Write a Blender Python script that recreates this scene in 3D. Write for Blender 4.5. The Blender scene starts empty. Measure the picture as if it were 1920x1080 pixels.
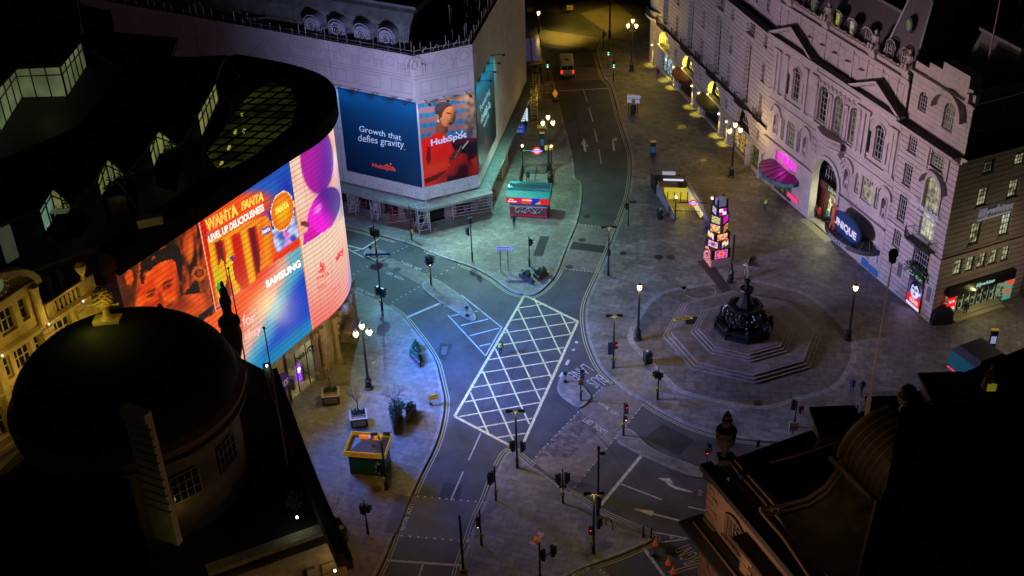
import bpy, math, random
from mathutils import Vector, Matrix
random.seed(7)
R = math.radians
SC = bpy.context.scene
COL = SC.collection

# ------------------------------------------------------------------ camera
FL, CW, CH, EYE = 2300.0, 960.0, 540.0, 70.0
_D = Vector((1082 - CW, 4050 - CH, FL)).normalized()          # plumb line seen by the lens
_Y = (Vector((0, 0, 1)) - _D.z * _D).normalized()
_X = _Y.cross(-_D)
cam_d = bpy.data.cameras.new('camera')
cam = bpy.data.objects.new('camera', cam_d)
COL.objects.link(cam)
cam_d.sensor_width = 36
cam_d.lens = 36 * FL / 1920
cam_d.clip_start, cam_d.clip_end = 0.5, 2000
cam.matrix_world = Matrix(((_X[0], -_X[1], -_X[2], 0), (_Y[0], -_Y[1], -_Y[2], 0), (-_D[0], _D[1], _D[2], EYE), (0, 0, 0, 1)))
SC.camera = cam

# ------------------------------------------------------------------ night sky and faint glow of the city
world = bpy.data.worlds.new('World')
SC.world = world
world.use_nodes = True
wn = world.node_tree
sky = wn.nodes.new('ShaderNodeTexSky')
sky.sky_type = 'NISHITA'
sky.sun_disc = False
sky.sun_elevation = R(-4)
sky.sun_rotation = R(250)
wn.links.new(sky.outputs[0], wn.nodes['Background'].inputs[0])
wn.nodes['Background'].inputs[1].default_value = 0.12
sun_d = bpy.data.lights.new('moon_glow', 'SUN')
sun_d.energy = 0.006
sun_d.angle = R(12)
sun_d.color = (1.0, 0.72, 0.62)
sun = bpy.data.objects.new('moon_glow', sun_d)
sun.rotation_euler = (R(52), 0, R(-35))
COL.objects.link(sun)
SC.view_settings.view_transform = 'Standard'
SC.view_settings.look = 'None'
SC.view_settings.exposure = 0.0
SC.view_settings.gamma = 1.0
SC.cycles.use_denoising = True
SC.cycles.max_bounces = 5
SC.cycles.sample_clamp_indirect = 3.0
SC.cycles.caustics_reflective = False
SC.cycles.caustics_refractive = False

# ------------------------------------------------------------------ measuring
def ray(px, py):
    r = Vector((px - CW, py - CH, FL))
    return Vector((r.dot(_X), r.dot(_Y), -r.dot(_D)))
def G(px, py, z=0.0):
    r = ray(px, py)
    t = (EYE - z) / -r.z
    return Vector((r.x * t, r.y * t, z))
def P(v):
    q = v[0] * _X + v[1] * _Y + (EYE - v[2]) * _D
    return (CW + FL * q.x / q.z, CH + FL * q.y / q.z)
def hgt(x, y, py, z0=0.0):                      # height above the ground point (x, y) seen at picture row py
    lo, hi = -8.0, 68.0
    for _ in range(50):
        m = (lo + hi) / 2
        if P((x, y, m))[1] > py: lo = m
        else: hi = m
    return lo
class Wall:
    """a vertical plane: u runs along it left to right as seen from outside, z is up, outside is local -y"""
    def __init__(s, a, b):
        s.a = Vector((a[0], a[1])); s.b = Vector((b[0], b[1]))
        s.L = (s.b - s.a).length
        s.d = (s.b - s.a) / s.L
        s.n = Vector((-s.d.y, s.d.x))
        s.ang = math.atan2(s.d.y, s.d.x)
    def uz(s, px, py, off=0.0):
        r = ray(px, py)
        a = s.a + s.n * off
        t = a.dot(s.n) / (r.x * s.n.x + r.y * s.n.y)
        q = Vector((r.x * t, r.y * t))
        return ((q - a).dot(s.d), EYE + r.z * t)
    def w(s, u, z, off=0.0):
        q = s.a + s.d * u + s.n * off
        return Vector((q.x, q.y, z))

# ------------------------------------------------------------------ materials
MATS = {}
def mat(name, col=(0.5, 0.5, 0.5), rough=0.6, metal=0.0, emit=None, es=1.0, var=0.0, vs=2.0, bump=0.0, bs=12.0, coat=0.0, spec=None):
    if name in MATS: return MATS[name]
    m = bpy.data.materials.new(name)
    m.use_nodes = True
    nt = m.node_tree
    b = nt.nodes['Principled BSDF']
    b.inputs['Base Color'].default_value = (*col, 1)
    b.inputs['Roughness'].default_value = rough
    b.inputs['Metallic'].default_value = metal
    b.inputs['Coat Weight'].default_value = coat
    if spec is not None: b.inputs['Specular IOR Level'].default_value = spec
    if emit:
        b.inputs['Emission Color'].default_value = (*emit, 1)
        b.inputs['Emission Strength'].default_value = es
    if var or bump:
        tc = nt.nodes.new('ShaderNodeTexCoord')
        if var:
            nz = nt.nodes.new('ShaderNodeTexNoise')
            nz.inputs['Scale'].default_value = vs
            nz.inputs['Detail'].default_value = 6
            nz.inputs['Roughness'].default_value = 0.65
            nt.links.new(tc.outputs['Object'], nz.inputs['Vector'])
            mr = nt.nodes.new('ShaderNodeMapRange')
            mr.inputs['From Min'].default_value = 0.3; mr.inputs['From Max'].default_value = 0.7
            mr.inputs['To Min'].default_value = 1 - var; mr.inputs['To Max'].default_value = 1 + var
            nt.links.new(nz.outputs['Fac'], mr.inputs['Value'])
            vm = nt.nodes.new('ShaderNodeVectorMath'); vm.operation = 'SCALE'
            vm.inputs[0].default_value = col
            nt.links.new(mr.outputs[0], vm.inputs['Scale'])
            nt.links.new(vm.outputs[0], b.inputs['Base Color'])
        if bump:
            nb = nt.nodes.new('ShaderNodeTexNoise')
            nb.inputs['Scale'].default_value = bs
            nb.inputs['Detail'].default_value = 4
            nt.links.new(tc.outputs['Object'], nb.inputs['Vector'])
            bp = nt.nodes.new('ShaderNodeBump')
            bp.inputs['Strength'].default_value = bump
            bp.inputs['Distance'].default_value = 0.05
            nt.links.new(nb.outputs['Fac'], bp.inputs['Height'])
            nt.links.new(bp.outputs[0], b.inputs['Normal'])
    MATS[name] = m
    return m
def slab_mat(name, c1, c2, mortar, bw, bh, rot=0.0, ms=0.012, rough=0.55, stain=0.35, tint=0.3, vert=False, squash=1.0, off=0.5, bumpd=0.4):
    """slabs, setts or coursed stone: brick pattern with varied stones, stains and a real bump at the joints"""
    if name in MATS: return MATS[name]
    m = bpy.data.materials.new(name)
    m.use_nodes = True
    nt = m.node_tree
    b = nt.nodes['Principled BSDF']
    tc = nt.nodes.new('ShaderNodeTexCoord')
    mp = nt.nodes.new('ShaderNodeMapping')
    mp.inputs['Rotation'].default_value = (0, 0, rot)
    nt.links.new(tc.outputs['Object'], mp.inputs['Vector'])
    vec = mp.outputs[0]
    if vert:                                      # wall: use (x+y along the wall, z)
        sx = nt.nodes.new('ShaderNodeSeparateXYZ'); cx = nt.nodes.new('ShaderNodeCombineXYZ')
        ad = nt.nodes.new('ShaderNodeMath'); ad.operation = 'ADD'
        nt.links.new(vec, sx.inputs[0])
        nt.links.new(sx.outputs['X'], ad.inputs[0]); nt.links.new(sx.outputs['Y'], ad.inputs[1])
        nt.links.new(ad.outputs[0], cx.inputs['X']); nt.links.new(sx.outputs['Z'], cx.inputs['Y'])
        vec = cx.outputs[0]
    br = nt.nodes.new('ShaderNodeTexBrick')
    br.offset = off; br.squash = squash
    br.inputs['Color1'].default_value = (*c1, 1); br.inputs['Color2'].default_value = (*c2, 1)
    br.inputs['Mortar'].default_value = (*mortar, 1)
    br.inputs['Scale'].default_value = 1.0
    br.inputs['Mortar Size'].default_value = ms
    br.inputs['Mortar Smooth'].default_value = 0.3
    br.inputs['Bias'].default_value = 0.0
    br.inputs['Brick Width'].default_value = bw; br.inputs['Row Height'].default_value = bh
    nt.links.new(vec, br.inputs['Vector'])
    n1 = nt.nodes.new('ShaderNodeTexNoise'); n1.inputs['Scale'].default_value = 0.16; n1.inputs['Detail'].default_value = 7; n1.inputs['Roughness'].default_value = 0.7
    n2 = nt.nodes.new('ShaderNodeTexNoise'); n2.inputs['Scale'].default_value = 1.7; n2.inputs['Detail'].default_value = 5
    for n in (n1, n2): nt.links.new(tc.outputs['Object'], n.inputs['Vector'])
    mr = nt.nodes.new('ShaderNodeMapRange'); mr.inputs['From Min'].default_value = 0.32; mr.inputs['From Max'].default_value = 0.68
    mr.inputs['To Min'].default_value = 1 - stain; mr.inputs['To Max'].default_value = 1 + stain
    nt.links.new(n1.outputs['Fac'], mr.inputs['Value'])
    mr2 = nt.nodes.new('ShaderNodeMapRange'); mr2.inputs['From Min'].default_value = 0.3; mr2.inputs['From Max'].default_value = 0.7
    mr2.inputs['To Min'].default_value = 1 - tint; mr2.inputs['To Max'].default_value = 1 + tint
    nt.links.new(n2.outputs['Fac'], mr2.inputs['Value'])
    mu = nt.nodes.new('ShaderNodeMath'); mu.operation = 'MULTIPLY'
    nt.links.new(mr.outputs[0], mu.inputs[0]); nt.links.new(mr2.outputs[0], mu.inputs[1])
    vm = nt.nodes.new('ShaderNodeVectorMath'); vm.operation = 'SCALE'
    nt.links.new(br.outputs['Color'], vm.inputs[0]); nt.links.new(mu.outputs[0], vm.inputs['Scale'])
    nt.links.new(vm.outputs[0], b.inputs['Base Color'])
    rr = nt.nodes.new('ShaderNodeMapRange'); rr.inputs['From Min'].default_value = 0.35; rr.inputs['From Max'].default_value = 0.65
    rr.inputs['To Min'].default_value = rough - 0.15; rr.inputs['To Max'].default_value = min(1, rough + 0.2)
    nt.links.new(n1.outputs['Fac'], rr.inputs['Value']); nt.links.new(rr.outputs[0], b.inputs['Roughness'])
    bp = nt.nodes.new('ShaderNodeBump'); bp.inputs['Strength'].default_value = bumpd; bp.inputs['Distance'].default_value = 0.03
    bp.invert = True
    nt.links.new(br.outputs['Fac'], bp.inputs['Height']); nt.links.new(bp.outputs[0], b.inputs['Normal'])
    MATS[name] = m
    return m

M_asphalt = mat('asphalt', (0.078, 0.078, 0.082), 0.62, var=0.38, vs=0.35, bump=0.25, bs=30)
M_asphalt2 = mat('asphalt_crossing', (0.115, 0.105, 0.105), 0.6, var=0.3, vs=0.6, bump=0.25, bs=30)
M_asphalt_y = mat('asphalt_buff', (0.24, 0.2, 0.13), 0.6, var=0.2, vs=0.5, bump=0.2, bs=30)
M_asphalt3 = mat('asphalt_patch', (0.032, 0.032, 0.034), 0.6, var=0.2, vs=1.5, bump=0.3, bs=30)
M_slab = slab_mat('paving_york_stone', (0.24, 0.225, 0.2), (0.175, 0.165, 0.15), (0.075, 0.07, 0.066), .95, 0.6, rot=0.32, stain=0.35, ms=.016, tint=.22)
M_slab2 = slab_mat('paving_plaza', (0.23, 0.215, 0.195), (0.15, 0.14, 0.13), (0.065, 0.062, 0.06), 1.2, 0.72, rot=0.34, stain=0.42, ms=.018, tint=.28)
M_slab3 = slab_mat('paving_fountain', (0.165, 0.138, 0.122), (0.13, 0.11, 0.098), (0.06, 0.052, 0.05), 1.9, 1.3, rot=0.1, stain=0.25, ms=.035)
M_kerb = slab_mat('granite_kerb', (0.30, 0.29, 0.28), (0.24, 0.235, 0.23), (0.1, 0.1, 0.1), 0.9, 5.0, stain=0.2)
M_white = mat('road_paint_white', (0.58, 0.56, 0.52), 0.6, var=0.42, vs=3)
M_cream = mat('road_paint_box', (0.78, 0.70, 0.34), 0.6, var=0.42, vs=3)
M_yellow = mat('road_paint_yellow', (0.5, 0.46, 0.24), 0.55, var=0.3, vs=6)
M_black = mat('black_painted_steel', (0.012, 0.012, 0.013), 0.35)
M_steel = mat('galvanised_steel', (0.45, 0.45, 0.46), 0.4, metal=0.7)
M_bronze = mat('dark_bronze', (0.035, 0.037, 0.042), 0.3, metal=0.75, var=0.4, vs=8, bump=0.4, bs=18)
M_stone = slab_mat('portland_stone', (0.46, 0.43, 0.41), (0.40, 0.375, 0.355), (0.36, 0.335, 0.32), 1.3, 0.55, ms=0.006, rough=0.75, stain=0.22, tint=0.12, vert=True, bumpd=0.2)
M_rust = slab_mat('rusticated_stone', (0.47, 0.44, 0.42), (0.42, 0.39, 0.37), (0.02, 0.018, 0.018), 90, 0.56, ms=0.034, rough=0.75, stain=0.2, tint=0.12, vert=True, off=0.5, bumpd=1.0)
M_trim = mat('stone_trim', (0.46, 0.43, 0.41), 0.75, var=0.2, vs=2.5, bump=0.1)
M_roof = mat('dark_slate', (0.012, 0.012, 0.014), 0.7, var=0.3, vs=3)
M_lead = mat('lead_sheet', (0.16, 0.165, 0.19), 0.5, metal=0.2, var=0.25, vs=1.5)
M_void = mat('unlit_interior', (0.006, 0.006, 0.007), 0.8)
M_glass = mat('dark_window_glass', (0.012, 0.014, 0.018), 0.08, var=0.0)
M_frame = mat('white_window_frame', (0.5, 0.49, 0.48), 0.5)
M_blackframe = mat('black_window_frame', (0.02, 0.02, 0.02), 0.5)
def lit(name, c, s, var=0.5, vs=0.8):
    """a lit room seen through a window: uneven bright and dark shapes inside"""
    if name in MATS: return MATS[name]
    m = mat(name, (0.02, 0.02, 0.02), 0.25, emit=c, es=s)
    nt = m.node_tree; b = nt.nodes['Principled BSDF']
    tc = nt.nodes.new('ShaderNodeTexCoord'); n = nt.nodes.new('ShaderNodeTexVoronoi')
    n.inputs['Scale'].default_value = vs
    nz = nt.nodes.new('ShaderNodeTexNoise'); nz.inputs['Scale'].default_value = vs * 1.3; nz.inputs['Detail'].default_value = 3
    mx = nt.nodes.new('ShaderNodeMath'); mx.operation = 'MULTIPLY'
    mr = nt.nodes.new('ShaderNodeMapRange')
    mr.inputs['From Min'].default_value = 0.1; mr.inputs['From Max'].default_value = 0.42
    mr.inputs['To Min'].default_value = s * (1 - var); mr.inputs['To Max'].default_value = s * (1 + var)
    nt.links.new(tc.outputs['Object'], n.inputs['Vector']); nt.links.new(tc.outputs['Object'], nz.inputs['Vector'])
    nt.links.new(n.outputs['Distance'], mx.inputs[0]); nt.links.new(nz.outputs['Fac'], mx.inputs[1])
    nt.links.new(mx.outputs[0], mr.inputs['Value']); nt.links.new(mr.outputs[0], b.inputs['Emission Strength'])
    return m
M_litwarm = lit('lit_room_cream', (0.62, 0.6, 0.33), 0.42, 0.8, 1.6)
M_litgreen = lit('lit_room_greenish', (0.42, 0.5, 0.27), 0.2, 0.5, 0.8)
M_lityellow = lit('lit_room_yellow', (0.75, 0.75, 0.08), 0.38, 0.4, 2.0)
M_litdim = lit('lit_room_dim', (0.35, 0.38, 0.18), 0.14, 0.7, 1.2)
M_litbright = lit('lit_room_bright', (0.85, 0.86, 0.6), 0.55, 0.6, 1.8)
def glow(name, c, s=1.0):
    return mat(name, (0.02, 0.02, 0.02), 0.4, emit=c, es=s)

# ------------------------------------------------------------------ objects
def tag(o, label=None, cat=None, group=None, kind=None):
    if label: o['label'] = label
    if cat: o['category'] = cat
    if group: o['group'] = group
    if kind: o['kind'] = kind
    return o
def empty(name, label, cat, loc=(0, 0, 0), rz=0.0, group=None):
    o = bpy.data.objects.new(name, None)
    o.empty_display_size = 0.3
    COL.objects.link(o)
    o.location = loc; o.rotation_euler = (0, 0, rz)
    return tag(o, label, cat, group)
class MB:
    def __init__(s): s.v = []; s.f = []; s.m = []
    def add(s, vs, fs, m=0):
        k = len(s.v)
        s.v += [tuple(p) for p in vs]
        s.f += [tuple(i + k for i in f) for f in fs]
        s.m += [m] * len(fs)
        return s
    def box(s, x0, x1, y0, y1, z0, z1, m=0):
        x0, x1 = min(x0, x1), max(x0, x1); y0, y1 = min(y0, y1), max(y0, y1); z0, z1 = min(z0, z1), max(z0, z1)
        return s.add([(x0, y0, z0), (x1, y0, z0), (x1, y1, z0), (x0, y1, z0), (x0, y0, z1), (x1, y0, z1), (x1, y1, z1), (x0, y1, z1)],
                     [(0, 3, 2, 1), (4, 5, 6, 7), (0, 1, 5, 4), (1, 2, 6, 5), (2, 3, 7, 6), (3, 0, 4, 7)], m)
    def poly(s, pts, m=0):
        return s.add(pts, [tuple(range(len(pts)))], m)
    def prism(s, pts, z0, z1, m=0, mtop=None, bottom=True):
        n = len(pts)
        if sum(pts[i][0] * pts[(i + 1) % n][1] - pts[(i + 1) % n][0] * pts[i][1] for i in range(n)) < 0: pts = pts[::-1]
        s.add([(p[0], p[1], z0) for p in pts] + [(p[0], p[1], z1) for p in pts], [(i, (i + 1) % n, (i + 1) % n + n, i + n) for i in range(n)], m)
        s.add([(p[0], p[1], z1) for p in pts], [tuple(range(n))], m if mtop is None else mtop)
        if bottom: s.add([(p[0], p[1], z0) for p in pts], [tuple(range(n))[::-1]], m)
        return s
    def loft(s, rings, m=0, caps=True, closed=True):
        n = len(rings[0]); vs = [p for r in rings for p in r]; fs = []
        for k in range(len(rings) - 1):
            for i in range(n if closed else n - 1):
                j = (i + 1) % n
                fs.append((k * n + i, k * n + j, (k + 1) * n + j, (k + 1) * n + i))
        if caps and closed: fs += [tuple(range(n))[::-1], tuple(range((len(rings) - 1) * n, len(rings) * n))]
        return s.add(vs, fs, m)
    def tube(s, p0, p1, r0, r1=None, n=6, m=0):
        r1 = r0 if r1 is None else r1
        p0, p1 = Vector(p0), Vector(p1); d = (p1 - p0).normalized()
        a = d.orthogonal().normalized(); b = d.cross(a)
        return s.loft([[p + r * (math.cos(2 * math.pi * i / n) * a + math.sin(2 * math.pi * i / n) * b) for i in range(n)] for p, r in ((p0, r0), (p1, r1))], m)
    def path(s, pts, rads, n=6, m=0):
        pts = [Vector(p) for p in pts]; rings = []
        for i, p in enumerate(pts):
            d = (pts[min(i + 1, len(pts) - 1)] - pts[max(i - 1, 0)]).normalized()
            a = d.cross(Vector((0.13, 0.97, 0.21))).normalized(); b = d.cross(a)
            r = rads[i] if isinstance(rads, (list, tuple)) else rads
            rings.append([p + r * (math.cos(2 * math.pi * k / n) * a + math.sin(2 * math.pi * k / n) * b) for k in range(n)])
        return s.loft(rings, m)
    def lathe(s, prof, n=12, c=(0, 0, 0), m=0, ph=0.0):
        return s.loft([[(c[0] + r * math.cos(2 * math.pi * (i + ph) / n), c[1] + r * math.sin(2 * math.pi * (i + ph) / n), c[2] + z) for i in range(n)] for r, z in prof], m)
    def ball(s, c, r, n=10, m=0, sz=1.0, sx=1.0, sy=1.0):
        k = max(4, n // 2)
        return s.loft([[(c[0] + sx * r * math.sin(math.pi * (j + .02) / (k + .04)) * math.cos(2 * math.pi * i / n), c[1] + sy * r * math.sin(math.pi * (j + .02) / (k + .04)) * math.sin(2 * math.pi * i / n),
                         c[2] - sz * r * math.cos(math.pi * (j + .02) / (k + .04))) for i in range(n)] for j in range(k + 1)], m)
    def build(s, name, mats, parent=None, smooth=False, loc=None):
        me = bpy.data.meshes.new(name)
        me.from_pydata(s.v, [], s.f)
        if not isinstance(mats, (list, tuple)): mats = [mats]
        for m in mats: me.materials.append(m)
        if len(mats) > 1: me.polygons.foreach_set('material_index', s.m)
        if smooth: me.polygons.foreach_set('use_smooth', [True] * len(s.f))
        me.update()
        o = bpy.data.objects.new(name, me)
        COL.objects.link(o)
        if parent: o.parent = parent
        if loc: o.location = loc
        return o
def struct(name, mb, m, **k): return tag(mb.build(name, m, **k), kind='structure')
def copy_tree(o, loc, rz=0.0, label=None, group=None, parent=None, scale=None):
    c = o.copy(); COL.objects.link(c)
    if parent is None:
        c.location = loc; c.rotation_euler = (0, 0, rz)
        if scale: c.scale = scale
        if label: c['label'] = label
        if group: c['group'] = group
    else: c.parent = parent
    for ch in list(o.children):
        copy_tree(ch, None, parent=c)
    return c
def lamp(name, loc, power, col, parent=None, kind='POINT', radius=0.08, aim=None, spot=70, blend=0.6):
    d = bpy.data.lights.new(name, kind)
    d.energy = power; d.color = col
    if kind == 'AREA': d.size = radius
    else: d.shadow_soft_size = radius
    if kind == 'SPOT': d.spot_size = R(spot); d.spot_blend = blend
    o = bpy.data.objects.new(name, d); COL.objects.link(o)
    o.location = loc
    if aim is not None: o.rotation_euler = (Vector(aim) - Vector(loc)).to_track_quat('-Z', 'Y').to_euler()
    if parent: o.parent = parent
    return o
def cat(pts, n=6, closed=False):                 # smooth curve through points
    out = []; N = len(pts); pts = [Vector(p) for p in pts]
    for i in range(N if closed else N - 1):
        p0 = pts[(i - 1) % N] if closed or i > 0 else pts[0]; p1 = pts[i]; p2 = pts[(i + 1) % N]
        p3 = pts[(i + 2) % N] if closed or i + 2 < N else pts[-1]
        for k in range(n):
            t = k / n
            out.append(0.5 * (2 * p1 + (p2 - p0) * t + (2 * p0 - 5 * p1 + 4 * p2 - p3) * t * t + (3 * p1 - p0 - 3 * p2 + p3) * t ** 3))
    if not closed: out.append(pts[-1])
    return out
def offset(line, d):                              # positive d: to the left of the direction of travel
    out = []
    for i, p in enumerate(line):
        a = line[max(i - 1, 0)]; b = line[min(i + 1, len(line) - 1)]
        t = Vector((b[0] - a[0], b[1] - a[1]))
        if t.length < 1e-6: t = Vector((1, 0))
        t.normalize()
        out.append(Vector((p[0] - t.y * d, p[1] + t.x * d)))
    return out
def ribbon(mb, line, d0, d1, z, m=0):
    a, b = offset(line, d0), offset(line, d1); n = len(a)
    fs = [(i, i + 1, n + i + 1, n + i) if d0 < d1 and False else (i, i + 1, n + i + 1, n + i) for i in range(n - 1)]
    if d0 > d1: fs = [f[::-1] for f in fs]
    mb.add([(p.x, p.y, z) for p in a] + [(p.x, p.y, z) for p in b], fs, m)
def GL(pts, z=0.0): return [G(x, y, z).to_2d() for x, y in pts]
def Z(ox, oy, s, pts): return [(ox + x / s, oy + y / s) for x, y in pts]     # points read off an enlargement
def bar(mb, p, q, w, z, m=0):                     # a flat stripe on the ground
    p, q = Vector(p[:2]), Vector(q[:2]); t = (q - p).normalized() * w / 2; n = Vector((-t.y, t.x))
    mb.add([(*(p + n), z), (*(p - n), z), (*(q - n), z), (*(q + n), z)], [(0, 1, 2, 3)], m)

# text outlines as flat mesh, mapped by any function (0..1, 0..1) -> point
_tx = {}
def glyphs(s, bold=0.0, shear=0.0):
    k = (s, bold, shear)
    if k in _tx: return _tx[k]
    cu = bpy.data.curves.new('txt', 'FONT'); cu.body = s; cu.offset = bold; cu.shear = shear; cu.resolution_u = 3
    o = bpy.data.objects.new('txt', cu)
    me = o.to_mesh()
    vs = [v.co.copy() for v in me.vertices]; fs = [tuple(p.vertices) for p in me.polygons]
    o.to_mesh_clear(); bpy.data.objects.remove(o); bpy.data.curves.remove(cu)
    x0, x1 = min(v.x for v in vs), max(v.x for v in vs); y0, y1 = min(v.y for v in vs), max(v.y for v in vs)
    r = ([((v.x - x0) / (x1 - x0), (v.y - y0) / (y1 - y0)) for v in vs], fs, (x1 - x0) / (y1 - y0))
    _tx[k] = r
    return r
def text(mb, s, f, m=0, bold=0.0, shear=0.0):
    vs, fs, _ = glyphs(s, bold, shear)
    mb.add([f(u, v) for u, v in vs], fs, m)
def ptext(mb, s, p0, p1, p3, m=0, bold=0.0, shear=0.0):       # parallelogram: p0 lower left, p1 lower right, p3 upper left
    p0, p1, p3 = Vector(p0), Vector(p1), Vector(p3)
    text(mb, s, lambda u, v: p0 + (p1 - p0) * u + (p3 - p0) * v, m, bold, shear)
# ================================================================== GROUND
g = MB(); g.box(-420, 420, -60, 700, -0.5, 0.0)
struct('road', g, M_asphalt)

K1 = GL([(560, 500), (610, 520), (640, 532)] + [(663, 543), (693, 557), (727, 573), (757, 595), (780, 623), (800, 650), (817, 680), (827, 720), (833, 753), (827, 797), (813, 840), (793, 880), (773, 923), (760, 953), (740, 997), (720, 1047), (703, 1082), (670, 1150), (640, 1230)], .12)
K2 = GL([(560, 395), (610, 411), (649.6, 424), (675.6, 431), (731, 446), (773.7, 459), (796, 468), (833, 483), (879, 498), (916, 516), (940, 533), (960, 546), (983, 552), (1003, 551), (1023, 537), (1040, 517), (1047, 503), (1060, 470), (1073, 437), (1080.5, 419), (1089, 383), (1091, 355.5), (1089, 341.7), (1079, 334), (1076, 310), (1072, 285), (1065, 257), (1057, 227), (1050, 199), (1043, 168), (1037, 147), (1030, 122), (1017, 108), (1016, 80), (1016, 50), (1012, 33), (1000, 5), (985, -25)], .12)
K3 = GL([(1330, 20), (1250, 38), (1200, 46), (1175, 49), (1157, 56), (1140, 66), (1127, 75), (1120, 88), (1119, 100), (1125, 123), (1133, 145), (1147, 163), (1160, 213), (1173, 253), (1183, 287), (1185, 320), (1180, 360), (1173, 385), (1157, 427), (1137, 480), (1123, 513), (1103, 557), (1097, 587), (1100, 623), (1110, 657), (1127, 690), (1153, 716), (1176, 735), (1210, 753), (1243, 773), (1293, 797), (1343, 813), (1393, 822), (1440, 827), (1520, 832), (1620, 832), (1760, 825), (1950, 800)], .12)
K4 = GL([(857, 1082), (867, 1047), (880, 1013), (893, 973), (910, 937), (927, 893), (940, 863), (950, 848), (960, 845), (977, 857), (997, 873), (1027, 893), (1067, 923), (1127, 960), (1177, 983), (1213, 997), (1226, 1005), (1222, 1012), (1207, 1020), (1160, 1040), (1117, 1055), (1087, 1067), (1058, 1082), (1000, 1110)], .12)
far = lambda *p: [Vector(q) for q in p]
S1, S2, S3, S4 = cat(K1, 5), cat(K2, 4), cat(K3, 5), cat(K4, 5)
def pavement(line, closing, m, left):
    mb = MB(); mb.prism([(p.x, p.y) for p in offset(line, 0.03 if left else -0.03)] + [(p[0], p[1]) for p in closing], -0.3, 0.12)
    struct('pavement', mb, m)
    kb = MB(); a, b = line, offset(line, 0.28 if left else -0.28); n = len(a)
    z = 0.128
    kb.add([(p.x, p.y, z) for p in a] + [(p.x, p.y, z) for p in b], [(i, i + 1, n + i + 1, n + i) for i in range(n - 1)])
    kb.add([(p.x, p.y, -.02) for p in a] + [(p.x, p.y, z) for p in a], [(i, i + 1, n + i + 1, n + i) for i in range(n - 1)])
    struct('kerb', kb, M_kerb)
pavement(S1, [(-30, 30), (-90, 20), (-90, 150), (-34, 111)], M_slab, False)
pavement(S2, [(-16, 240), (-120, 240), (-120, 190), (-44, 140)], M_slab, True)
pavement(S3, [(90, 60), (140, 120), (120, 260), (60, 260)], M_slab2, True)
pavement(S4, [(-1, 50), (-9, 50)], M_slab, False)

def island(pts, name='traffic_island', m=M_slab):
    ln = cat(GL(pts, .12), 4, True)
    mb = MB(); mb.prism([(p.x, p.y) for p in ln], -.3, .12)
    struct('traffic_island', mb, m)
    kb = MB(); ar = sum(ln[i].x * ln[(i + 1) % len(ln)].y - ln[(i + 1) % len(ln)].x * ln[i].y for i in range(len(ln)))
    l2 = ln + [ln[0]]; inn = offset(l2, .2 if ar > 0 else -.2); n = len(l2)
    kb.add([(p.x, p.y, .128) for p in l2] + [(p.x, p.y, .128) for p in inn], [(i, i + 1, n + i + 1, n + i) for i in range(n - 1)])
    struct('kerb', kb, M_kerb)
island([(1045, 722), (1049, 738), (1070, 755), (1085, 763), (1094, 760), (1107, 745), (1103, 736), (1085, 716), (1068, 704), (1054, 704)])
island([(1155, 822), (1158, 811), (1173, 803), (1190, 810), (1213, 833), (1243, 850), (1277, 863), (1323, 879), (1380, 890), (1460, 897), (1460, 912), (1380, 908), (1325, 896), (1293, 891), (1243, 871), (1193, 848), (1165, 833)])
island([(790, 535), (813, 522), (840, 537), (863, 553), (880, 573), (892, 593), (889, 601), (877, 598), (847, 580), (813, 558)])
island([(682, 476), (692, 464), (710, 468), (730, 478), (722, 485), (710, 491), (700, 488)])

def flat(name, pts, m, z):
    mb = MB(); q = [G(x, y, z) for x, y in pts]
    if sum(q[i].x * q[(i + 1) % len(q)].y - q[(i + 1) % len(q)].x * q[i].y for i in range(len(q))) < 0: q = q[::-1]
    mb.poly([tuple(p) for p in q]); struct(name, mb, m)
z7 = lambda *p: Z(960, 360, 3, p)
z9 = lambda *p: Z(960, 720, 3, p)
z8 = lambda *p: Z(480, 720, 3, p)
z6 = lambda *p: Z(480, 360, 3, p)
z0 = lambda *p: Z(960, 0, 6, p)
M_ped = slab_mat('crossing_blocks', (0.24, 0.2, 0.185), (0.2, 0.168, 0.158), (0.1, 0.09, 0.085), .4, .2, rot=.5, stain=.3)
flat('crossing_surface', z6((745, 362), (1000, 480), (935, 527), (690, 392)), M_ped, .004)
flat('crossing_surface', z7((370, 180), (582, 205), (488, 455), (262, 430)), M_ped, .004)
flat('road_patch', z7((342, 280), (540, 305), (533, 345), (322, 320)), M_asphalt3, .008)
flat('crossing_surface', z9((112, 430), (375, 155), (440, 80), (500, 22), (600, 0), (745, 110), (590, 300), (330, 610)), M_ped, .004)
flat('road_patch', z9((130, 400), (380, 150), (500, 250), (310, 420)), slab_mat('worn_setts', (0.1, 0.09, 0.09), (0.2, 0.16, 0.15), (0.04, 0.04, 0.04), .5, .16, rot=.5, stain=.5, tint=.5), .008)
flat('crossing_surface', [(770, 930), (904, 942), (877, 1016), (737, 1005)], M_asphalt2, .004)
flat('crossing_surface', z9((300, 1090), (465, 1010), (500, 1040), (560, 1090)), slab_mat('crossing_setts_yellow', (0.22, 0.2, 0.15), (0.17, 0.15, 0.11), (0.06, .06, .05), .45, .18, rot=.9, stain=.3), .004)
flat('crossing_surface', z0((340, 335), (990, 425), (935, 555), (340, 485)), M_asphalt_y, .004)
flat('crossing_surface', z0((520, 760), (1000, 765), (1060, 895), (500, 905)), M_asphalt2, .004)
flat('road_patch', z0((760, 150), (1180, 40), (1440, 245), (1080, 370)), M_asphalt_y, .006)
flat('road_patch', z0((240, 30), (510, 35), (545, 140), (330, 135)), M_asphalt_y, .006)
flat('road_patch', z9((850, 225), (1025, 315), (940, 405), (745, 305)), M_asphalt3, .004)
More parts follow.
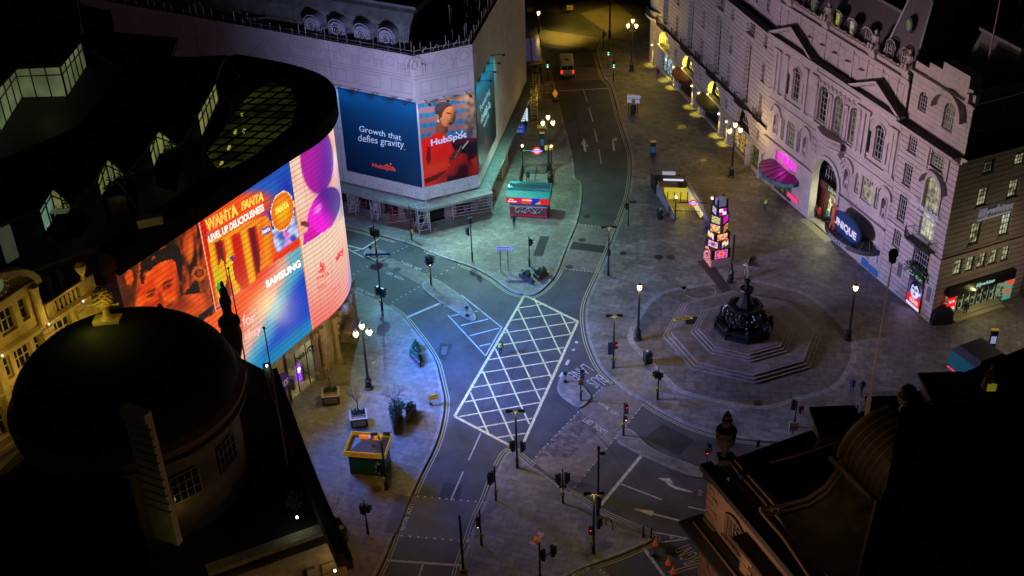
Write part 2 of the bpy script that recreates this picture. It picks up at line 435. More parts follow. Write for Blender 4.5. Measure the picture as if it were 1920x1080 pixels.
flat('road_patch', z8((1060, 555), (1163, 570), (1140, 660), (1022, 640)), M_asphalt3, .0035)
flat('road_patch', z6((1035, 850), (1107, 858), (1062, 948), (1022, 935)), M_asphalt3, .004)
flat('road_patch', z6((1048, 868), (1080, 868), (1068, 915), (1040, 912)), M_asphalt2, .008)
flat('road_patch', z9((820, 905), (860, 880), (960, 935), (925, 985)), M_asphalt3, .004)
# fountain apron, sunk band and paler ring
ring = [(1288, 539), (1243, 549), (1218, 567), (1201, 590), (1184, 620), (1184, 641), (1207, 667), (1237, 697), (1271, 730), (1317, 745), (1383, 759), (1438, 763), (1492, 749), (1560, 728), (1592, 690), (1601, 647), (1577, 607), (1520, 557), (1473, 540), (1407, 527), (1337, 531)]
rg = cat(GL(ring, .12), 5, True)
mb = MB(); mb.poly([(p.x, p.y, .124) for p in rg][::1 if sum(rg[i].x * rg[i - 1].y - rg[i - 1].x * rg[i].y for i in range(len(rg))) < 0 else -1])
struct('fountain_apron', mb, M_slab3)
mb = MB(); ribbon(mb, rg + [rg[0], rg[1]], -.28, .28, .128); struct('paving_band', mb, M_kerb)
for pts, m in ((z7((1040, 388), (1110, 375), (1250, 570), (1195, 580)), M_asphalt3), ([(1302, 594), (1330, 592), (1326, 607), (1300, 605)], M_asphalt3), (z7((640, 335), (640, 352), (605, 355), (608, 338)), M_asphalt3),
               (z7((160, 248), (210, 250), (172, 360), (118, 358)), M_asphalt3), (Z(1220, 360, 2.57, [(495, 1005), (535, 1005), (538, 1030), (498, 1030)]), M_asphalt3), (z7((665, 48), (700, 48), (700, 66), (662, 64)), M_asphalt3),
               (Z(480, 720, 3, [(790, 625), (870, 632), (790, 840), (720, 835)]), M_asphalt2), (z7((1060, 555 - 0), (1060, 556), (1061, 556)), M_asphalt3)):
    q = [G(x, y, .132) for x, y in pts]
    if len(q) > 3:
        mb = MB(); ar = sum(q[i].x * q[(i + 1) % len(q)].y - q[(i + 1) % len(q)].x * q[i].y for i in range(len(q)))
        mb.poly([tuple(p) for p in (q if ar > 0 else q[::-1])]); struct('paving_patch', mb, m)

# ------------------------------------------------------------------ painted markings
ZM = .012
mk = MB()                                           # yellow box
A, B, Cc, D4 = GL(Z(840, 540, 3.375, [(485, 45), (822, 212), (455, 1030), (42, 812)]))
zb = lambda a, b: GL(Z(840, 540, 3.375, [a, b]))
for p, q in ((A, B), (B, Cc), (Cc, D4), (D4, A)): bar(mk, p, q, .26, ZM)
box = MB()
for a, b in (((445, 127), (605, 103)), ((400, 205), (715, 162)), ((355, 285), (805, 215)), ((345, 360), (775, 293)), ((255, 455), (735, 377)), ((210, 538), (700, 460)), ((155, 630), (655, 550)), ((105, 722), (620, 635)), ((70, 815), (580, 725)), ((180, 885), (530, 825)), ((305, 948), (490, 920))):
    bar(mk, *zb(a, b), .16, ZM + .002)
for a, b in (((545, 65), (715, 420)), ((445, 135), (655, 570)), ((370, 260), (588, 715)), ((300, 385), (515, 862)), ((220, 525), (425, 992)), ((140, 660), (260, 930)), ((715, 165), (775, 290))):
    bar(mk, *zb(a, b), .16, ZM + .004)
struct('road_marking', mk, M_cream)
wh = MB()
def wl(pts, w=.14, z=ZM):
    q = GL(pts)
    for a, b in zip(q, q[1:]): bar(wh, a, b, w, z)
zx = lambda *p: Z(840, 540, 3.375, p)
wl(zx((0, 172), (238, 430), (340, 250), (85, 45)), .13)
for a, b in (((22, 178), (68, 168)), ((168, 152), (192, 147)), ((82, 238), (255, 197)), ((140, 302), (322, 255)), ((200, 368), (268, 353))): wl(zx(a, b), .16, ZM + .003)
wl(z6((480, 292), (600, 322), (688, 265)), .18); wl(z6((480, 300), (605, 368)), .12); wl(z6((555, 332), (582, 325)), .14)
wl(z6((843, 708), (1050, 620)), .3); wl(z6((1058, 640), (1072, 640)), .3)
for a, b in (((400, 500), (423, 572)), ((432, 605), (455, 685)), ((463, 725), (480, 800)), ((488, 840), (503, 922))): wl(Z(960, 0, 3, [a, b]), .13)
wl(Z(960, 0, 3, [(262, 512), (540, 497)]), .22)
wl(z8((1265, 275), (1197, 428)), .13); wl(z8((1165, 493), (1095, 655)), .13)
wl(z8((735, 992), (1165, 1022)), .2); wl(z8((940, 1015), (915, 1090)), .13)
wl(z9((728, 403), (490, 692)), .28); wl(z9((605, 560), (845, 652)), .12); wl(z9((990, 690), (1100, 716)), .12)
wl(z9((780, 830), (995, 870), (838, 892)), .14); wl(z9((735, 915), (855, 1080)), .26)
wl(z9((1385, 320), (1382, 358)), .28)
wl(Z(1270, 780, 3.6, [(545, 165), (542, 215)]), .3)
for a, b in (((283, 0), (270, 25)), ((245, 95), (232, 120)), ((180, 235), (145, 300)), ((105, 395), (70, 450))): wl(Z(1040, 640, 6.75, [a, b]), .28)
wl([(1143, 655), (1160, 660)], .1)
def wpoly(pts):
    q = GL(pts); ar = sum(q[i].x * q[(i + 1) % len(q)].y - q[(i + 1) % len(q)].x * q[i].y for i in range(len(q)))
    wh.poly([(*p, ZM) for p in (q if ar > 0 else q[::-1])])
za = lambda *p: Z(960, 0, 3, p)
wpoly(za((408, 855), (420, 853), (411, 808), (418, 808), (416, 801), (403, 775), (388, 815), (398, 812)))
wpoly(za((413, 822), (424, 822), (423, 828), (430, 818), (420, 811), (421, 816), (412, 816)))
wpoly(za((569, 850), (581, 849), (572, 798), (576, 790), (583, 788), (584, 797), (593, 785), (578, 768), (580, 777), (567, 782), (562, 793)))
zr = lambda *p: Z(1090, 920, 6.75, p)
wpoly(zr((660, 228), (915, 258), (912, 288), (1250, 370), (1250, 392), (903, 302), (892, 322)))
wpoly(z9((820, 530), (885, 530), (910, 560), (890, 562), (930, 580), (1018, 606), (1010, 612), (920, 592), (880, 572), (862, 548)))
def rtext(s, p0, p1, p3, f=lambda *p: p, m=None, bold=.012):
    a, b, c = [G(*f(p)[0], ZM + .002) for p in (p0, p1, p3)]
    ptext(wh if m is None else m, s, a, b, c, bold=bold)
rtext('LOOK  LEFT', (550, 780), (795, 962), (577, 752), lambda p: Z(1040, 640, 6.75, [p]))
rtext('LOOK  RIGHT', (1088, 700), (838, 528), (1060, 738), lambda p: Z(1040, 640, 6.75, [p]))
rtext('BUS', (548, 413), (385, 498), (690, 508), lambda p: Z(1040, 640, 6.75, [p]), bold=-.01)
rtext('LANE', (365, 283), (155, 408), (500, 372), lambda p: Z(1040, 640, 6.75, [p]), bold=-.01)
rtext('LOOK  LEFT', (540, 266), (412, 186), (518, 284), lambda p: z9(p))
rtext('LOOK  RIGHT', (135, 502), (262, 588), (150, 486), lambda p: z9(p))
rtext('LOOK', (412, 1033), (325, 1072), (424, 1052), lambda p: z9(p))
rtext('LOOK  RIGHT', (860, 675), (806, 812), (890, 678), lambda p: z8(p))
rtext('LOOK', (1222, 868), (1248, 803), (1200, 858), lambda p: z8(p))
rtext('LOOK  RIGHT', (268, 592), (490, 692), (292, 562), lambda p: Z(630, 460, 7.2, [p]))
rtext('LOOK  LEFT', (905, 250), (1140, 346), (925, 222), lambda p: Z(630, 460, 7.2, [p]))
rtext('LOOK  LEFT', (905, 440), (690, 346), (885, 472), lambda p: Z(630, 460, 7.2, [p]))
rtext('LOOK  RIGHT', (1175, 868), (985, 813), (1152, 890), lambda p: Z(620, 320, 5.4, [p]))
rtext('LOOK RIGHT', (325, 266), (298, 330), (345, 270), lambda p: z7(p))
rtext('LOOK RIGHT', (552, 348), (574, 292), (540, 342), lambda p: z7(p))
rtext('RGNT', (1518, 868), (1368, 655), (1305, 948), lambda p: zr(p), bold=-.01)
rtext('TO', (600, 545), (600, 500), (575, 540), lambda p: Z(1150, 780, 3.6, [(p[0], p[1])]))
def arrowhead(p, q, w=.16):                         # small arrow beside the lettering, from p towards q
    a, b = GL([p, q]); t = (b - a); n = Vector((-t.y, t.x)).normalized()
    bar(wh, a, b, w * .6, ZM)
    e = b - t * .45
    wh.poly([(*(e + n * w * 1.6), ZM + .003), (*(e - n * w * 1.6), ZM + .003), (*b, ZM + .003)][::-1])
arrowhead(*Z(1040, 640, 6.75, [(835, 555), (795, 538)])); arrowhead(*z8((818, 806), (816, 824))); arrowhead(*z8((1200, 870), (1193, 890)))
arrowhead(*Z(630, 460, 7.2, [(495, 680), (520, 683)])); arrowhead(*Z(630, 460, 7.2, [(905, 222), (885, 215)])); arrowhead(*Z(630, 460, 7.2, [(890, 462), (912, 464)]))
arrowhead(*Z(620, 320, 5.4, [(970, 815), (945, 812)])); arrowhead(*z9((412, 1043), (436, 1036))); arrowhead(*z9((268, 592), (280, 598))); arrowhead(*zr((1165, 600), (1120, 590)))
def studs(p, q, n, s=.16, z=ZM):
    a, b = GL([p, q])
    for i in range(n):
        c = a.lerp(b, i / (n - 1)); bar(wh, c - Vector((s / 2, 0)), c + Vector((s / 2, 0)), s, z)
studs(*z8((870, 628), (1275, 665)), 11); studs(*z8((775, 850), (1190, 885)), 10)
studs(*z9((112, 432), (372, 158)), 13, .13); studs(*z9((445, 82), (520, 5)), 6, .13); studs(*z9((330, 612), (578, 305)), 11, .13); studs(*z9((640, 240), (735, 118)), 6, .13)
studs(*Z(630, 460, 7.2, [(180, 420), (478, 258)]), 6, .13); studs(*Z(630, 460, 7.2, [(762, 766), (1118, 562)]), 7, .13); studs(*Z(630, 460, 7.2, [(725, 132), (1010, -15)]), 6, .13); studs(*z6((1010, 478), (1205, 375)), 7, .13)
studs(*z7((375, 180), (582, 205)), 12, .12); studs(*z7((265, 430), (490, 455)), 12, .12)
studs(*z9((500, 1045), (560, 1095)), 4, .14)
studs(*z0((520, 765), (1000, 765)), 16, .12); studs(*z0((500, 905), (1040, 895)), 18, .12)
struct('road_marking', wh, M_white)
ye = MB()
def near(line, px, py):
    g_ = G(px, py).to_2d(); return min(range(len(line)), key=lambda i: (Vector(line[i][:2]) - g_).length)
def yell(line, a, b, side, dbl=True):
    i, j = near(line, *a), near(line, *b); i, j = min(i, j), max(i, j)
    s = line[i:j + 1]
    ribbon(ye, s, side * .2, side * .28, ZM)
    if dbl: ribbon(ye, s, side * .42, side * .5, ZM)
yell(S1, (727, 573), (773, 923), 1); yell(S1, (742, 995), (700, 1090), 1)
yell(S2, (649, 424), (750, 452), -1); yell(S2, (864, 494), (1047, 503), -1)
yell(S3, (1119, 98), (1153, 716), -1); yell(S3, (1210, 753), (1450, 828), -1)
yell(S4, (927, 893), (893, 973), 1); yell(S4, (893, 973), (857, 1082), 1); yell(S4, (935, 873), (997, 873), 1); yell(S4, (1067, 923), (1117, 1055), 1)
wl2 = GL(zr((1130, 1075), (1300, 1020), (1440, 975), (1560, 955), (1700, 930)))
ribbon(ye, wl2, 0, .11, ZM); ribbon(ye, wl2, .3, .41, ZM)
struct('road_marking', ye, M_yellow)
# chalk-painted repair marks on the pavement and grate covers
pm = MB()
def pl(pts, w=.05, z=.134):
    q = [G(x, y, z) for x, y in pts]
    for a, b in zip(q, q[1:]): bar(pm, a, b, w, z)
pl(Z(480, 620, 4.5, [(1028, 60), (1092, 57), (1098, 110), (1036, 120), (1028, 60)])); pl(Z(480, 620, 4.5, [(1034, 80), (1096, 76)])); pl(Z(480, 620, 4.5, [(1036, 97), (1098, 93)]))
pl(Z(480, 620, 4.5, [(1032, 220), (1063, 216), (1058, 260), (1028, 256), (1032, 220)]))
cc = [(1313 + 30 * math.cos(a / 12 * 6.283), 547 + 14 * math.sin(a / 12 * 6.283)) for a in range(13)]
for i in (0, 1, 3, 4, 6, 7, 10, 11): pl([cc[i], cc[i + 1]], .06)
struct('paint_mark', pm, mat('spray_paint', (0.55, 0.55, 0.45), .6))
sm = MB()
for pts in (Z(840, 540, 3.375, [(725, 0), (640, 130), (520, 330), (440, 470), (360, 640), (270, 760), (195, 880)]), z9((300, 120), (520, 330), (700, 560)), Z(960, 0, 3, [(340, 560), (380, 760), (420, 1000)]), z9((620, 900), (480, 1000))):
    q = GL(pts)
    for a, b in zip(q, q[1:]): bar(sm, a, b, .07, .0095)
struct('road_seam', sm, M_asphalt3)
mh = MB()
for x, y in Z(620, 320, 5.4, [(545, 955), (670, 1003)]) + z7((422, 138), (395, 270), (322, 422)) + [(640, 1000 - 200)]:
    c = G(x, y); mh.lathe([(.42, .009), (.42, .014)], 16, c)
for x, y in z7((825, 367), (893, 367)):
    c = G(x, y, .12); mh.lathe([(.5, .125), (.5, .134)], 16, (c.x, c.y, 0))
struct('manhole_cover', mh, mat('cast_iron', (0.03, 0.03, 0.032), .5))
st = MB()
for x, y in [(640 + k * 37 % 110, 760 + k * 53 % 230) for k in range(26)] + [(1200 + k * 71 % 330, 300 + k * 47 % 240) for k in range(26)] + [(700 + k * 41 % 330, 400 + k * 17 % 100) for k in range(16)]:
    c = G(x, y, .13); a = random.random() * 3
    st.poly([(c.x + .06 * math.cos(a + t) * random.uniform(.5, 1.6), c.y + .06 * math.sin(a + t), .136) for t in (0, 1.6, 3.1, 4.7)])
tag(st.build('litter', mat('litter_scraps', (.5, .5, .5), .7)), 'scattered pale litter scraps on the paving', 'litter', kind='stuff')
# ================================================================== FACADE HELPERS
def arc(u0, u1, z1, n=12):                         # points of a round arch from the left springing to the right one
    c, r = (u0 + u1) / 2, (u1 - u0) / 2
    return [(c - r * math.cos(math.pi * i / n), z1 - r + r * math.sin(math.pi * i / n)) for i in range(n + 1)]
def hole_wall(mb, u0, u1, z0, z1, ops, dep=.3, m=0, y=0.0):
    """front face with openings (u0, u1, z0, z1, arch) and their reveals"""
    us = sorted({u0, u1, *[o[0] for o in ops], *[o[1] for o in ops]}); zs = sorted({z0, z1, *[o[2] for o in ops], *[o[3] for o in ops]})
    us = [u for u in us if u0 <= u <= u1]; zs = [z for z in zs if z0 <= z <= z1]
    for a, b in zip(us, us[1:]):
        run = None
        for c, d in zip(zs, zs[1:]):
            cu, cz = (a + b) / 2, (c + d) / 2
            if any(o[0] < cu < o[1] and o[2] < cz < o[3] for o in ops):
                if run: mb.poly([(a, y, run[0]), (b, y, run[0]), (b, y, run[1]), (a, y, run[1])], m)
                run = None
            else: run = (run[0], d) if run else (c, d)
        if run: mb.poly([(a, y, run[0]), (b, y, run[0]), (b, y, run[1]), (a, y, run[1])], m)
    for o in ops:
        a, b, c, d = o[:4]; ar = len(o) > 4 and o[4]
        if ar:
            pts = arc(a, b, d); h = len(pts) // 2
            mb.poly([(p[0], y, p[1]) for p in pts[:h + 1]] + [(a, y, d)], m); mb.poly([(p[0], y, p[1]) for p in pts[h:]] + [(b, y, d)], m)
            out = [(a, c)] + pts + [(b, c)]
        else: out = [(a, c), (a, d), (b, d), (b, c)]
        for p, q in zip(out, out[1:] + out[:1]):
            mb.poly([(p[0], y, p[1]), (q[0], y, q[1]), (q[0], y + dep, q[1]), (p[0], y + dep, p[1])], m)
def window(parent, o, glass=None, fr=None, dep=.3, nu=None, nz=None, bw=.05, y=0.0, name='window', label=None):
    a, b, c, d = o[:4]; ar = len(o) > 4 and o[4]
    glass = glass or M_glass; fr = fr or M_frame
    mb = MB()
    pts = [(a, c)] + (arc(a, b, d) if ar else [(a, d), (b, d)]) + [(b, c)]
    mb.poly([(p[0], y + dep - .01, p[1]) for p in pts[::-1]])
    w = mb.build(name, glass, parent)
    if label: w['label'] = label
    fb = MB(); nu = nu or max(2, round((b - a) / .42)); nz = nz or max(2, round((d - c) / .55)); Y = y + dep - .05
    r = (b - a) / 2
    def top(u):
        if not ar: return d
        t = abs(u - (a + b) / 2) / r
        return d - r + r * math.sqrt(max(0, 1 - t * t))
    for i in range(1, nu):
        u = a + (b - a) * i / nu; fb.box(u - bw / 2, u + bw / 2, Y, Y + .035, c, top(u))
    for i in range(1, nz):
        z = c + (d - c) * i / nz; e = 0
        if ar and z > d - r: e = r - math.sqrt(max(0, r * r - (z - d + r) ** 2))
        fb.box(a + e, b - e, Y - .002, Y + .033, z - bw / 2, z + bw / 2)
    fb.box(a, b, Y - .03, Y + .038, c, c + .09)
    fb.box(a, a + .08, Y - .02, Y + .036, c + .09, (d - r) if ar else d); fb.box(b - .08, b, Y - .02, Y + .036, c + .09, (d - r) if ar else d)
    fb.build('glazing_bars', fr, w)
    return w
def sill(mb, a, b, z, pr=.14, m=0): mb.box(a - .12, b + .12, -pr, .0, z - .14, z - .01, m)
def cornice(mb, u0, u1, z, pr, h, m=0, mt=None, y=0.0, dent=False):
    mb.box(u0, u1, y - pr * .35, y, z - h, z - h * .55, m); mb.box(u0, u1, y - pr * .7, y, z - h * .55, z - h * .25, m); mb.box(u0, u1, y - pr, y, z - h * .25, z, m)
    if mt is not None: mb.box(u0, u1, y - pr + .03, y, z, z + .03, mt)
    if dent:
        n = int((u1 - u0) / .5)
        for i in range(n): mb.box(u0 + (i + .25) * (u1 - u0) / n, u0 + (i + .75) * (u1 - u0) / n, y - pr * .7 - .1, y - pr * .7, z - h * .55, z - h * .27, m)
def archivolt(mb, cu, z1, r, w=.2, pr=.12, m=0, y=0.0, n=14, z0=None):
    o, i = arc(cu - r - w, cu + r + w, z1 + w, n), arc(cu - r, cu + r, z1, n)
    for k in range(n):
        q = [o[k], o[k + 1], i[k + 1], i[k]]
        mb.loft([[(p[0], y - pr, p[1]) for p in q], [(p[0], y, p[1]) for p in q]], m)
    if z0 is not None:
        for s in (-1, 1): mb.box(cu + s * r, cu + s * (r + w), y - pr, y, z0, z1 - r, m)
def pilaster(mb, u, w, z0, z1, pr=.18, m=0):
    mb.box(u - w / 2 - .08, u + w / 2 + .08, -pr - .06, 0, z0, z0 + .3, m); mb.box(u - w / 2, u + w / 2, -pr, 0, z0 + .3, z1 - .45, m)
    mb.box(u - w / 2 - .06, u + w / 2 + .06, -pr - .06, 0, z1 - .45, z1 - .3, m); mb.box(u - w / 2 - .12, u + w / 2 + .12, -pr - .12, 0, z1 - .3, z1, m)
def rail_balcony(parent, u0, u1, z, pr=.8, h=.95, name='balcony', bow=0.0):
    mb = MB(); mb.box(u0, u1, -pr, 0, z - .12, z)
    n = max(3, int((u1 - u0) / .22))
    for i in range(n + 1):
        u = u0 + (u1 - u0) * i / n; b = bow * math.sin(math.pi * i / n)
        mb.box(u - .018, u + .018, -pr - b - .02, -pr - b + .02, z, z + h)
        if i < n:
            u2 = u0 + (u1 - u0) * (i + 1) / n; b2 = bow * math.sin(math.pi * (i + 1) / n)
            mb.tube((u, -pr - b, z + h), (u2, -pr - b2, z + h), .035, n=4); mb.tube((u, -pr - b, z + h * .55), (u2, -pr - b2, z + h * .55), .03, n=4)
    for u in (u0, u1):
        mb.tube((u, -pr, z + h), (u, 0, z + h), .035, n=4)
        mb.box(u - .05, u + .05, -pr - .05, -pr + .05, z, z + h + .25)
    return mb.build(name, M_black, parent)
def figure_statue(mb, x, y, z, h, m=0, rz=0.0):     # draped stone figure seated on a plinth
    s = h / 2.0
    mb.box(x - .42 * s, x + .42 * s, y - .35 * s, y + .35 * s, z, z + .3 * s, m)
    mb.lathe([(.42 * s, .3 * s), (.46 * s, .6 * s), (.4 * s, .9 * s), (.27 * s, 1.05 * s), (.3 * s, 1.35 * s), (.33 * s, 1.5 * s), (.12 * s, 1.62 * s), (.1 * s, 1.68 * s)], 9, (x, y, z), m)
    mb.ball((x, y - .03 * s, z + 1.84 * s), .17 * s, 8, m, 1.15)
    for sg in (-1, 1):
        mb.path([(x + sg * .3 * s, y, z + 1.48 * s), (x + sg * .45 * s, y - .1 * s, z + 1.15 * s), (x + sg * .3 * s, y - .35 * s, z + .95 * s)], [.1 * s, .08 * s, .06 * s], 6, m)
        mb.path([(x + sg * .2 * s, y - .1 * s, z + .85 * s), (x + sg * .22 * s, y - .5 * s, z + .8 * s), (x + sg * .22 * s, y - .55 * s, z + .3 * s)], [.17 * s, .15 * s, .1 * s], 6, m)

# ================================================================== THEATRE AND SPORTS SHOP (right)
TA = (30.102, 128.249); TB = (40.698, 97.819)
TW = Wall(TA, TB)
th = empty('theatre_building', 'long white stone theatre front with round-arched windows and two pediments', 'theatre', (*TA, 0), TW.ang)
# the theatre bay: u 0 .. 23.6
ops = []
mids = [10.45, 13.3, 16.25]
for c in mids: ops.append((c - .85, c + .85, 12.2, 16.4, True))
for c in (5.0, 20.5):
    ops += [(c - .75, c + .75, 12.5, 16.3, True), (c - 2.0, c - 1.35, 12.6, 15.0), (c + 1.35, c + 2.0, 12.6, 15.0)]
ops += [(4.1, 5.8, 6.8, 9.7), (2.9, 3.6, 6.9, 9.5), (6.3, 7.0, 6.9, 9.5), (17.6, 18.3, 7.4, 9.7), (18.7, 20.7, 7.2, 9.9), (21.1, 21.8, 7.4, 9.7)]
ops += [(10.25, 14.95, .35, 8.6, True), (2.3, 6.8, 4.0, 5.3), (2.6, 6.4, .35, 2.9)]
niche = [(1.35, 2.05), (7.6, 8.3), (15.7, 16.4), (22.4, 23.1)]
for a, b in niche: ops.append((a, b, 6.9, 9.3, True))
mb = MB(); hole_wall(mb, 0, 23.6, 0, 17.0, ops, .7)
mb.poly([(0, 8, 0), (0, 0, 0), (0, 0, 17), (0, 8, 17)])
mb.build('wall', M_stone, th)
for a, b in niche: bk = MB(); bk.poly([(a, .45, 6.9), (b, .45, 6.9), (b, .45, 9.3), (a, .45, 9.3)]); bk.build('niche_back', M_stone, th)
for a, b in niche:
    f = MB(); figure_statue(f, (a + b) / 2, .15, 6.92, 1.5); f.build('niche_figure', M_trim, th)
tr = MB()
for u in (.7, 1.5, 3.0, 7.0, 8.5, 8.95, 17.7, 18.5, 22.5, 23.1, 16.9): pilaster(tr, u, .5, 12.0, 17.0)
for c in (11.85, 14.8, 9.1): pilaster(tr, c, .36, 12.0, 16.0, .12)
for c in (5.0, 20.5): archivolt(tr, c, 16.95, 1.95, .3, .1); archivolt(tr, c, 16.3, .75, .16, .12)
for c in mids: archivolt(tr, c, 16.4, .85, .18, .12, z0=12.2)
archivolt(tr, 12.6, 8.6, 2.35, .45, .2, z0=.35)
for u0, u1, z, pr, h in ((-.1, 23.6, 12.0, .25, .4), (-.1, 23.6, 10.9, .12, .2), (-.1, 10.2, 6.1, .35, .4), (15.1, 23.6, 6.1, .35, .4), (-.1, 23.6, 17.5, .2, .3)): cornice(tr, u0, u1, z, pr, h)
for u0, u1 in ((-.1, 8.9), (17.0, 23.7)): tr.box(u0, u1, -.25, 0, 17.5, 17.9)
tr.box(0, 23.6, -.03, 0, 17.0, 17.9)
for k, (a, b) in enumerate(niche): archivolt(tr, (a + b) / 2, 9.3, .35, .14, .1, z0=6.9); archivolt(tr, (a + b) / 2, 10.4, 1.0, .16, .25)
for k in range(46):                                   # carved swags along the frieze
    u = 9.3 + k * .17; tr.ball((u, -.08, 16.75 - .35 * abs(math.sin(k * .68))), .17, 6)
for u in [x * .5 + .4 for x in range(15)] + [15.6 + x * .5 for x in range(15)]: tr.box(u, u + .22, -.05, 0, 11.25, 11.75)
for u in (9.4, 9.9, 15.3, 10.0): tr.ball((u, -.06, 9.9), .2, 6); tr.ball((u, -.06, 9.2), .15, 6); tr.ball((u, -.06, 8.5), .12, 6)
tr.build('stone_trim', M_trim, th)
cn = MB(); cornice(cn, -.3, 23.75, 18.65, .9, .75, 0, 1, dent=True)
cn.build('main_cornice', [M_trim, M_roof], th)
for u0, u1 in ((-.35, 8.3), (15.25, 23.8)):
    pd = MB(); c = (u0 + u1) / 2; zt = 20.7; n = 2
    pd.poly([(u0 + .5, -.15, 18.68), (u1 - .5, -.15, 18.68), (c, -.15, zt - .35)])
    for a, b in (((u0 - .05, 18.7), (c, zt)), ((c, zt), (u1 + .05, 18.7))):
        q = [(a[0], -.75, a[1]), (b[0], -.75, b[1]), (b[0], .0, b[1]), (a[0], .0, a[1])]
        pd.loft([q, [(x, y, z - .3) for x, y, z in q]], 0)
        pd.add([(x, y, z + .025) for x, y, z in q], [(0, 1, 2, 3)], 1)
        for i in range(11):
            t = (i + .5) / 11; x = a[0] + (b[0] - a[0]) * t; z = a[1] + (b[1] - a[1]) * t
            pd.box(x - .11, x + .11, -.6, -.4, z - .46, z - .31)
    pd.build('pediment', [M_trim, mat('weathered_lead', (.035, .03, .03), .8, var=.4, vs=2)], th)
at = MB(); at.box(.2, 23.2, .35, .8, 18.7, 21.7); cornice(at, .1, 23.3, 22.15, .35, .45, y=.35)
at.box(.3, 23.1, .35, .75, 22.15, 22.6)
for k in range(9):
    u = 1.6 + k * 2.5; at.box(u - 1.0, u + 1.0, .3, .35, 19.3, 21.3); at.box(u - .12, u + .12, .22, .3, 18.7, 21.7)
for k in range(5):
    u = 1.5 + k * 2.35 + 5; at.lathe([(.45, 0), (.45, .04)], 12, (u, .28, 20.3))
for k in range(60): at.ball((.5 + k * .38, .5, 22.68 + .1 * (k % 3 == 0)), .16, 5)
at.build('attic', M_trim, th)
for u in (1.8, 8.9, 17.2, 22.7):
    f = MB(); f.box(u - .55, u + .55, .1, .95, 22.1, 22.65); figure_statue(f, u, .4, 22.65, 2.3); f.build('roof_statue', M_trim, th)
bal = MB(); pts = [(11.0 + 4.4 * i / 10, -.9 - .5 * math.sin(math.pi * i / 10)) for i in range(11)]
bal.prism([(11.0, 0)] + pts + [(15.4, 0)], 10.9, 11.15); bal.prism([(11.0, 0)] + [(x, y + .05) for x, y in pts] + [(15.4, 0)], 12.0, 12.12)
for i in range(31):
    t = i / 30; x = 11.0 + 4.4 * t; y = -.8 - .5 * math.sin(math.pi * t); bal.lathe([(.05, 0), (.1, .25), (.05, .6), (.07, .85)], 6, (x, y, 11.15))
for x in (11.4, 15.0): bal.loft([[(x - .2, 0, 9.6), (x + .2, 0, 9.6), (x + .2, -.3, 9.9), (x - .2, -.3, 9.9)], [(x - .2, 0, 10.9), (x + .2, 0, 10.9), (x + .2, -1, 10.9), (x - .2, -1, 10.9)]])
bal.build('stone_balcony', M_trim, th)
for c in mids: window(th, (c - .85, c + .85, 12.2, 16.4, True), M_litdim if c > 13 else M_glass, nu=3, nz=6)
for c in (5.0, 20.5):
    window(th, (c - .75, c + .75, 12.5, 16.3, True), nu=3, nz=5)
    for s in (-1, 1): window(th, (c + s * 1.68 - .33, c + s * 1.68 + .33, 12.6, 15.0), M_void, nu=2, nz=2)
for o in ops[9:12]: window(th, o, M_litdim)
for o in ops[12:15]: window(th, o, M_litwarm)
window(th, (10.25, 14.95, 4.6, 8.6, True), M_glass, nu=9, nz=4, dep=1.6)
pk = glow('magenta_light', (1.0, .03, .75), 1.1)
window(th, (2.3, 6.8, 4.0, 5.3), pk, nu=4, nz=1, fr=M_stone, bw=.18, name='window', label='magenta lit windows over the canopy')
window(th, (2.6, 6.4, .35, 2.9), M_litdim, nu=4, nz=1, fr=M_black, name='shop_door')
en = MB(); en.poly([(10.25, 1.65, .14), (14.95, 1.65, .14), (14.95, 1.65, 4.6), (10.25, 1.65, 4.6)]); en.build('entrance_doors', lit('shop_inside', (.7, .75, .4), .7, .9, 2.2), th)
ef = MB()
for i in range(6): ef.box(10.3 + i * .92, 10.36 + i * .92, 1.58, 1.64, .14, 4.5)
ef.box(10.25, 14.95, .9, 1.6, 4.3, 5.2); ef.box(10.25, 11.3, 1.2, 1.6, .14, 4.3); ef.build('door_frame', mat('dark_red_panel', (.05, .008, .008), .4), th)
sg = MB(); ptext(sg, 'Lillywhites', (12.0, .86, 4.42), (14.8, .86, 4.42), (12.0, .86, 5.1), bold=.01, shear=.15); sg.build('sign_lettering', glow('sign_teal_white', (.45, .8, .7), .8), th)
fl = MB(); fl.box(9.9, 15.2, -.9, 1.62, .0, .14); fl.build('entrance_floor', mat('pale_tiles', (.4, .38, .3), .4), th)
lamp('shop_and_fill_light', (12.9, .3, 3.4), 330, (1, .97, .6), th)
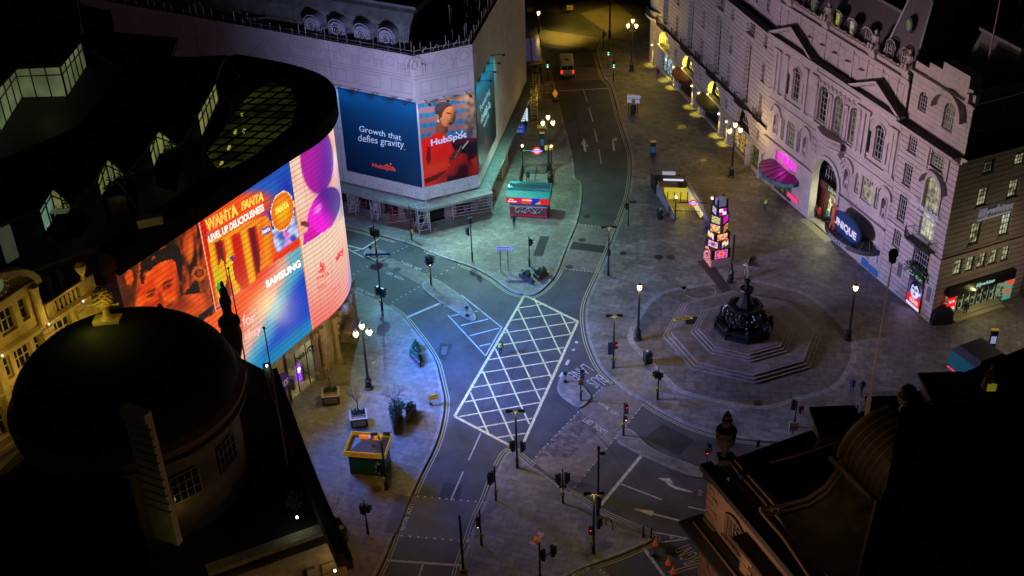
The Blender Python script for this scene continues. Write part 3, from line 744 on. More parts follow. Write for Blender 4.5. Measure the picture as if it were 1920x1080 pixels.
# mansard with dormers and corner pavilion
rf = MB()
rf.loft([[(0.2, .9, 18.6), (17.6, .9, 18.6), (17.6, 12, 18.6), (.2, 12, 18.6)], [(0.2, .95, 22.2), (17.6, .95, 22.2), (17.6, 12, 22.2), (.2, 12, 22.2)], [(0.2, 3.3, 26.0), (17.6, 3.3, 26.0), (17.6, 11, 26.0), (.2, 11, 26.0)]])
rf.build('mansard_roof', mat('grey_slate_roof', (.11, .1, .11), .6, var=.35, vs=6, bump=.2, bs=20), th)
rt = MB(); rt.box(0, 17.7, 3.1, 3.6, 26.0, 26.35); rt.build('roof_kerb', M_lead, th)
for i, u in enumerate((2.6, 5.0, 9.6, 12.2, 14.9)):
    d = MB(); z0 = 22.4
    d.loft([[(u + .72 * math.cos(math.pi * k / 8), 1.15, z0 + 1.35 + .35 * math.sin(math.pi * k / 8)) for k in range(9)] + [(u - .72, 1.15, z0), (u + .72, 1.15, z0)],
            [(u + .72 * math.cos(math.pi * k / 8), 3.4, z0 + 1.35 + .35 * math.sin(math.pi * k / 8)) for k in range(9)] + [(u - .72, 3.4, z0), (u + .72, 3.4, z0)]], 0)
    d.loft([[(u + .85 * math.cos(math.pi * k / 8), 1.0, z0 + 1.35 + .48 * math.sin(math.pi * k / 8)) for k in range(9)] + [(u + .72 * math.cos(math.pi * k / 8), 1.0, z0 + 1.35 + .35 * math.sin(math.pi * k / 8)) for k in range(8, -1, -1)],
            [(u + .85 * math.cos(math.pi * k / 8), 1.2, z0 + 1.35 + .48 * math.sin(math.pi * k / 8)) for k in range(9)] + [(u + .72 * math.cos(math.pi * k / 8), 1.2, z0 + 1.35 + .35 * math.sin(math.pi * k / 8)) for k in range(8, -1, -1)]], 1)
    dd = d.build('dormer', [mat('dormer_cheek', (.07, .065, .07), .6), M_trim], th)
    window(dd, (u - .36, u + .36, z0 + .1, z0 + 1.45), M_litgreen if i in (1,) else (M_lityellow if i == 2 else (M_litwarm if i == 3 else M_glass)), dep=1.14, nu=2, nz=2, name='dormer_window')
pv = MB()
pv.loft([[(17.5, 1.0, 21.8), (22.6, 1.0, 21.8), (22.6, 6.5, 21.8), (17.5, 6.5, 21.8)], [(18.9, 2.6, 29.0), (21.9, 2.6, 29.0), (21.9, 5, 29.0), (18.9, 5, 29.0)]])
pv.build('pavilion_roof', MATS['grey_slate_roof'], th)
pc = MB(); pc.box(18.7, 22.1, 2.35, 5.2, 29.0, 29.35)
pc.tube((17.5, 1.0, 21.8), (18.9, 2.6, 29.0), .16, n=5); pc.tube((22.6, 1.0, 21.8), (21.9, 2.6, 29.0), .16, n=5); pc.build('roof_kerb', M_lead, th)
for u, z in ((18.8, 22.5), (21.1, 22.5)):
    d = MB(); d.loft([[(u + .72 * math.cos(math.pi * k / 8), 1.0, z + 1.35 + .35 * math.sin(math.pi * k / 8)) for k in range(9)] + [(u - .72, 1.0, z), (u + .72, 1.0, z)],
            [(u + .72 * math.cos(math.pi * k / 8), 3.0, z + 1.35 + .35 * math.sin(math.pi * k / 8)) for k in range(9)] + [(u - .72, 3.0, z), (u + .72, 3.0, z)]], 0)
    archivolt(d, u, z + 1.8, .72, .14, .0, 1, y=1.0); dd = d.build('dormer', [MATS['dormer_cheek'], M_trim], th)
    window(dd, (u - .36, u + .36, z + .1, z + 1.45), M_glass, dep=.99, nu=2, nz=3, name='dormer_window')
ov = MB(); ov.loft([[(20.3 + .62 * math.cos(k * .524), y, 26.3 + .85 * math.sin(k * .524)) for k in range(12)] for y in (1.5, 2.6)]); od = ov.build('oval_dormer', MATS['dormer_cheek'], th)
ov = MB(); ov.poly([(20.3 + .36 * math.cos(-k * .524), 1.48, 26.3 + .55 * math.sin(-k * .524)) for k in range(12)]); ov.build('oval_window', M_litgreen, od)
body = MB(); body.box(.01, 23.59, 12, 30, 0, 22.0); body.box(.01, 23.5, .8, 12.0, 18.4, 18.7); body.build('roof_slab', M_roof, th)

# canopy with magenta light
def canopy(name, label, catg, u0, u1, z, pr, mats, fascia):
    r = empty(name, label, catg, TW.w((u0 + u1) / 2, z), TW.ang)
    n = 18; pts = [(-(u1 - u0) / 2 * math.cos(math.pi * i / n), -pr * math.sin(math.pi * i / n) ** .8) for i in range(n + 1)]
    top = MB(); top.loft([[(x * .62, -.02 + y * .12, .6) for x, y in pts], [(x, y, .22) for x, y in pts]], 0, caps=False, closed=False)
    for i in range(0, n + 1, 2): top.tube((pts[i][0] * .62, pts[i][1] * .12 - .02, .62), (pts[i][0], pts[i][1], .25), .05, n=4, m=1)
    top.build('canopy_roof', mats, r)
    fa = MB(); a = [(x, y) for x, y in pts]; b = [(x * .97, y * .97) for x, y in pts]
    fa.loft([[(x, y, -.25) for x, y in a], [(x, y, .3) for x, y in a]], 0, caps=False, closed=False)
    fa.prism([(x, y) for x, y in b], -.28, -.22, 1); fa.build('fascia', fascia, r)
    return r, pts
c1, cp = canopy('canopy', 'magenta lit fan-shaped glass canopy with blue lettered rim on the theatre front', 'canopy', 1.3, 7.7, 3.3, 2.7,
    [mat('magenta_glass', (.035, .006, .03), .5, emit=(.3, 0, .17), es=.28), mat('canopy_rib', (.03, .01, .03), .5)], [mat('blue_fascia', (.02, .05, .09), .4), M_black])
def rim_text(root, pts, s, z0, z1, m, t0=.08, t1=.92, bold=.01):
    L = [0]
    for p, q in zip(pts, pts[1:]): L.append(L[-1] + math.dist(p, q))
    def f(u, v):
        d = (t0 + (t1 - t0) * u) * L[-1]; i = max(0, min(len(pts) - 2, next((k for k in range(len(L) - 1) if L[k + 1] >= d), len(pts) - 2)))
        t = (d - L[i]) / (L[i + 1] - L[i]); x = pts[i][0] + (pts[i + 1][0] - pts[i][0]) * t; y = pts[i][1] + (pts[i + 1][1] - pts[i][1]) * t
        return (x * 1.012, y * 1.012 - .01, z0 + (z1 - z0) * v)
    mb = MB(); text(mb, s, f, bold=bold); return mb.build('lettering', m, root)
rim_text(c1, cp, 'THE CRITERION  THE CRITERION', -.18, .2, glow('pale_blue_letters', (.12, .3, .5), .6))
lamp('canopy_glow', (0, -.6, 1.5), 70, (1, .05, .8), c1)
nb = MB(); nb.box(5.9, 8.0, -.25, -.15, 1.0, 1.5); nb.build('neon_panel', glow('hot_pink_neon', (1, .05, .25), .9), th)
c2, cp2 = canopy('canopy', 'dark ribbed theatre canopy carrying a blue oval show sign', 'canopy', 15.0, 23.3, 3.1, 2.7,
    [mat('dark_canopy_glass', (.03, .03, .04), .3), mat('grey_rib', (.2, .2, .2), .5)], [mat('green_fascia', (.05, .07, .07), .5), M_black])
rim_text(c2, cp2, 'THEATRE', -.2, .2, mat('white_letters', (.6, .6, .6), .5), .38, .66)
ov = MB(); ov.loft([[(.3 + 2.7 * math.cos(k * .2618), -1.9 + y, 1.55 + 1.35 * math.sin(k * .2618)) for k in range(24)] for y in (0, .25)])
so = ov.build('oval_sign', mat('deep_blue_board', (.008, .03, .11), .4, emit=(.01, .05, .2), es=.2), c2)
t_ = MB(); ptext(t_, 'UNiQUE', (-1.75, -1.93, .95), (2.45, -1.93, .8), (-1.75, -1.93, 2.0), bold=.05); t_.build('sign_lettering', mat('sign_white', (.7, .7, .7), .5, emit=(.7, .75, .85), es=.3), so)
fg = MB()                                             # acrobat cut-out on the sign
fg.path([(-1.5, -2.1, 1.1), (-1.55, -2.12, 1.8), (-1.5, -2.1, 2.5), (-1.45, -2.1, 2.9)], [.14, .2, .22, .09], 7)
fg.ball((-1.42, -2.1, 3.15), .17, 8)
fg.path([(-1.3, -2.1, 2.75), (-.9, -2.15, 3.1), (-.55, -2.1, 3.5)], [.08, .06, .04]); fg.path([(-1.65, -2.1, 2.75), (-2.0, -2.1, 3.3), (-2.3, -2.1, 4.0)], [.08, .06, .04])
fg.path([(-1.6, -2.1, 1.2), (-1.9, -2.15, .5), (-1.8, -2.1, -.2)], [.12, .09, .05]); fg.path([(-1.4, -2.1, 1.2), (-1.2, -2.15, .6), (-1.5, -2.1, .2)], [.12, .09, .05])
fg.build('sign_figure', mat('sign_figure_red', (.45, .08, .04), .5, emit=(.5, .1, .05), es=.25), so, smooth=True)
bd = MB()
bluem = mat('poster_blue', (.02, .07, .25), .4, emit=(.02, .1, .4), es=.35)
for i, (u, z, w, h, m) in enumerate(((16.0, 1.75, 1.9, .8, 1), (18.3, 1.55, 1.9, .8, 1), (20.1, 1.6, .8, .8, 0), (21.2, 1.5, .9, 1.5, 2), (22.6, 1.7, 1.0, 1.9, 2), (21.2, .35, 1.1, .8, 1), (22.7, .3, 1.5, .7, 1))):
    bd.box(u - w / 2, u + w / 2, -.12, -.03, z, z + h, m)
bd.build('poster_boards', [M_trim, bluem, mat('poster_print', (.4, .4, .42), .4, var=.7, vs=5)], th)
lamp('canopy_downlight', (19.0, -1.0, 2.6), 6, (.8, .8, 1), th)

# ---- shop block, u 23.6 .. 32.22, and its dark return front
LW = Wall(TW.w(23.62, 0), TB); SW = Wall(TB, (51.2, 102.2))
lw = empty('corner_shop_building', 'pale pink-lit stone sports shop block on the corner with a dark side front', 'building', LW.w(0, 0), LW.ang)
o0 = 23.62
cols = []
L1 = [(24.9 - o0, 26.15 - o0, 19.85, 21.8, True), (24.9 - o0, 26.15 - o0, 15.6, 17.25), (24.9 - o0, 26.15 - o0, 12.1, 14.3), (24.9 - o0, 26.15 - o0, 8.15, 10.9), (24.9 - o0, 26.1 - o0, 5.1, 7.0)]
L2 = [(28.55 - o0, 30.1 - o0, 19.6, 22.3, True), (28.3 - o0, 30.2 - o0, 15.7, 17.2), (28.35 - o0, 30.55 - o0, 11.2, 14.9, True), (28.35 - o0, 30.5 - o0, 8.2, 10.8), (28.2 - o0, 30.7 - o0, 4.7, 7.1)]
W8 = LW.L
mb = MB(); hole_wall(mb, 0, W8, 0, 18.0, [o for o in L1 + L2 if o[3] < 18] + [(28.45 - o0, 30.6 - o0, .3, 4.55)], .35); mb.build('wall', M_rust, lw)
mb = MB(); hole_wall(mb, 0, W8, 18.0, 23.1, [o for o in L1 + L2 if o[3] > 18], .35, y=.35); mb.poly([(0, .35, 18), (0, 6, 18), (0, 6, 23.1), (0, .35, 23.1)][::-1]); mb.build('attic_wall', slab_mat('attic_stone', (.47, .43, .42), (.43, .4, .39), (.1, .09, .09), 90, .5, ms=.02, rough=.75, stain=.2, tint=.1, vert=True), lw)
for o in L1: window(lw, o, M_glass, y=.35 if o[3] > 18 else 0, nu=4, nz=5)
for o, g_ in zip(L2, (M_litdim, M_litdim, M_litwarm, M_litbright, M_glass)): window(lw, o, g_, y=.35 if o[3] > 18 else 0, nu=5 if o[2] > 5 else 7, nz=4, fr=M_frame)
tr = MB()
cornice(tr, -.1, W8 + .0, 18.3, .85, .7, 0, 1); cornice(tr, -.1, W8 + .3, 23.4, .4, .4, 0, y=.35); tr.box(0, W8, .4, .8, 23.4, 24.2); tr.box(3.9, 7.6, .3, 1.6, 23.4, 25.6); tr.box(2.0, 3.9, .35, 1.4, 23.4, 24.8); tr.box(7.3, 8.2, .35, 1.4, 23.4, 24.5)
cornice(tr, 0, W8 + .1, 7.5, .2, .25)
archivolt(tr, 5.7, 23.2, 1.9, .35, .7, y=.35, n=16); archivolt(tr, 5.83, 15.35, 1.55, .28, .6); archivolt(tr, 5.83, 14.9, 1.1, .25, .15, z0=11.2)
tr.box(4.2, 4.5, -.15, 0, 15.2, 17.4); tr.box(7.1, 7.4, -.15, 0, 15.2, 17.4)
for o in L1 + L2:
    if o[3] < 18: sill(tr, o[0], o[1], o[2])
tr.box(2.6, 3.75, -.06, 0, 2.1, 4.1); tr.box(7.3, 8.35, -.06, 0, 2.1, 4.1)
tr.build('stone_trim', [M_trim, M_roof], lw)
for a, b in ((2.8, 3.5), (7.55, 8.15)): bp_ = MB(); bp_.box(a, b, -.09, -.06, 2.3, 3.9); bp_.build('blank_panel', mat('grey_panel', (.12, .12, .14), .3), lw)
rail_balcony(lw, 4.0, 7.6, 7.75, .9, 1.0, bow=.5)
hd = MB(); random.seed(3)
for i in range(260):
    u = random.uniform(4.3, 7.4); z = random.uniform(4.1, 5.1); y = random.uniform(-.7, 0); r = random.uniform(.08, .16); a = random.random() * 6
    hd.poly([(u + r * math.cos(a + t), y + r * .6 * math.sin(a * 2 + t), z + r * math.sin(a + t)) for t in (0, 1.9, 3.9)])
hd.build('hanging_greenery', mat('evergreen', (.02, .07, .03), .6), lw)
M_lily = mat('sign_silver', (.42, .42, .45), .4, emit=(.6, .6, .75), es=.22)
def script_sign(parent, u0, u1, z, h, y=-.35):
    mb = MB()
    for k in range(2): ptext(mb, 'lillywhites', (u0, y + k * .03, z), (u1, y + k * .03, z), (u0 + .05, y + k * .03, z + h), bold=.006, shear=.12)
    mb.box(u0 + .1, u1, y, y + .15, z - .17, z - .06)
    return mb.build('shop_sign', M_lily, parent)
script_sign(lw, 26.95 - o0, 31.1 - o0, 10.75, 1.15)
# the bright shop screen with a portrait poster
ps = MB(); ps.box(28.4 - o0, 30.65 - o0, -.12, .0, .3, 3.6, 0); psc = ps.build('shop_screen', M_black, lw)
scr = MB(); sw_, sh_ = 44, 66; cols_ = []
def face_px(u, v):
    x, y = (u - .5) * 2, (v - .62) * 2.2
    base = (.95, .04, .03) if v < .42 else (.25, .2, .35)
    if v < .1: base = (.8, .85, 1.0)
    if v > .9: base = (.12, .1, .2)
    if v > .3:
        e = (x / .62) ** 2 + (y / .62) ** 2
        if e < 1: base = (.75, .78, 1.0)
        if e < 1 and ((x - .22) ** 2 / .03 + (y - .12) ** 2 / .008 < 1 or (x + .24) ** 2 / .03 + (y - .12) ** 2 / .008 < 1): base = (.05, .04, .12)
        if e < 1 and x * x / .04 + (y + .28) ** 2 / .006 < 1: base = (.3, .1, .2)
        if e < 1 and abs(x) < .05 and -.15 < y < .1: base = (.45, .4, .6)
        if e < 1.5 and y > .38 + .1 * math.sin(x * 9): base = (.04, .03, .1)
        if .85 < e < 1.6 and y > -.1: base = (.05, .03, .1)
    return base
for j in range(sh_):
    for i in range(sw_):
        u, v = i / sw_, j / sh_; x0, x1 = 4.9 + u * 2.05, 4.9 + (i + 1) / sw_ * 2.05; z0, z1 = .4 + v * 3.1, .4 + (j + 1) / sh_ * 3.1
        scr.poly([(x0, -.13, z0), (x1, -.13, z0), (x1, -.13, z1), (x0, -.13, z1)]); cols_.append(face_px(u + .5 / sw_, v + .5 / sh_))
def paint_mat(name, strength, lines=None):
    if name in MATS: return MATS[name]
    m = mat(name, (.01, .01, .01), .35, emit=(1, 1, 1), es=strength); nt = m.node_tree; b = nt.nodes['Principled BSDF']
    at_ = nt.nodes.new('ShaderNodeVertexColor'); at_.layer_name = 'Col'
    nt.links.new(at_.outputs['Color'], b.inputs['Emission Color'])
    return m
def face_colors(o, cols, g=1.75):
    ca = o.data.color_attributes.new('Col', 'FLOAT_COLOR', 'CORNER'); arr = []
    for p, c in zip(o.data.polygons, cols): arr += [max(0, c[0]) ** g, max(0, c[1]) ** g, max(0, c[2]) ** g, 1.0] * p.loop_total
    ca.data.foreach_set('color', arr)
so = scr.build('screen_picture', paint_mat('screen_picture', 1.0), psc); face_colors(so, cols_)
tt = MB(); ptext(tt, 'Lillywhites', (4.8, -.36, 3.75), (7.0, -.36, 3.75), (4.8, -.36, 4.35), bold=.01, shear=.15); tt.build('sign_lettering', MATS['sign_teal_white'], lw)
tt = MB(); ptext(tt, 'OLIVER', (5.35, -.14, .95), (6.75, -.14, .95), (5.35, -.14, 1.35), bold=.03); tt.build('screen_lettering', glow('white_led', (1, 1, 1), 1), psc)
lamp('screen_spill', (5.9, -.7, 1.6), 42, (.45, .35, 1.0), lw)
# return front, local frame rotated
inv = (Matrix.Translation(LW.w(0, 0)) @ Matrix.Rotation(LW.ang, 4, 'Z')).inverted()
SM = inv @ Matrix.Translation(SW.w(0, 0)) @ Matrix.Rotation(SW.ang, 4, 'Z')
MB0 = MB
class MS(MB):                                         # mesh builder for the side front, stored in the building's own frame
    def build(s, name, mats, parent=None, **k):
        s.v = [tuple(SM @ Vector(p)) for p in s.v]
        return MB0.build(s, name, mats, parent, **k)
rows = [(19.7, 21.4, True), (15.75, 17.2, False), (12.3, 14.25, False), (8.15, 10.55, False)]
so_ = [(c - .65, c + .65, a, b, ar) for c in (3.6, 7.25) for a, b, ar in rows]
sm = [(1.75 + i * 1.45, 2.85 + i * 1.45, 5.0, 6.75) for i in range(5)]
M_rustd = M_rust
mb = MS(); hole_wall(mb, 0, 11.2, 0, 18.0, [o for o in so_ if o[3] < 18] + sm + [(1.5, 9.6, .3, 3.9)], .35); mb.build('side_wall', M_rust, lw)
mb = MS(); hole_wall(mb, .35, 11.2, 18.0, 23.1, [o for o in so_ if o[3] > 18], .35, y=.35); mb.build('side_attic_wall', MATS['attic_stone'], lw)
def swindow(o, g_, nu, nz, y=0.0, name='window', fr=None):
    _b = globals()['MB']; globals()['MB'] = MS
    try: window(lw, o, g_, y=y, nu=nu, nz=nz, fr=fr or M_blackframe, name=name)
    finally: globals()['MB'] = _b
gl = [M_lityellow, M_litdim, M_litwarm, M_litwarm, M_litwarm, M_litwarm, M_litwarm, M_litbright]
for o, g_ in zip(so_, gl): swindow(o, M_litwarm if g_ is M_lityellow else g_, 4, 4, .35 if o[3] > 18 else 0)
for o in sm: swindow(o, M_litwarm, 3, 3)
tr = MS(); cornice(tr, 0, 11.2, 18.3, .85, .7, 0, 1); cornice(tr, .3, 11.2, 23.4, .4, .4, 0, y=.35); cornice(tr, 0, 11.2, 7.5, .2, .25); tr.box(0, 11.2, .4, .8, 23.4, 24.2)
for o in so_:
    if o[3] < 18: sill(tr, o[0], o[1], o[2])
tr.build('side_trim', [M_trim, M_roof], lw)
mb = MS(); mb.box(1.5, 9.6, -.5, .3, 2.9, 3.9); mb.build('shop_fascia', mat('black_fascia', (.012, .01, .02), .3), lw)
mb = MS(); ptext(mb, 'lillywhites', (4.6, -.52, 3.15), (6.9, -.52, 3.15), (4.65, -.52, 3.7), bold=.02, shear=.15); mb.build('sign_lettering', MATS['sign_teal_white'], lw)
mb = MS(); mb.poly([(1.5, .34, .4), (9.6, .34, .4), (9.6, .34, 2.9), (1.5, .34, 2.9)]); mb.build('shop_window', lit('shop_boxes', (.45, .5, .3), .3, .9, 3.0), lw)
mb = MS()
for i in range(8): mb.box(2.6 + i * .78, 2.68 + i * .78, .2, .33, .4, 2.9)
for i in range(7): mb.box(2.8 + i * .78, 3.15 + i * .78, .24, .3, 1.7, 2.3); mb.box(2.85 + i * .78, 3.1 + i * .78, .24, .3, .8, 1.3)
mb.build('door_frame', M_black, lw)
mb = MS(); mb.box(1.35, 2.3, -.55, -.45, .2, 2.9); mb.build('sale_poster', glow('sale_red', (1, .01, .02), .9), lw)
mb = MS(); ptext(mb, 'SALE', (1.4, -.57, 1.5), (2.25, -.57, 1.5), (1.4, -.57, 1.85), bold=.05)
ptext(mb, '%', (1.6, -.57, .6), (2.0, -.57, .6), (1.6, -.57, 1.0), bold=.03); ptext(mb, '% %', (1.5, -.57, 2.3), (2.15, -.57, 2.3), (1.5, -.57, 2.6), bold=.03); mb.build('poster_lettering', MATS['white_led'], lw)
mb = MS(); mb.box(8.5, 9.5, -.5, -.42, .6, 2.9); mb.build('side_poster', mat('poster_teal', (.05, .3, .2), .4, emit=(.1, .5, .35), es=.5, var=.4, vs=4), lw)
mb = MS(); mb.box(8.6, 9.6, -.53, -.5, 2.3, 2.9); mb.box(8.65, 9.2, -.53, -.5, 1.2, 1.9); mb.build('side_poster_print', glow('poster_orange', (.9, .12, .06), .7), lw)
mb = MS(); mb.box(2.3, 8.4, -1.1, .3, .0, .28); mb.box(2.3, 8.4, -.6, .3, .28, .44); mb.build('door_steps', mat('pale_steps', (.42, .4, .28), .5), lw)
lamp('shop_and_fill_light', SM @ Vector((5.2, -1.2, 2.4)), 60, (1, .9, .4), lw); lamp('shop_and_fill_light', SM @ Vector((6, -7, 6)), 420, (1, .72, .4), lw)  # last lamp is added out in the street to brighten the side front
script = MS()
for k in range(2): ptext(script, 'lillywhites', (3.2, -.35 + k * .03, 11.1), (7.3, -.35 + k * .03, 11.1), (3.25, -.35 + k * .03, 12.2), bold=.006, shear=.12)
script.box(3.3, 7.3, -.35, -.2, 10.93, 11.04); script.build('shop_sign', M_lily, lw)
rf = MB(); far_ = [LW.w(0, 0), TB, SW.w(11.2, 0), SW.w(11.2, 0) + Vector((20, 45, 0)), LW.w(0, 0, 30)]
loc = [inv @ Vector((p[0], p[1], 0)) for p in far_]
rf.prism([(loc[0].x, .9), (loc[1].x - .2, .9)] + [(q.x, q.y + .9) for q in loc[2:]], 17.0, 23.3)
rf.build('roof_slab', M_roof, lw)
ma = MB(); ma.loft([[(1.5, 4.5, 23.3), (7.8, 4.5, 23.3), (7.8, 10, 23.3), (1.5, 10, 23.3)], [(2.0, 5.6, 27.0), (7.3, 5.6, 27.0), (7.3, 9, 27.0), (2.0, 9, 27.0)]]); ma.build('mansard_roof', MATS['grey_slate_roof'], lw)
ma = MB(); ma.box(1.8, 7.5, 5.35, 5.7, 27.0, 27.3); ma.box(7.3, 7.6, 5.6, 9, 27.0, 27.3)
for i in range(14): ma.box(-3 + i, -2.97 + i, 12, 12.03, 23.3, 28.4)
ma.tube((-3, 12, 28.4), (10, 12, 28.4), .03, n=4); ma.build('roof_kerb', M_lead, lw)
fp = MB(); b_ = LW.w(5.8, 23.4, 3.5)
fp.path([(0, 0, 0), (0, 0, 12)], [.09, .05], 8); fo = fp.build('flagpole', mat('pale_pole', (.4, .3, .26), .4), None, loc=b_); tag(fo, 'bare white flagpole on the roof above the corner shop', 'flagpole')
# neighbour further right along the return street, purple lit
nb = empty('shop_building', 'dark shop building with a red and blue lit window at the right edge', 'building', SW.w(11.25, 0), SW.ang)
mb = MB(); hole_wall(mb, 0, 14, 0, 20, [(3, 6, .4, 4.2), (8, 11, .4, 4.2)], .4); mb.box(0, 14, .5, 12, 19, 20.2); mb.build('wall', slab_mat('dark_rustication', (.2, .18, .18), (.17, .16, .16), (.03, .03, .03), 2.2, .55, ms=.04, vert=True), nb)
window(nb, (3, 6, .4, 4.2), glow('red_window', (.9, .02, .02), 1.0), nu=3, nz=1, name='shop_window'); window(nb, (8, 11, .4, 4.2), M_glass, nu=3, nz=1, name='shop_window')
bl = MB(); bl.poly([(3, .36, 3.0), (6, .36, 3.0), (6, .36, 4.2), (3, .36, 4.2)]); bl.build('lit_header', glow('blue_header', (.02, .05, 1), 1), nb)
lamp('neon_spill', (2.0, -1.0, 3.0), 26, (.6, .05, .8), nb)

# ---- curved wing to the left: u 0 .. 36.8
WA = (21.3, 163.97)
WW = Wall(WA, TA)
wg = empty('terrace_building', 'rusticated pink stone terrace with tall narrow windows and yellow lit arches', 'building', (*WA, 0), WW.ang)
LWg = WW.L
ops = []; bays = [4.1, 12.95, 21.75, 30.5]; sm_ = [8.5, 16.4, 17.2 - .8, 25.2, 34.1]
talls, uppers, arches, smalls, mezz = [], [], [], [], []
for c in bays:
    talls.append((c - .85, c + .85, 7.5, 15.1, True)); uppers.append((c - 1.1, c + 1.1, 15.9, 17.6)); arches.append((c - 2.0, c + 2.0, 3.9, 6.3, True))
for c in (8.3, 16.9, 25.4, 34.6):
    smalls += [(c - .4, c + .4, 16.0, 17.6), (c - .4, c + .4, 11.8, 13.9), (c - .4, c + .4, 7.4, 10.2)]; mezz.append((c - .35, c + .35, 4.2, 5.7))
shops = [(.6, 2.6, .3, 3.4), (2.9, 7.6, .3, 3.4), (9.6, 14.6, .3, 3.4), (18.2, 23.4, .3, 3.4), (25.0, 26.0, .3, 3.4), (27.4, 32.2, .3, 3.4), (33.2, 35.8, .3, 3.6)]
mb = MB(); hole_wall(mb, 0, LWg, 0, 18.0, talls + uppers + arches + smalls + mezz + shops, .5); mb.poly([(0, 0, 0), (0, 0, 18), (0, 15, 18), (0, 15, 0)]); mb.build('wall', M_rust, wg)
for o in talls: window(wg, o, M_glass, nu=3, nz=11, dep=.5)
for o in uppers: window(wg, o, M_glass, nu=5, nz=4, dep=.5)
for o in arches: window(wg, o, M_glass, nu=8, nz=3, dep=1.0)
for o in smalls: window(wg, o, M_void, nu=2, nz=3, dep=.5)
for o in mezz: window(wg, o, M_void, nu=2, nz=2, dep=.5)
M_cool = lit('shop_display_cool', (.5, .7, .75), .4, .9, 2.0)
for i, o in enumerate(shops): window(wg, o, (M_void, M_cool, M_void, M_void, M_litwarm, lit('shop_display_amber', (.8, .5, .15), .35, .9, 2.0), M_litdim)[i], nu=3, nz=1, fr=M_black, name='shop_window', dep=.5)
tr = MB()
cornice(tr, -.2, LWg, 7.05, .45, .45, 0, 1); cornice(tr, -.2, LWg + .1, 18.55, 1.0, .8, 0, 1)
cornice(tr, 0, LWg, 3.75, .2, .3)
for o in talls: archivolt(tr, (o[0] + o[1]) / 2, 15.1, .85, .16, .08, z0=7.5)
for o in arches: archivolt(tr, (o[0] + o[1]) / 2, 6.3, 2.0, .25, .12)
for o in uppers + smalls: sill(tr, o[0], o[1], o[2])
for u in (.3, 8.6, 15.2, 17.6, 24.2, 26.6, 32.7, 36.2): tr.box(u - .3, u + .3, -.25, 0, .12, 3.45); tr.box(u - .38, u + .38, -.32, 0, .12, .5)
tr.build('stone_trim', [M_trim, M_roof], wg)
mb = MB(); mb.box(0, LWg - .5, .6, 1.0, 18.5, 22.3); cornice(mb, 0, LWg - .5, 22.6, .3, .4, y=.6)
for c in [x * 2.9 + 1.4 for x in range(12)]:
    mb.box(c - .55, c + .55, .54, .6, 19.3, 19.5)
mb.build('attic_wall', MATS['attic_stone'], wg)
for c in [x * 2.9 + 1.4 for x in range(12)]: window(wg, (c - .4, c + .4, 19.5, 21.3), M_void, nu=2, nz=3, dep=.02, y=.56, name='attic_window')
rf = MB(); rf.loft([[(0, 1.0, 22.3), (LWg, 1.0, 22.3), (LWg, 14, 22.3), (0, 14, 22.3)], [(0, 3.8, 26), (LWg, 3.8, 26), (LWg, 12, 26), (0, 12, 26)]]); rf.box(0, LWg, 1.0, 14, 17.5, 22.25); rf.build('mansard_roof', M_roof, wg)
for o in talls: rail_balcony(wg, o[0] - .5, o[1] + .5, 7.15, .8, 1.0)
for o in smalls[2::3]: rail_balcony(wg, o[0] - .3, o[1] + .3, 7.15, .55, 1.0)
tu = MB(); tc_ = (-.5, 3.6)
tu.lathe([(4.2, 6.6), (4.6, 7.0), (4.6, 7.3), (3.9, 7.3), (3.9, 18), (4.7, 18.6), (4.7, 18.9)], 28, (*tc_, 0)); tu.lathe([(3.8, .1), (3.8, 6.6)], 28, (*tc_, 0)); tu.build('corner_turret', M_trim, wg)
tb = MB()
for i in range(14):
    a = math.pi * (.9 + i / 13 * 1.0); tb.box(tc_[0] + 4.45 * math.cos(a) - .02, tc_[0] + 4.45 * math.cos(a) + .02, tc_[1] + 4.45 * math.sin(a) - .02, tc_[1] + 4.45 * math.sin(a) + .02, 7.3, 8.4)
tb.lathe([(4.5, 8.3), (4.5, 8.42), (4.42, 8.42), (4.42, 8.3)], 28, (*tc_, 0)); tb.build('turret_balcony', M_black, wg)
# downlights on the piers (lit lamps in the picture)
yl = (1.0, .80, .07)
M_bulb = glow('amber_bulb', (1, .85, .25), 6)
for u in (.3, 5.9, 8.6, 15.2, 17.6, 24.2, 26.6):
    f = MB(); f.lathe([(.09, 3.05), (.09, 3.2)], 8, (u, -.42, 0)); f.build('pier_lamp', M_bulb, wg)
    lamp('pier_light', (u, -.5, 2.9), 650, (1, .78, .05), wg, 'SPOT', .05, aim=None, spot=46, blend=1)
for c in bays[:3]:
    lamp('arch_light', (c - 1.1, .25, 4.7), 130, (1, .8, .05), wg)
    f = MB(); f.ball((c - 1.75, -.2, 4.0), .1, 8); f.build('arch_lamp', M_bulb, wg)
lamp('arch_light', (bays[3] - .5, -.1, 4.3), 2, yl, wg); lamp('alcove_light', (34.5, .3, 2.8), 12, yl, wg)
def awning(name, label, u, w, z, pr, m, m2):
    r = empty(name, label, 'awning', WW.w(u, z), WW.ang); mb = MB(); n = 14
    mb.loft([[(-w / 2 * math.cos(math.pi * i / n), -.05, .45 * math.sin(math.pi * i / n) ** .5 + .2) for i in range(n + 1)], [(-w / 2 * math.cos(math.pi * i / n), -pr * math.sin(math.pi * i / n) ** .7, .15) for i in range(n + 1)], [(-w / 2 * math.cos(math.pi * i / n), -pr * math.sin(math.pi * i / n) ** .7, -.25) for i in range(n + 1)]], 0, caps=False, closed=False)
    mb.build('awning_cloth', m, r)
    v = MB(); ptext(v, m2, (-w * .3, -pr - .03, -.18), (w * .3, -pr - .03, -.18), (-w * .3, -pr - .03, .1), bold=.01); v.build('lettering', mat('awning_letters', (.5, .5, .45), .5), r)
    return r
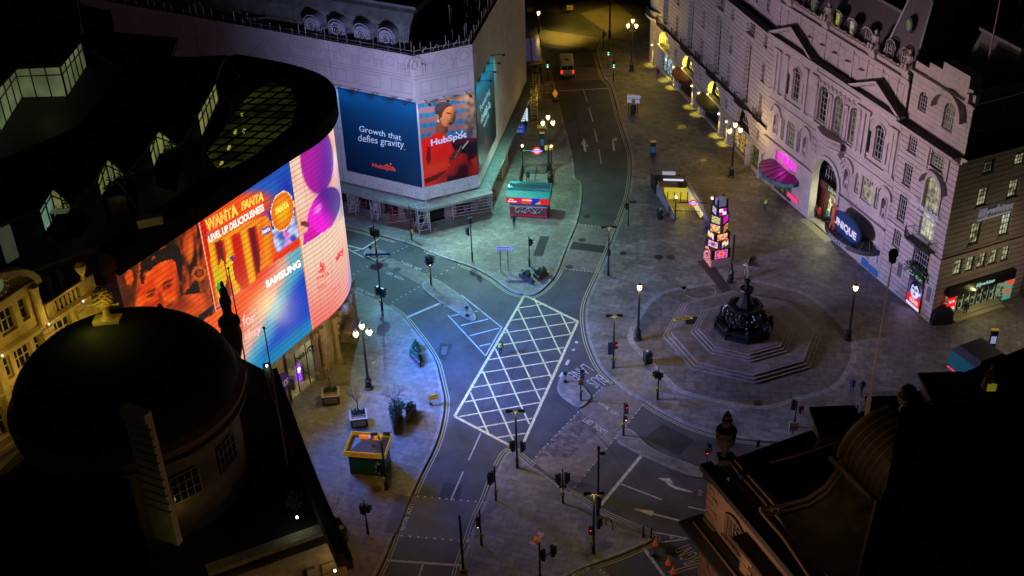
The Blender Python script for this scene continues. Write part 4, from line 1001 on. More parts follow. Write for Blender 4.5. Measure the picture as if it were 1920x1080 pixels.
awning('shop_awning', 'dark red shop awning bulging over a doorway of the pink terrace', 11.9, 5.2, 3.1, 1.5, mat('red_awning', (.10, .004, .006), .6), 'CAFE')
awning('shop_awning', 'black oval shop awning with amber rim nearest the theatre', 20.8, 5.4, 3.1, 1.7, mat('black_awning', (.02, .018, .01), .6), 'RESTAURANT')
# ================================================================== SCREEN BUILDING
HB, HT = 5.9, 23.56
CP = cat([(-28.4, 74.8), (-23.45, 83.28), (-18.5, 91.75), (-16.95, 94.1), (-15.95, 96.4), (-15.5, 98.9), (-15.75, 101.6), (-16.8, 104.2), (-18.6, 106.2), (-21.5, 108.2), (-26, 110.5)], 5)
CP = [Vector((p[0], p[1])) for p in CP]
segs = [Wall(a, b) for a, b in zip(CP, CP[1:])]
sl = [0]
for s in segs: sl.append(sl[-1] + s.L)
SLEN = sl[-1]
def cpt(s, off=0.0):
    s = max(0, min(SLEN - 1e-4, s)); i = next(k for k in range(len(segs)) if sl[k + 1] >= s); w = segs[i]; t = s - sl[i]
    n0 = w.n; n = (segs[max(i - 1, 0)].n + n0).lerp(segs[min(i + 1, len(segs) - 1)].n + n0, t / w.L).normalized()
    q = w.a + w.d * t + n * off
    return q
def curve_hit(px, py):
    best = None
    for i, w in enumerate(segs[:-4]):
        u, z = w.uz(px, py)
        lo = -40 if i == 0 else -.01
        if lo <= u <= w.L + .01:
            q = w.w(u, z); d = q.x ** 2 + q.y ** 2
            if best is None or d < best[0]: best = (d, sl[i] + u, z)
    return best[1], best[2]
sb = empty('screen_building', 'curved corner building carrying a giant wraparound advertising screen', 'building', (-22, 94, 0))
OX = Vector((-22, 94, 0))
class MW(MB):                                          # builder in world metres, stored relative to its thing
    def __init__(s, org): MB0.__init__(s); s.org = Vector(org)
    def build(s, name, mats, parent=None, **k):
        s.v = [tuple(Vector(p) - s.org) for p in s.v]
        return MB0.build(s, name, mats, parent, **k)
# ---- picture on the screen, painted per LED block
def inside(p, poly):
    x, y = p; r = False; j = len(poly) - 1
    for i in range(len(poly)):
        if (poly[i][1] > y) != (poly[j][1] > y) and x < (poly[j][0] - poly[i][0]) * (y - poly[i][1]) / (poly[j][1] - poly[i][1]) + poly[i][0]: r = not r
        j = i
    return r
def ell(p, cx, cy, rx, ry, a=0.0):
    c, s = math.cos(a), math.sin(a); x, y = p[0] - cx, p[1] - cy
    return math.hypot((x * c + y * s) / rx, (-x * s + y * c) / ry)
def mix(a, b, t):
    t = max(0.0, min(1.0, t)); return tuple(u + (v - u) * t for u, v in zip(a, b))
def sm(a, b, x): t = max(0.0, min(1.0, (x - a) / (b - a))); return t * t * (3 - 2 * t)
def nz(x, y, s=1.0):
    from mathutils import noise
    return noise.noise(Vector((x * s, y * s, 3.7)))
Q2 = lambda p: ((p[0] - 200) * 4.5, (p[1] - 400) * 4.5)
Q1 = lambda p: ((p[0] - 360) * 4.5, (p[1] - 260) * 4.5)
def left_of(p, a, b): return (b[0] - a[0]) * (p[1] - a[1]) - (b[1] - a[1]) * (p[0] - a[0]) > 0
def portrait(p):
    q = Q2(p); x, y = q
    n = nz(x, y, .012); c = mix((.08, .02, .004), (.5, .13, .01), .35 + n * .9)
    if x > 620: c = mix((.05, .012, .003), (.75, .16, .01), .5 + nz(x * 1.6, y * .5, .02) * 1.3)
    if ell(q, 705, 310, 38, 130, .1) < 1: c = mix((.9, .28, .05), c, ell(q, 705, 310, 38, 130, .1) ** 3)
    e = ell(q, 780, 505, 62, 62)
    if e < 1.0: c = (.75, .24, .03) if e > .62 else (.1, .02, .0)
    if e < .4: c = (.5, .12, .02)
    if x < 250: c = mix((.12, .035, .005), (.3, .09, .01), .5 + nz(x, y, .02))
    if ell(q, 192, 540, 36, 66) < 1: c = (.85, .2, .02)
    if 232 < x - (820 - y) * .1 < 290: c = mix((.8, .2, .02), (.5, .1, .01), nz(x, y, .02) + .5)
    if inside(q, [(640, 690), (700, 680), (850, 668), (905, 760), (740, 945), (590, 890), (600, 800)]): c = mix((.9, .22, .02), (.45, .09, .01), .5 + nz(x, y, .01) * 1.2)
    if inside(q, [(640, 690), (750, 560), (800, 672)]): c = (.015, .004, .002)
    if inside(q, [(720, 950), (780, 860), (900, 770), (910, 800), (830, 900), (760, 960)]): c = (.06, .01, .004)
    face = [(318, 500), (400, 430), (470, 400), (570, 385), (600, 470), (615, 600), (622, 720), (600, 850), (560, 890), (400, 860), (230, 830), (262, 700), (300, 590)]
    if inside(q, face):
        c = mix((1.0, .27, .015), (.85, .12, .01), .5 + nz(x, y, .012))
        c = mix(c, (.22, .03, .003), sm(560, 625, x) * .8 * sm(420, 520, y))
        c = mix(c, (.35, .05, .0), .75 * (1 - sm(.5, 1.2, ell(q, 455, 720, 22, 70, -.2))))         # nose shade
        for ex, ey, w in ((510, 618, 52), (372, 693, 42)):
            c = mix(c, (.1, .015, 0), .9 * (1 - sm(.55, 1.15, ell(q, ex, ey, w, 16, -.45)))); c = mix(c, (.14, .02, 0), .9 * (1 - sm(.6, 1.1, ell(q, ex + 2, ey - 38, w * 1.3, 13, -.5))))
            c = mix(c, (1.0, .4, .08), .6 * (1 - sm(.4, 1.0, ell(q, ex - 4, ey + 4, 8, 6))))
        c = mix(c, (.12, .015, 0), .9 * (1 - sm(.6, 1.1, ell(q, 530, 780, 34, 14, -.6)))); c = mix(c, (.3, .04, 0), .6 * (1 - sm(.5, 1.2, ell(q, 560, 790, 45, 60, -.2))))
        c = mix(c, (.5, .08, 0), .5 * (1 - sm(.8, 1.2, abs(ell(q, 440, 800, 120, 60) * 1 - .1))))
    hair = [(280, 520), (288, 420), (330, 340), (420, 270), (520, 240), (600, 262), (640, 360), (640, 480), (635, 600), (612, 560), (590, 450), (565, 392), (500, 398), (440, 420), (380, 470), (335, 500), (312, 600), (290, 590)]
    if inside(q, hair): c = mix((.035, .01, .003), (.75, .2, .02), sm(.12, .55, nz(x * .5 + y * .9, x * .9 - y * .2, .035)) * (.9 if x < 500 else .15))
    return c
def soda(p):
    q = Q1(p); x, y = q
    sky_ = mix((.0, .07, .55), (.03, .25, .7), .5 + nz(x, y, .006)); c = mix(sky_, (.18, .02, .4), sm(300, 60, x) * .8)
    cloud = 1 - sm(.75, 1.25, ell(q, 360, 640, 330, 150, -.42))
    c = mix(c, (1.0, .2, .01), cloud)
    if y > 900 - x * .42 and y < 5000 and x < 610:
        t = x - (y - 900) * .18
        st_ = .5 + .5 * math.sin(t * .042 + 1.2)
        c = mix((.8, .03, .0), (1.0, .62, .02), st_ * sm(.25, .8, st_))
        c = mix(c, (.12, .0, .06), .75 * sm(.86, 1.0, .5 + .5 * math.sin(t * .021 + 3.1)))
        if y < 960 - x * .42: c = (1.0, .45, .04)
    if x < 130 + (y - 850) * .14 and y > 690: c = (.85, .02, .01)
    if y > 1440 - (x - 190) * .62 and x < 560: c = (.1, .0, .14)
    if y > 1420 - (x - 190) * .62 and y < 1440 - (x - 190) * .62 and x < 560: c = (.8, .35, .5)
    for bx, by, w, h, col in ((222, 1180, 26, 110, (.75, .7, .02)), (232, 1260, 22, 50, (.05, .55, .05)), (262, 1130, 26, 110, (1, .62, .02)), (322, 1090, 30, 120, (.95, .75, .03)), (392, 1110, 46, 130, (.75, .01, .02)), (340, 1010, 18, 22, (.3, .05, .5))):
        if ell(q, bx, by, w, h, -.15) < 1 and ell(q, bx, by, w, h * 1.2, -.15) < 1: c = col
    if x > 575 and y > 640: c = mix((1, .42, .02), (.9, .16, .01), .5 + nz(x, y, .01)) if y > 880 - (x - 600) * .2 else c
    if inside(q, [(560, 800), (580, 690), (605, 640), (640, 645), (668, 720), (690, 840), (705, 960), (700, 1040), (600, 1080), (580, 960)]): c = mix((1, .5, .02), (1, .25, .01), abs(x - 630) / 60)
    if inside(q, [(585, 655), (600, 630), (635, 630), (645, 660)]): c = (.7, .15, .5)
    if inside(q, [(590, 760), (655, 735), (665, 790), (600, 818)]): c = (.1, .08, .7)
    if inside(q, [(670, 760), (730, 770), (800, 790), (870, 640), (905, 660), (915, 820), (870, 900), (740, 985), (690, 900)]): c = mix((.75, .8, 1.0), (.1, .2, .6), .5 + nz(x, y, .018) * 1.4)
    e = ell(q, 762, 612, 98, 172, .12)
    if e < 1: c = mix((1, .62, .03), (1, .3, .0), sm(.2, 1, e)); c = (1, .85, .6) if e > .93 else c
    if inside(q, [(770, 780), (810, 780), (835, 860), (880, 870), (875, 905), (740, 985), (735, 955), (790, 890)]): c = mix((.95, .2, .75), (.8, .6, 1), .5 + nz(x, y, .03))
    if inside(q, [(690, 1010), (700, 985), (900, 830), (935, 880), (930, 930), (690, 1070)]): c = (.95, .13, .01)
    if 35 < x < 60 and y < 1500 and x < 52 + (y - 660) * .1: c = (.9, .3, .2)
    return c
def samsung(p):
    x, y = p
    t = (x - 497) * .91 + (y - 585) * .41 + 7 * nz(x, y, .02)
    o = mix((1, .3, .02), (1, .09, .01), sm(400, 480, x) * sm(700, 560, y))
    if t < 0: c = mix(o, (.95, .62, .5), sm(-48, 2, t))
    else: c = mix(mix((.95, .62, .5), (.25, .6, .75), sm(0, 16, t)), (.0, .16, .72), sm(14, 42, t))
    c = mix(c, (.05, .45, .65), sm(20, 0, (587 + (y - 620) * .14) - x) * .0 + sm(40, 8, (687 - (x - 495) * .76) - y) * sm(0, 20, t + 25) * .85)
    c = mix(c, (.3, .62, .7), sm(515, 485, y + (545 - x) * .25) * sm(525, 545, x) * .8)
    return c
def white_panel(p):
    x, y = p
    yb = 463 - (x - 567) * .70                       # bottom edge of the upper picture
    if y > yb:
        c = mix((1, .8, .66), (1, .3, .24), sm(yb + 20, 640, y)); c = mix(c, (1, .6, .55), sm(620, 655, x) * .6)
        return mix(c, (.45, .45, .95), sm(648, 660, x) * .7)
    c = mix((1, .8, .66), (1, .62, .52), .5 + nz(x, y, .03))
    c = mix(c, (.35, .4, .8), sm(626, 640, x) * sm(460, 380, y) * .5)
    e = ell(p, 594, 298, 31, 66, -.05)
    if e < 1.07: c = mix(mix((.65, .0, .55), (.28, .0, .55), sm(575, 622, x)), c, sm(.93, 1.07, e))
    e = ell(p, 607, 397, 26, 50, .42)
    if e < 1.03: c = mix(mix((1, .05, .85), (.2, .0, .45), sm(-8, 30, (x - 600) * .8 - (y - 400) * .55)), c, sm(.97, 1.03, e)); 
    if e < .9: c = mix(c, (1, .5, 1), .75 * (1 - sm(.3, 1, ell(p, 596, 392, 8, 16, .6))))
    if inside(p, [(585, 425), (600, 440), (575, 455), (569, 462), (569, 440)]): c = (.85, .03, .6)
    if ell(p, 572, 420, 9, 5, .3) < 1: c = (.4, .12, .1)
    return c
def screen_color(p):
    x, y = p
    if x > 542 + (y - 295.5) * .1387: return white_panel(p)
    if abs(x - 542 - (y - 295.5) * .1387) < 1.4: return (1, .5, .15)
    if x < 369 + (y - 407) * .2: return portrait(p) if y < 613 + (x - 364) * -.68 else (1, .26, .03)
    if x < 371 + (y - 407) * .2 and y < 585: return (1, .55, .3)
    b = 584 - (x - 404) * .785 if x < 483 else (510 - (x - 486) * .64)
    return soda(p) if y < b else samsung(p)
NS, NZ = 250, 150
S_END = SLEN - 8.0
scr = MW(OX); cl = []
for j in range(NZ + 1):
    z = HB + (HT - HB) * j / NZ
    for i in range(NS + 1):
        q = cpt(S_END * i / NS); scr.v.append((q.x, q.y, z))
for j in range(NZ):
    for i in range(NS):
        a = j * (NS + 1) + i; scr.f.append((a, a + 1, a + NS + 2, a + NS + 1)); scr.m.append(0)
        q = cpt(S_END * (i + .5) / NS); cc_ = screen_color(P((q.x, q.y, HB + (HT - HB) * (j + .5) / NZ)))
        k = (.78 if j % 4 == 0 else 1.04) * (.93 if i % 7 == 0 else 1)
        cl.append(tuple(c * k for c in cc_))
so = scr.build('advertising_screen', paint_mat('led_screen', .9), sb); face_colors(so, cl, 1.6)
def scr_pt(px, py, off=-.06):
    s, z = curve_hit(px, py); q = cpt(s, off); return (q.x, q.y, z)
def stext(s, p0, p1, p3, m, bold=.02, shear=0.0, name='screen_lettering'):
    mb = MW(OX); p0, p1, p3 = Vector(p0), Vector(p1), Vector(p3)
    text(mb, s, lambda u, v: scr_pt(*(p0 + (p1 - p0) * u + (p3 - p0) * v)), 0, bold, shear)
    mb.build(name, m, so)
led_w = glow('led_white', (1, .93, .85), 1.3); led_y = glow('led_yellow', (1, .8, .12), 1.2); led_r = glow('led_red', (.85, .02, .03), 1.0)
z1 = lambda x, y: (360 + x / 4.5, 260 + y / 4.5)
led_o = glow('led_orange', (.95, .12, .01), 1.0)
for m_, e, bo in ((led_y, 0, .05), (led_o, 1, .012)):
    stext('WANTA', z1(120 - 0, 790), z1(390, 640), z1(100, 690), m_, bo, name='screen_lettering'); stext('FANTA', z1(415, 610), z1(602, 520), z1(412, 530), m_, bo)
stext('LEVEL UP DELICIOUSNESS', z1(140, 880), z1(606, 605), z1(130, 820), led_w, .03)
stext('SAMSUNG', (499, 540), (564, 499), (496, 527), led_w, .04)
stext('FANTA', z1(705, 640), z1(815, 575), z1(700, 590), led_y, .04); stext('FANTA', z1(592, 808), z1(655, 775), z1(590, 775), led_w, .04)
stext('sky', (631, 494), (645, 474), (627, 481), led_r, .05)
stext('TEAM GB', (593, 526), (616, 515), (592, 520), led_r, .02)
stext('for', (455, 612), (479, 603), (452, 592), glow('led_pink', (1, .55, .5), 1.0), .02); stext('day', (459, 643), (492, 624), (456, 624), MATS['led_pink'], .02)
em = MW(OX)                                             # red swirled lion-head emblem and rings
def sline(pts, w):
    for a, b in zip(pts, pts[1:]):
        a, b = Vector(a), Vector(b); d = (b - a); n = Vector((-d.y, d.x)).normalized() * w / 2
        em.add([scr_pt(*(a + n)), scr_pt(*(a - n)), scr_pt(*(b - n)), scr_pt(*(b + n))], [(0, 1, 2, 3)])
for k in range(9):
    a0 = -2.4 + k * .5; sline([(601 + r * math.cos(a0 + r * .09), 502 + r * 1.2 * math.sin(a0 + r * .09)) for r in (1.5, 4, 6.5, 9)], 1.9)
for k, (cx, cy) in enumerate(((597, 539), (602, 536), (607, 533), (600, 541), (605, 538))): sline([(cx + 2.6 * math.cos(t * .7), cy + 2.6 * math.sin(t * .7)) for t in range(10)], .6)
sline([(620, 490), (622, 512)], .5)
sline([(618 + 3.5 * math.cos(t * .7), 543 + 3.5 * math.sin(t * .7)) for t in range(10)], .6); sline([(625, 543), (634, 535), (638, 530)], .8); sline([(625, 548), (639, 537)], .6)
em.build('screen_emblem', led_r, so)
# the light the screen throws across the junction
for s, z, pw, c, aim, sp_ in ((17.5, 8, 20000, (.03, .16, 1.0), (2, 84, 0), 95), (19.5, 12, 64000, (.035, .2, 1.0), (2, 95, 0), 80), (22.5, 9, 14000, (.04, .27, 1.0), (1, 109, 0), 95), (15.5, 14, 20000, (1, .76, .48), (30, 90, 2), 90), (13.5, 9, 7500, (.02, .2, 1.0), (-12, 80, 0), 60), (20, 10, 44000, (1, .62, .82), (35, 119, 14), 46), (24, 10, 25000, (.9, .58, .95), (27, 147, 14), 44),
    (16, 9, 40000, (1, .6, .72), (41, 100, 14), 40), (26.5, 19, 19000, (.55, .52, 1.0), (-20, 128, 20.5), 110), (24, 19, 15000, (.6, .7, 1.0), (9, 152, 0), 60), (28.5, 14, 2500, (.3, .45, 1.0), (-14, 122, 8), 120)):
    q = cpt(s, -1.0); lamp('screen_light', Vector((q.x, q.y, z)) - OX, pw, c, sb, 'SPOT', 1.3, spot=sp_, blend=1, aim=Vector(aim) - OX)
# walls under and beside the screen, cornice, roof
mb = MW(OX); L0 = -34
def run(s0, s1, z0, z1, off, n=None, m=0):
    n = n or max(2, int((s1 - s0) / .8)); a = []
    for i in range(n + 1): a.append(cpt(s0 + (s1 - s0) * i / n, off))
    mb.add([(p.x, p.y, z0) for p in a] + [(p.x, p.y, z1) for p in a], [(i, i + 1, n + 1 + i + 1, n + 1 + i) for i in range(n)], m)
sA, _ = curve_hit(538, 640); sB = 19.9; sC, sD = 23.4, 26.4
sA = 16.2
run(0, sA, 0, HB, .5); run(sB, sC, 0, HB, .35); run(sC, sD, 4.3, HB, .35); run(sD, SLEN, 0, HB, .35); run(sA, sB, 4.9, HB, .3)
for s in (sC, sD):
    a, b = cpt(s, .35), cpt(s, 2.0); mb.poly([(a.x, a.y, 0), (b.x, b.y, 0), (b.x, b.y, 4.3), (a.x, a.y, 4.3)])
mb.build('wall', slab_mat('screen_building_stone', (.33, .26, .2), (.28, .22, .17), (.08, .07, .06), 1.2, .6, rough=.7, vert=True), sb)
mb = MW(OX); run(sC - .2, sD + .2, 0, 5.4, 1.4); run(S_END + .3, SLEN, HB, HT, .3); mb.build('dark_recess', M_void, sb)
pil = MW(OX)
for s in (sB + .25, sB + 1.1, sC - .35, sD + .35, sD + 1.4, sD + 3.2):
    q = cpt(s, .15); pil.lathe([(.42, .12), (.42, .9), (.3, 1.1), (.28, 4.6), (.42, 4.9), (.42, 5.5)], 8, (q.x, q.y, 0))
for k in range(9):                                      # carved hood over the doorway
    a = math.pi * k / 8; s = (sC + sD) / 2 + 1.75 * math.cos(a); q = cpt(s, .05); pil.ball((q.x, q.y, 3.6 + 1.75 * math.sin(a)), .32, 7)
q = cpt((sC + sD) / 2, -.1); pil.ball((q.x, q.y, 5.2), .5, 8, sz=1.2); pil.box(q.x - .2, q.x + .5, q.y - 1.2, q.y + 1.2, 3.1, 3.35)
pil.build('stone_pillars', mat('brown_stone', (.3, .22, .16), .7, var=.3, vs=3, bump=.3), sb)
# lit shop on the ground floor
a, b = cpt(sA, .35), cpt(sB, .35); SHW = Wall(a, b); n_ = SHW.n
sh = MW(OX); p = [SHW.w(0, 0), SHW.w(SHW.L, 0), SHW.w(SHW.L, 0, 3.6), SHW.w(0, 0, 3.6)]
sh.poly([(q.x, q.y, .35) for q in p]); sh.poly([(p[2].x, p[2].y, .35), (p[3].x, p[3].y, .35), (p[3].x, p[3].y, 4.9), (p[2].x, p[2].y, 4.9)]); sh.poly([(p[1].x, p[1].y, .35), (p[2].x, p[2].y, .35), (p[2].x, p[2].y, 4.9), (p[1].x, p[1].y, 4.9)]); sh.poly([(p[0].x, p[0].y, .35), (p[3].x, p[3].y, .35), (p[3].x, p[3].y, 4.9), (p[0].x, p[0].y, 4.9)])
sh.poly([(q.x, q.y, 4.88) for q in p]); sh.poly([(p[0].x, p[0].y, 0), (p[1].x, p[1].y, 0), (p[1].x, p[1].y, .35), (p[0].x, p[0].y, .35)])
sh.build('shop_interior', mat('shop_cream', (.55, .53, .4), .5, var=.25, vs=2.5), sb)
lamp('shop_and_fill_light', SHW.w(1.8, 4.3, 1.2) - OX, 60, (1, .97, .7), sb)
gd = MW(OX)
for u in (0, SHW.L * .33, SHW.L * .75, SHW.L):
    q = SHW.w(u, 0); gd.tube((q.x, q.y, .35), (q.x, q.y, 4.9), .07, n=4)
for u in (.8, 1.4, 2.9): q = SHW.w(u, 0, 1.0); gd.box(q.x - .25, q.x + .25, q.y - .25, q.y + .25, .35, 1.2 + .3 * u)
for u in (.7, 1.2, 2.4, 2.8): q = SHW.w(u, 0, 2.8); gd.box(q.x - .12, q.x + .12, q.y - .2, q.y + .2, .35, 2.2)
gd.build('display_stands', mat('shop_fixtures', (.1, .1, .13), .4), sb)
def wall_quad(W_, u0, u1, z0, z1, off, name, m, parent, org=OX):
    mb = MW(org); mb.poly([W_.w(u0, z0, off), W_.w(u1, z0, off), W_.w(u1, z1, off), W_.w(u0, z1, off)]); return mb.build(name, m, parent)
wall_quad(SHW, 1.55, 2.35, .9, 2.9, .5, 'display_screen', glow('violet_display', (.35, .06, .9), 1.0), sb)
hq = MW(OX)
for sx in (-.12, .12): q = SHW.w(1.95 + sx, 2.35, .46); hq.ball((q.x, q.y, 2.35), .16, 8)
q = SHW.w(1.95, 2.1, .46); hq.ball((q.x, q.y, 2.12), .17, 8); hq.build('display_heart', led_w, sb)
bt = MW(OX); a_, b_, c_ = SHW.w(1.1, 3.5, -.08), SHW.w(3.9, 3.5, -.08), SHW.w(1.1, 4.5, -.08)
ptext(bt, 'beauty', a_, b_, c_, bold=.03); bt.build('sign_lettering', mat('dark_letters', (.01, .01, .03), .4), sb)
ovs = MW(OX); R_ = []
for k in range(24): q = SHW.w(-1.6 + 1.5 * math.cos(k * .2618), 3.0 + 1.15 * math.sin(k * .2618), -.25); R_.append(q)
ovs.loft([R_, [q + Vector((n_.x, n_.y, 0)) * .2 for q in R_]]); og = ovs.build('oval_sign', mat('navy_oval', (.04, .02, .1), .4, emit=(.05, .02, .15), es=.3), sb)
bt = MW(OX); ptext(bt, 'Boots', SHW.w(-2.75, 2.6, -.27), SHW.w(-.4, 2.6, -.27), SHW.w(-2.6, 3.5, -.27), bold=.02, shear=.2); bt.build('sign_lettering', mat('pale_letters', (.4, .38, .5), .4, emit=(.4, .35, .5), es=.25), og)
# parapet: projecting black ring
ring_o = [cpt(SLEN * i / 40, -.65) for i in range(41)]; ring_i = [cpt(SLEN * i / 40, 3.2) for i in range(41)]
d0 = segs[0].d; ring_o = [ring_o[0] - d0 * .3] + ring_o; ring_i = [ring_i[0] - d0 * .3] + ring_i
pr = MW(OX); n = len(ring_o)
pr.loft([[(p.x, p.y, HT) for p in ring_o], [(p.x, p.y, HT + 1.6) for p in ring_o], [(p.x, p.y, HT + 2.0) for p in ring_i]], 0, caps=False, closed=False)
pr.add([(p.x, p.y, HT) for p in ring_o] + [(cpt(SLEN * max(0, i - 1) / 40, .2).x, cpt(SLEN * max(0, i - 1) / 40, .2).y, HT) for i in range(n)], [(i, i + 1, n + i + 1, n + i) for i in range(n - 1)])
pr.build('parapet', mat('near_black_metal', (.006, .004, .004), .9, var=.3, vs=1, spec=.05), sb)
sr = MW(OX); zr_ = HT + 2.05
sk = [G(x, y, zr_ + .1) for x, y in [(405, 314), (387, 288), (462, 184), (502, 150), (545, 166), (557, 196), (545, 235), (482, 287), (432, 316)]]
sr.poly(sk); sr.build('skylight', lit('skylight_glass', (.35, .36, .03), .035, .8, .35), sb)
bars = MW(OX); cx_ = sum((q for q in sk), Vector()) / len(sk)
def clip_line(poly, o, d):
    ts = []
    for a, b in zip(poly, poly[1:] + poly[:1]):
        e = b - a; den = d.x * e.y - d.y * e.x
        if abs(den) > 1e-6:
            t = ((a.x - o.x) * e.y - (a.y - o.y) * e.x) / den; s_ = ((a.x - o.x) * d.y - (a.y - o.y) * d.x) / den
            if 0 <= s_ <= 1: ts.append(t)
    return (min(ts), max(ts)) if len(ts) > 1 else None
for ang, sp in ((R(60), 1.15), (R(-8), 1.3)):
    d = Vector((math.cos(ang), math.sin(ang), 0)); nrm = Vector((-d.y, d.x, 0))
    for k in range(-9, 10):
        o = cx_ + nrm * sp * k; c = clip_line(sk, o, d)
        if c: bars.tube(o + d * c[0] + Vector((0, 0, .05)), o + d * c[1] + Vector((0, 0, .05)), .09, n=4)
bars.build('skylight_bars', mat('skylight_frame', (.02, .02, .012), .6), sb)
for x, y in [(453, 215), (441, 246), (429, 276), (415, 306), (457, 245)]: gp = MW(OX); q = G(x, y, zr_ + .2); gp.box(q.x - .1, q.x + .1, q.y - .35, q.y + .35, zr_ + .12, zr_ + .2); gp.build('skylight_glint', glow('amber_glint', (.8, .75, .1), .4), sb)  # small glowing boxes put in as glints on the glass
bd_ = MW(OX); base = [cpt(SLEN * i / 40, .9) for i in range(41)]
bd_.prism([(p.x, p.y) for p in base] + [G(345, 118, 25).to_2d(), G(60, 90, 25).to_2d(), (-95, 70), (-60, 50)], HT - 1.2, zr_); bd_.build('roof_deck', M_roof, sb)
# the row of buildings behind the screen goes on to the left: side wall
# ---- rooftop glazed storey
ZF = 25.6
def rp(x, y, z=ZF): return G(x, y, z)
fl_ = MW(OX); fl_.poly([rp(*p, ZF) for p in [(-60, 330), (0, 330), (150, 262), (245, 130), (160, 60), (0, 100), (-60, 200)]])
for pts in ([(84, 437), (105, 404), (134, 383), (170, 416), (150, 445), (108, 452)], [(188, 369), (206, 344), (236, 327), (255, 350), (262, 420), (205, 420)], [(287, 315), (298, 289), (333, 272), (345, 300), (330, 360), (295, 350)], [(377, 258), (409, 187), (428, 190), (430, 215), (395, 290)]):
    fl_.poly([rp(*p, ZF + .01) for p in pts])
fl_.build('terrace_floor', mat('terrace_paving', (.09, .09, .07), .7, var=.3, vs=1.5), sb)
rfs = MW(OX)
def slab(pts, z, t=.3): rfs.prism([tuple(rp(*p, z).to_2d()) for p in pts], z - t, z)
slab([(135, -60), (152, 8), (207, 20), (215, 60), (335, 71), (322, 107), (421, 107), (405, 148), (368, 215), (345, 262), (333, 272), (298, 238), (274, 279), (235, 327), (202, 292), (174, 341), (134, 384), (99, 347), (73, 388), (0, 420), (-80, 420), (-80, 330), (0, 300), (150, 235), (232, 128), (168, 92), (152, 40), (150, 20)], 29.2)
slab([(-80, -60), (134, -60), (149, 30), (150, 75), (113, 120), (31, 124), (0, 157), (-80, 220)], 29.2)
rfs.build('roof', mat('black_roofing', (.006, .006, .006), .85), sb)
def lit_wall(a, b, ta, tb, m, n=3, name='glazed_wall', trans=None):
    A, B = rp(*a), rp(*b); za, zb_ = min(29.1, hgt(A.x, A.y, ta)), min(29.1, hgt(B.x, B.y, tb)); g_ = MW(OX)
    g_.poly([A, B, Vector((B.x, B.y, zb_)), Vector((A.x, A.y, za))]); o = g_.build(name, m, sb); f = MW(OX)
    d = (B - A); nn = Vector((d.y, -d.x, 0)).normalized() * .04
    for i in range(n + 1):
        t = i / n; q = A.lerp(B, t) + nn; f.tube(q, (q.x, q.y, za + (zb_ - za) * t), .07, n=4)
    for fz in (0, .68, 1):
        f.tube(A + nn + Vector((0, 0, (za - ZF) * fz)), B + nn + Vector((0, 0, (zb_ - ZF) * fz)), .06, n=4)
    f.build('mullions', M_black, o)
M_lg = lit('lounge_green', (.36, .45, .2), .22, .35, .35); M_lb = lit('lounge_teal', (.3, .55, .4), .3, .4, .5); M_ly = lit('lounge_olive', (.5, .52, .16), .26, .5, .6)
lit_wall((-45, 320), (41, 183), 225, 124, M_lg, 8); lit_wall((41, 183), (126, 181), 124, 120, M_lg, 3); lit_wall((126, 181), (162, 124), 120, 76, M_lg, 5)
lit_wall((84, 437), (105, 404), 388, 348, M_lb, 2); lit_wall((105, 404), (134, 386), 348, 380, M_ly, 2)
lit_wall((188.7, 369), (206, 344), 342, 293, M_ly, 2); lit_wall((206, 344), (236, 328), 293, 326, M_ly, 3)
lit_wall((286.8, 315), (298, 290), 280, 240, M_ly, 2); lit_wall((298, 290), (334, 274), 240, 270, M_ly, 3)
lit_wall((377, 258), (409, 187), 217, 152, M_ly, 5)
for a, b in (((421, 107), (404, 146)), ((421, 107), (449, 142)), ((335, 71), (320, 106))): eg = MW(OX); eg.tube(rp(*a, 29.25), rp(*b, 29.25), .09, n=4); eg.build('gable_edge', M_lead, sb)
for x, y in ((118, 420), (222, 380), (312, 330)): lamp('terrace_light', rp(x, y, ZF) - OX + Vector((0, 0, 1.8)), 7, (.8, .9, .4), sb)
lamp('terrace_light', rp(90, 215, ZF) - OX + Vector((0, 0, 2)), 14, (.8, .85, .3), sb)
def shrub(name, label, catg, loc, r, h, n=260, col=None, grp=None):
    o = empty(name, label, catg, loc, 0, grp); mb = MB()
    for i in range(n):
        a, t = random.random() * 6.283, random.random(); rr = r * math.sqrt(random.random()); c = Vector((rr * math.cos(a), rr * math.sin(a), h * (.15 + .85 * t * (1 - .4 * rr / r)))); s = random.uniform(.05, .12)
        u = Vector([random.gauss(0, 1) for _ in range(3)]).normalized(); v = u.orthogonal().normalized()
        mb.poly([c + u * s, c + v * s * .6, c - u * s, c - v * s * .6])
    mb.build('foliage', col or MATS['evergreen'], o)
    st_ = MB()
    for k in range(4): st_.path([(0, 0, 0), (r * .4 * math.cos(k * 1.6), r * .4 * math.sin(k * 1.6), h * .6)], [.03, .012], 4)
    st_.build('stem', mat('bark', (.06, .045, .035), .8), o)
    return o
for i, (x, y, lb) in enumerate(((128, 398, 'dark shrub on the nearest lit roof terrace at the left'), (108, 448, 'low dark shrub at the lower edge of the leftmost roof terrace'), (224, 348, 'dark shrub on the middle lit roof terrace'), (328, 288, 'dark shrub by the third lit roof gable'))):
    shrub('terrace_shrub', lb, 'shrub', rp(x, y), .9, 1.1, 240, grp='shrubs on the roof terraces')
tb_ = empty('terrace_table', 'white table with a dark leg on the leftmost roof terrace', 'table', rp(116, 412)); mb = MB(); mb.box(-.7, .7, -.35, .35, .7, .76); mb.build('table_top', mat('white_table', (.5, .5, .45), .4), tb_)
for sx in (-.6, .6): mb = MB(); mb.box(sx - .04, sx + .04, -.3, .3, 0, .7); mb.build('leg', M_black, tb_)
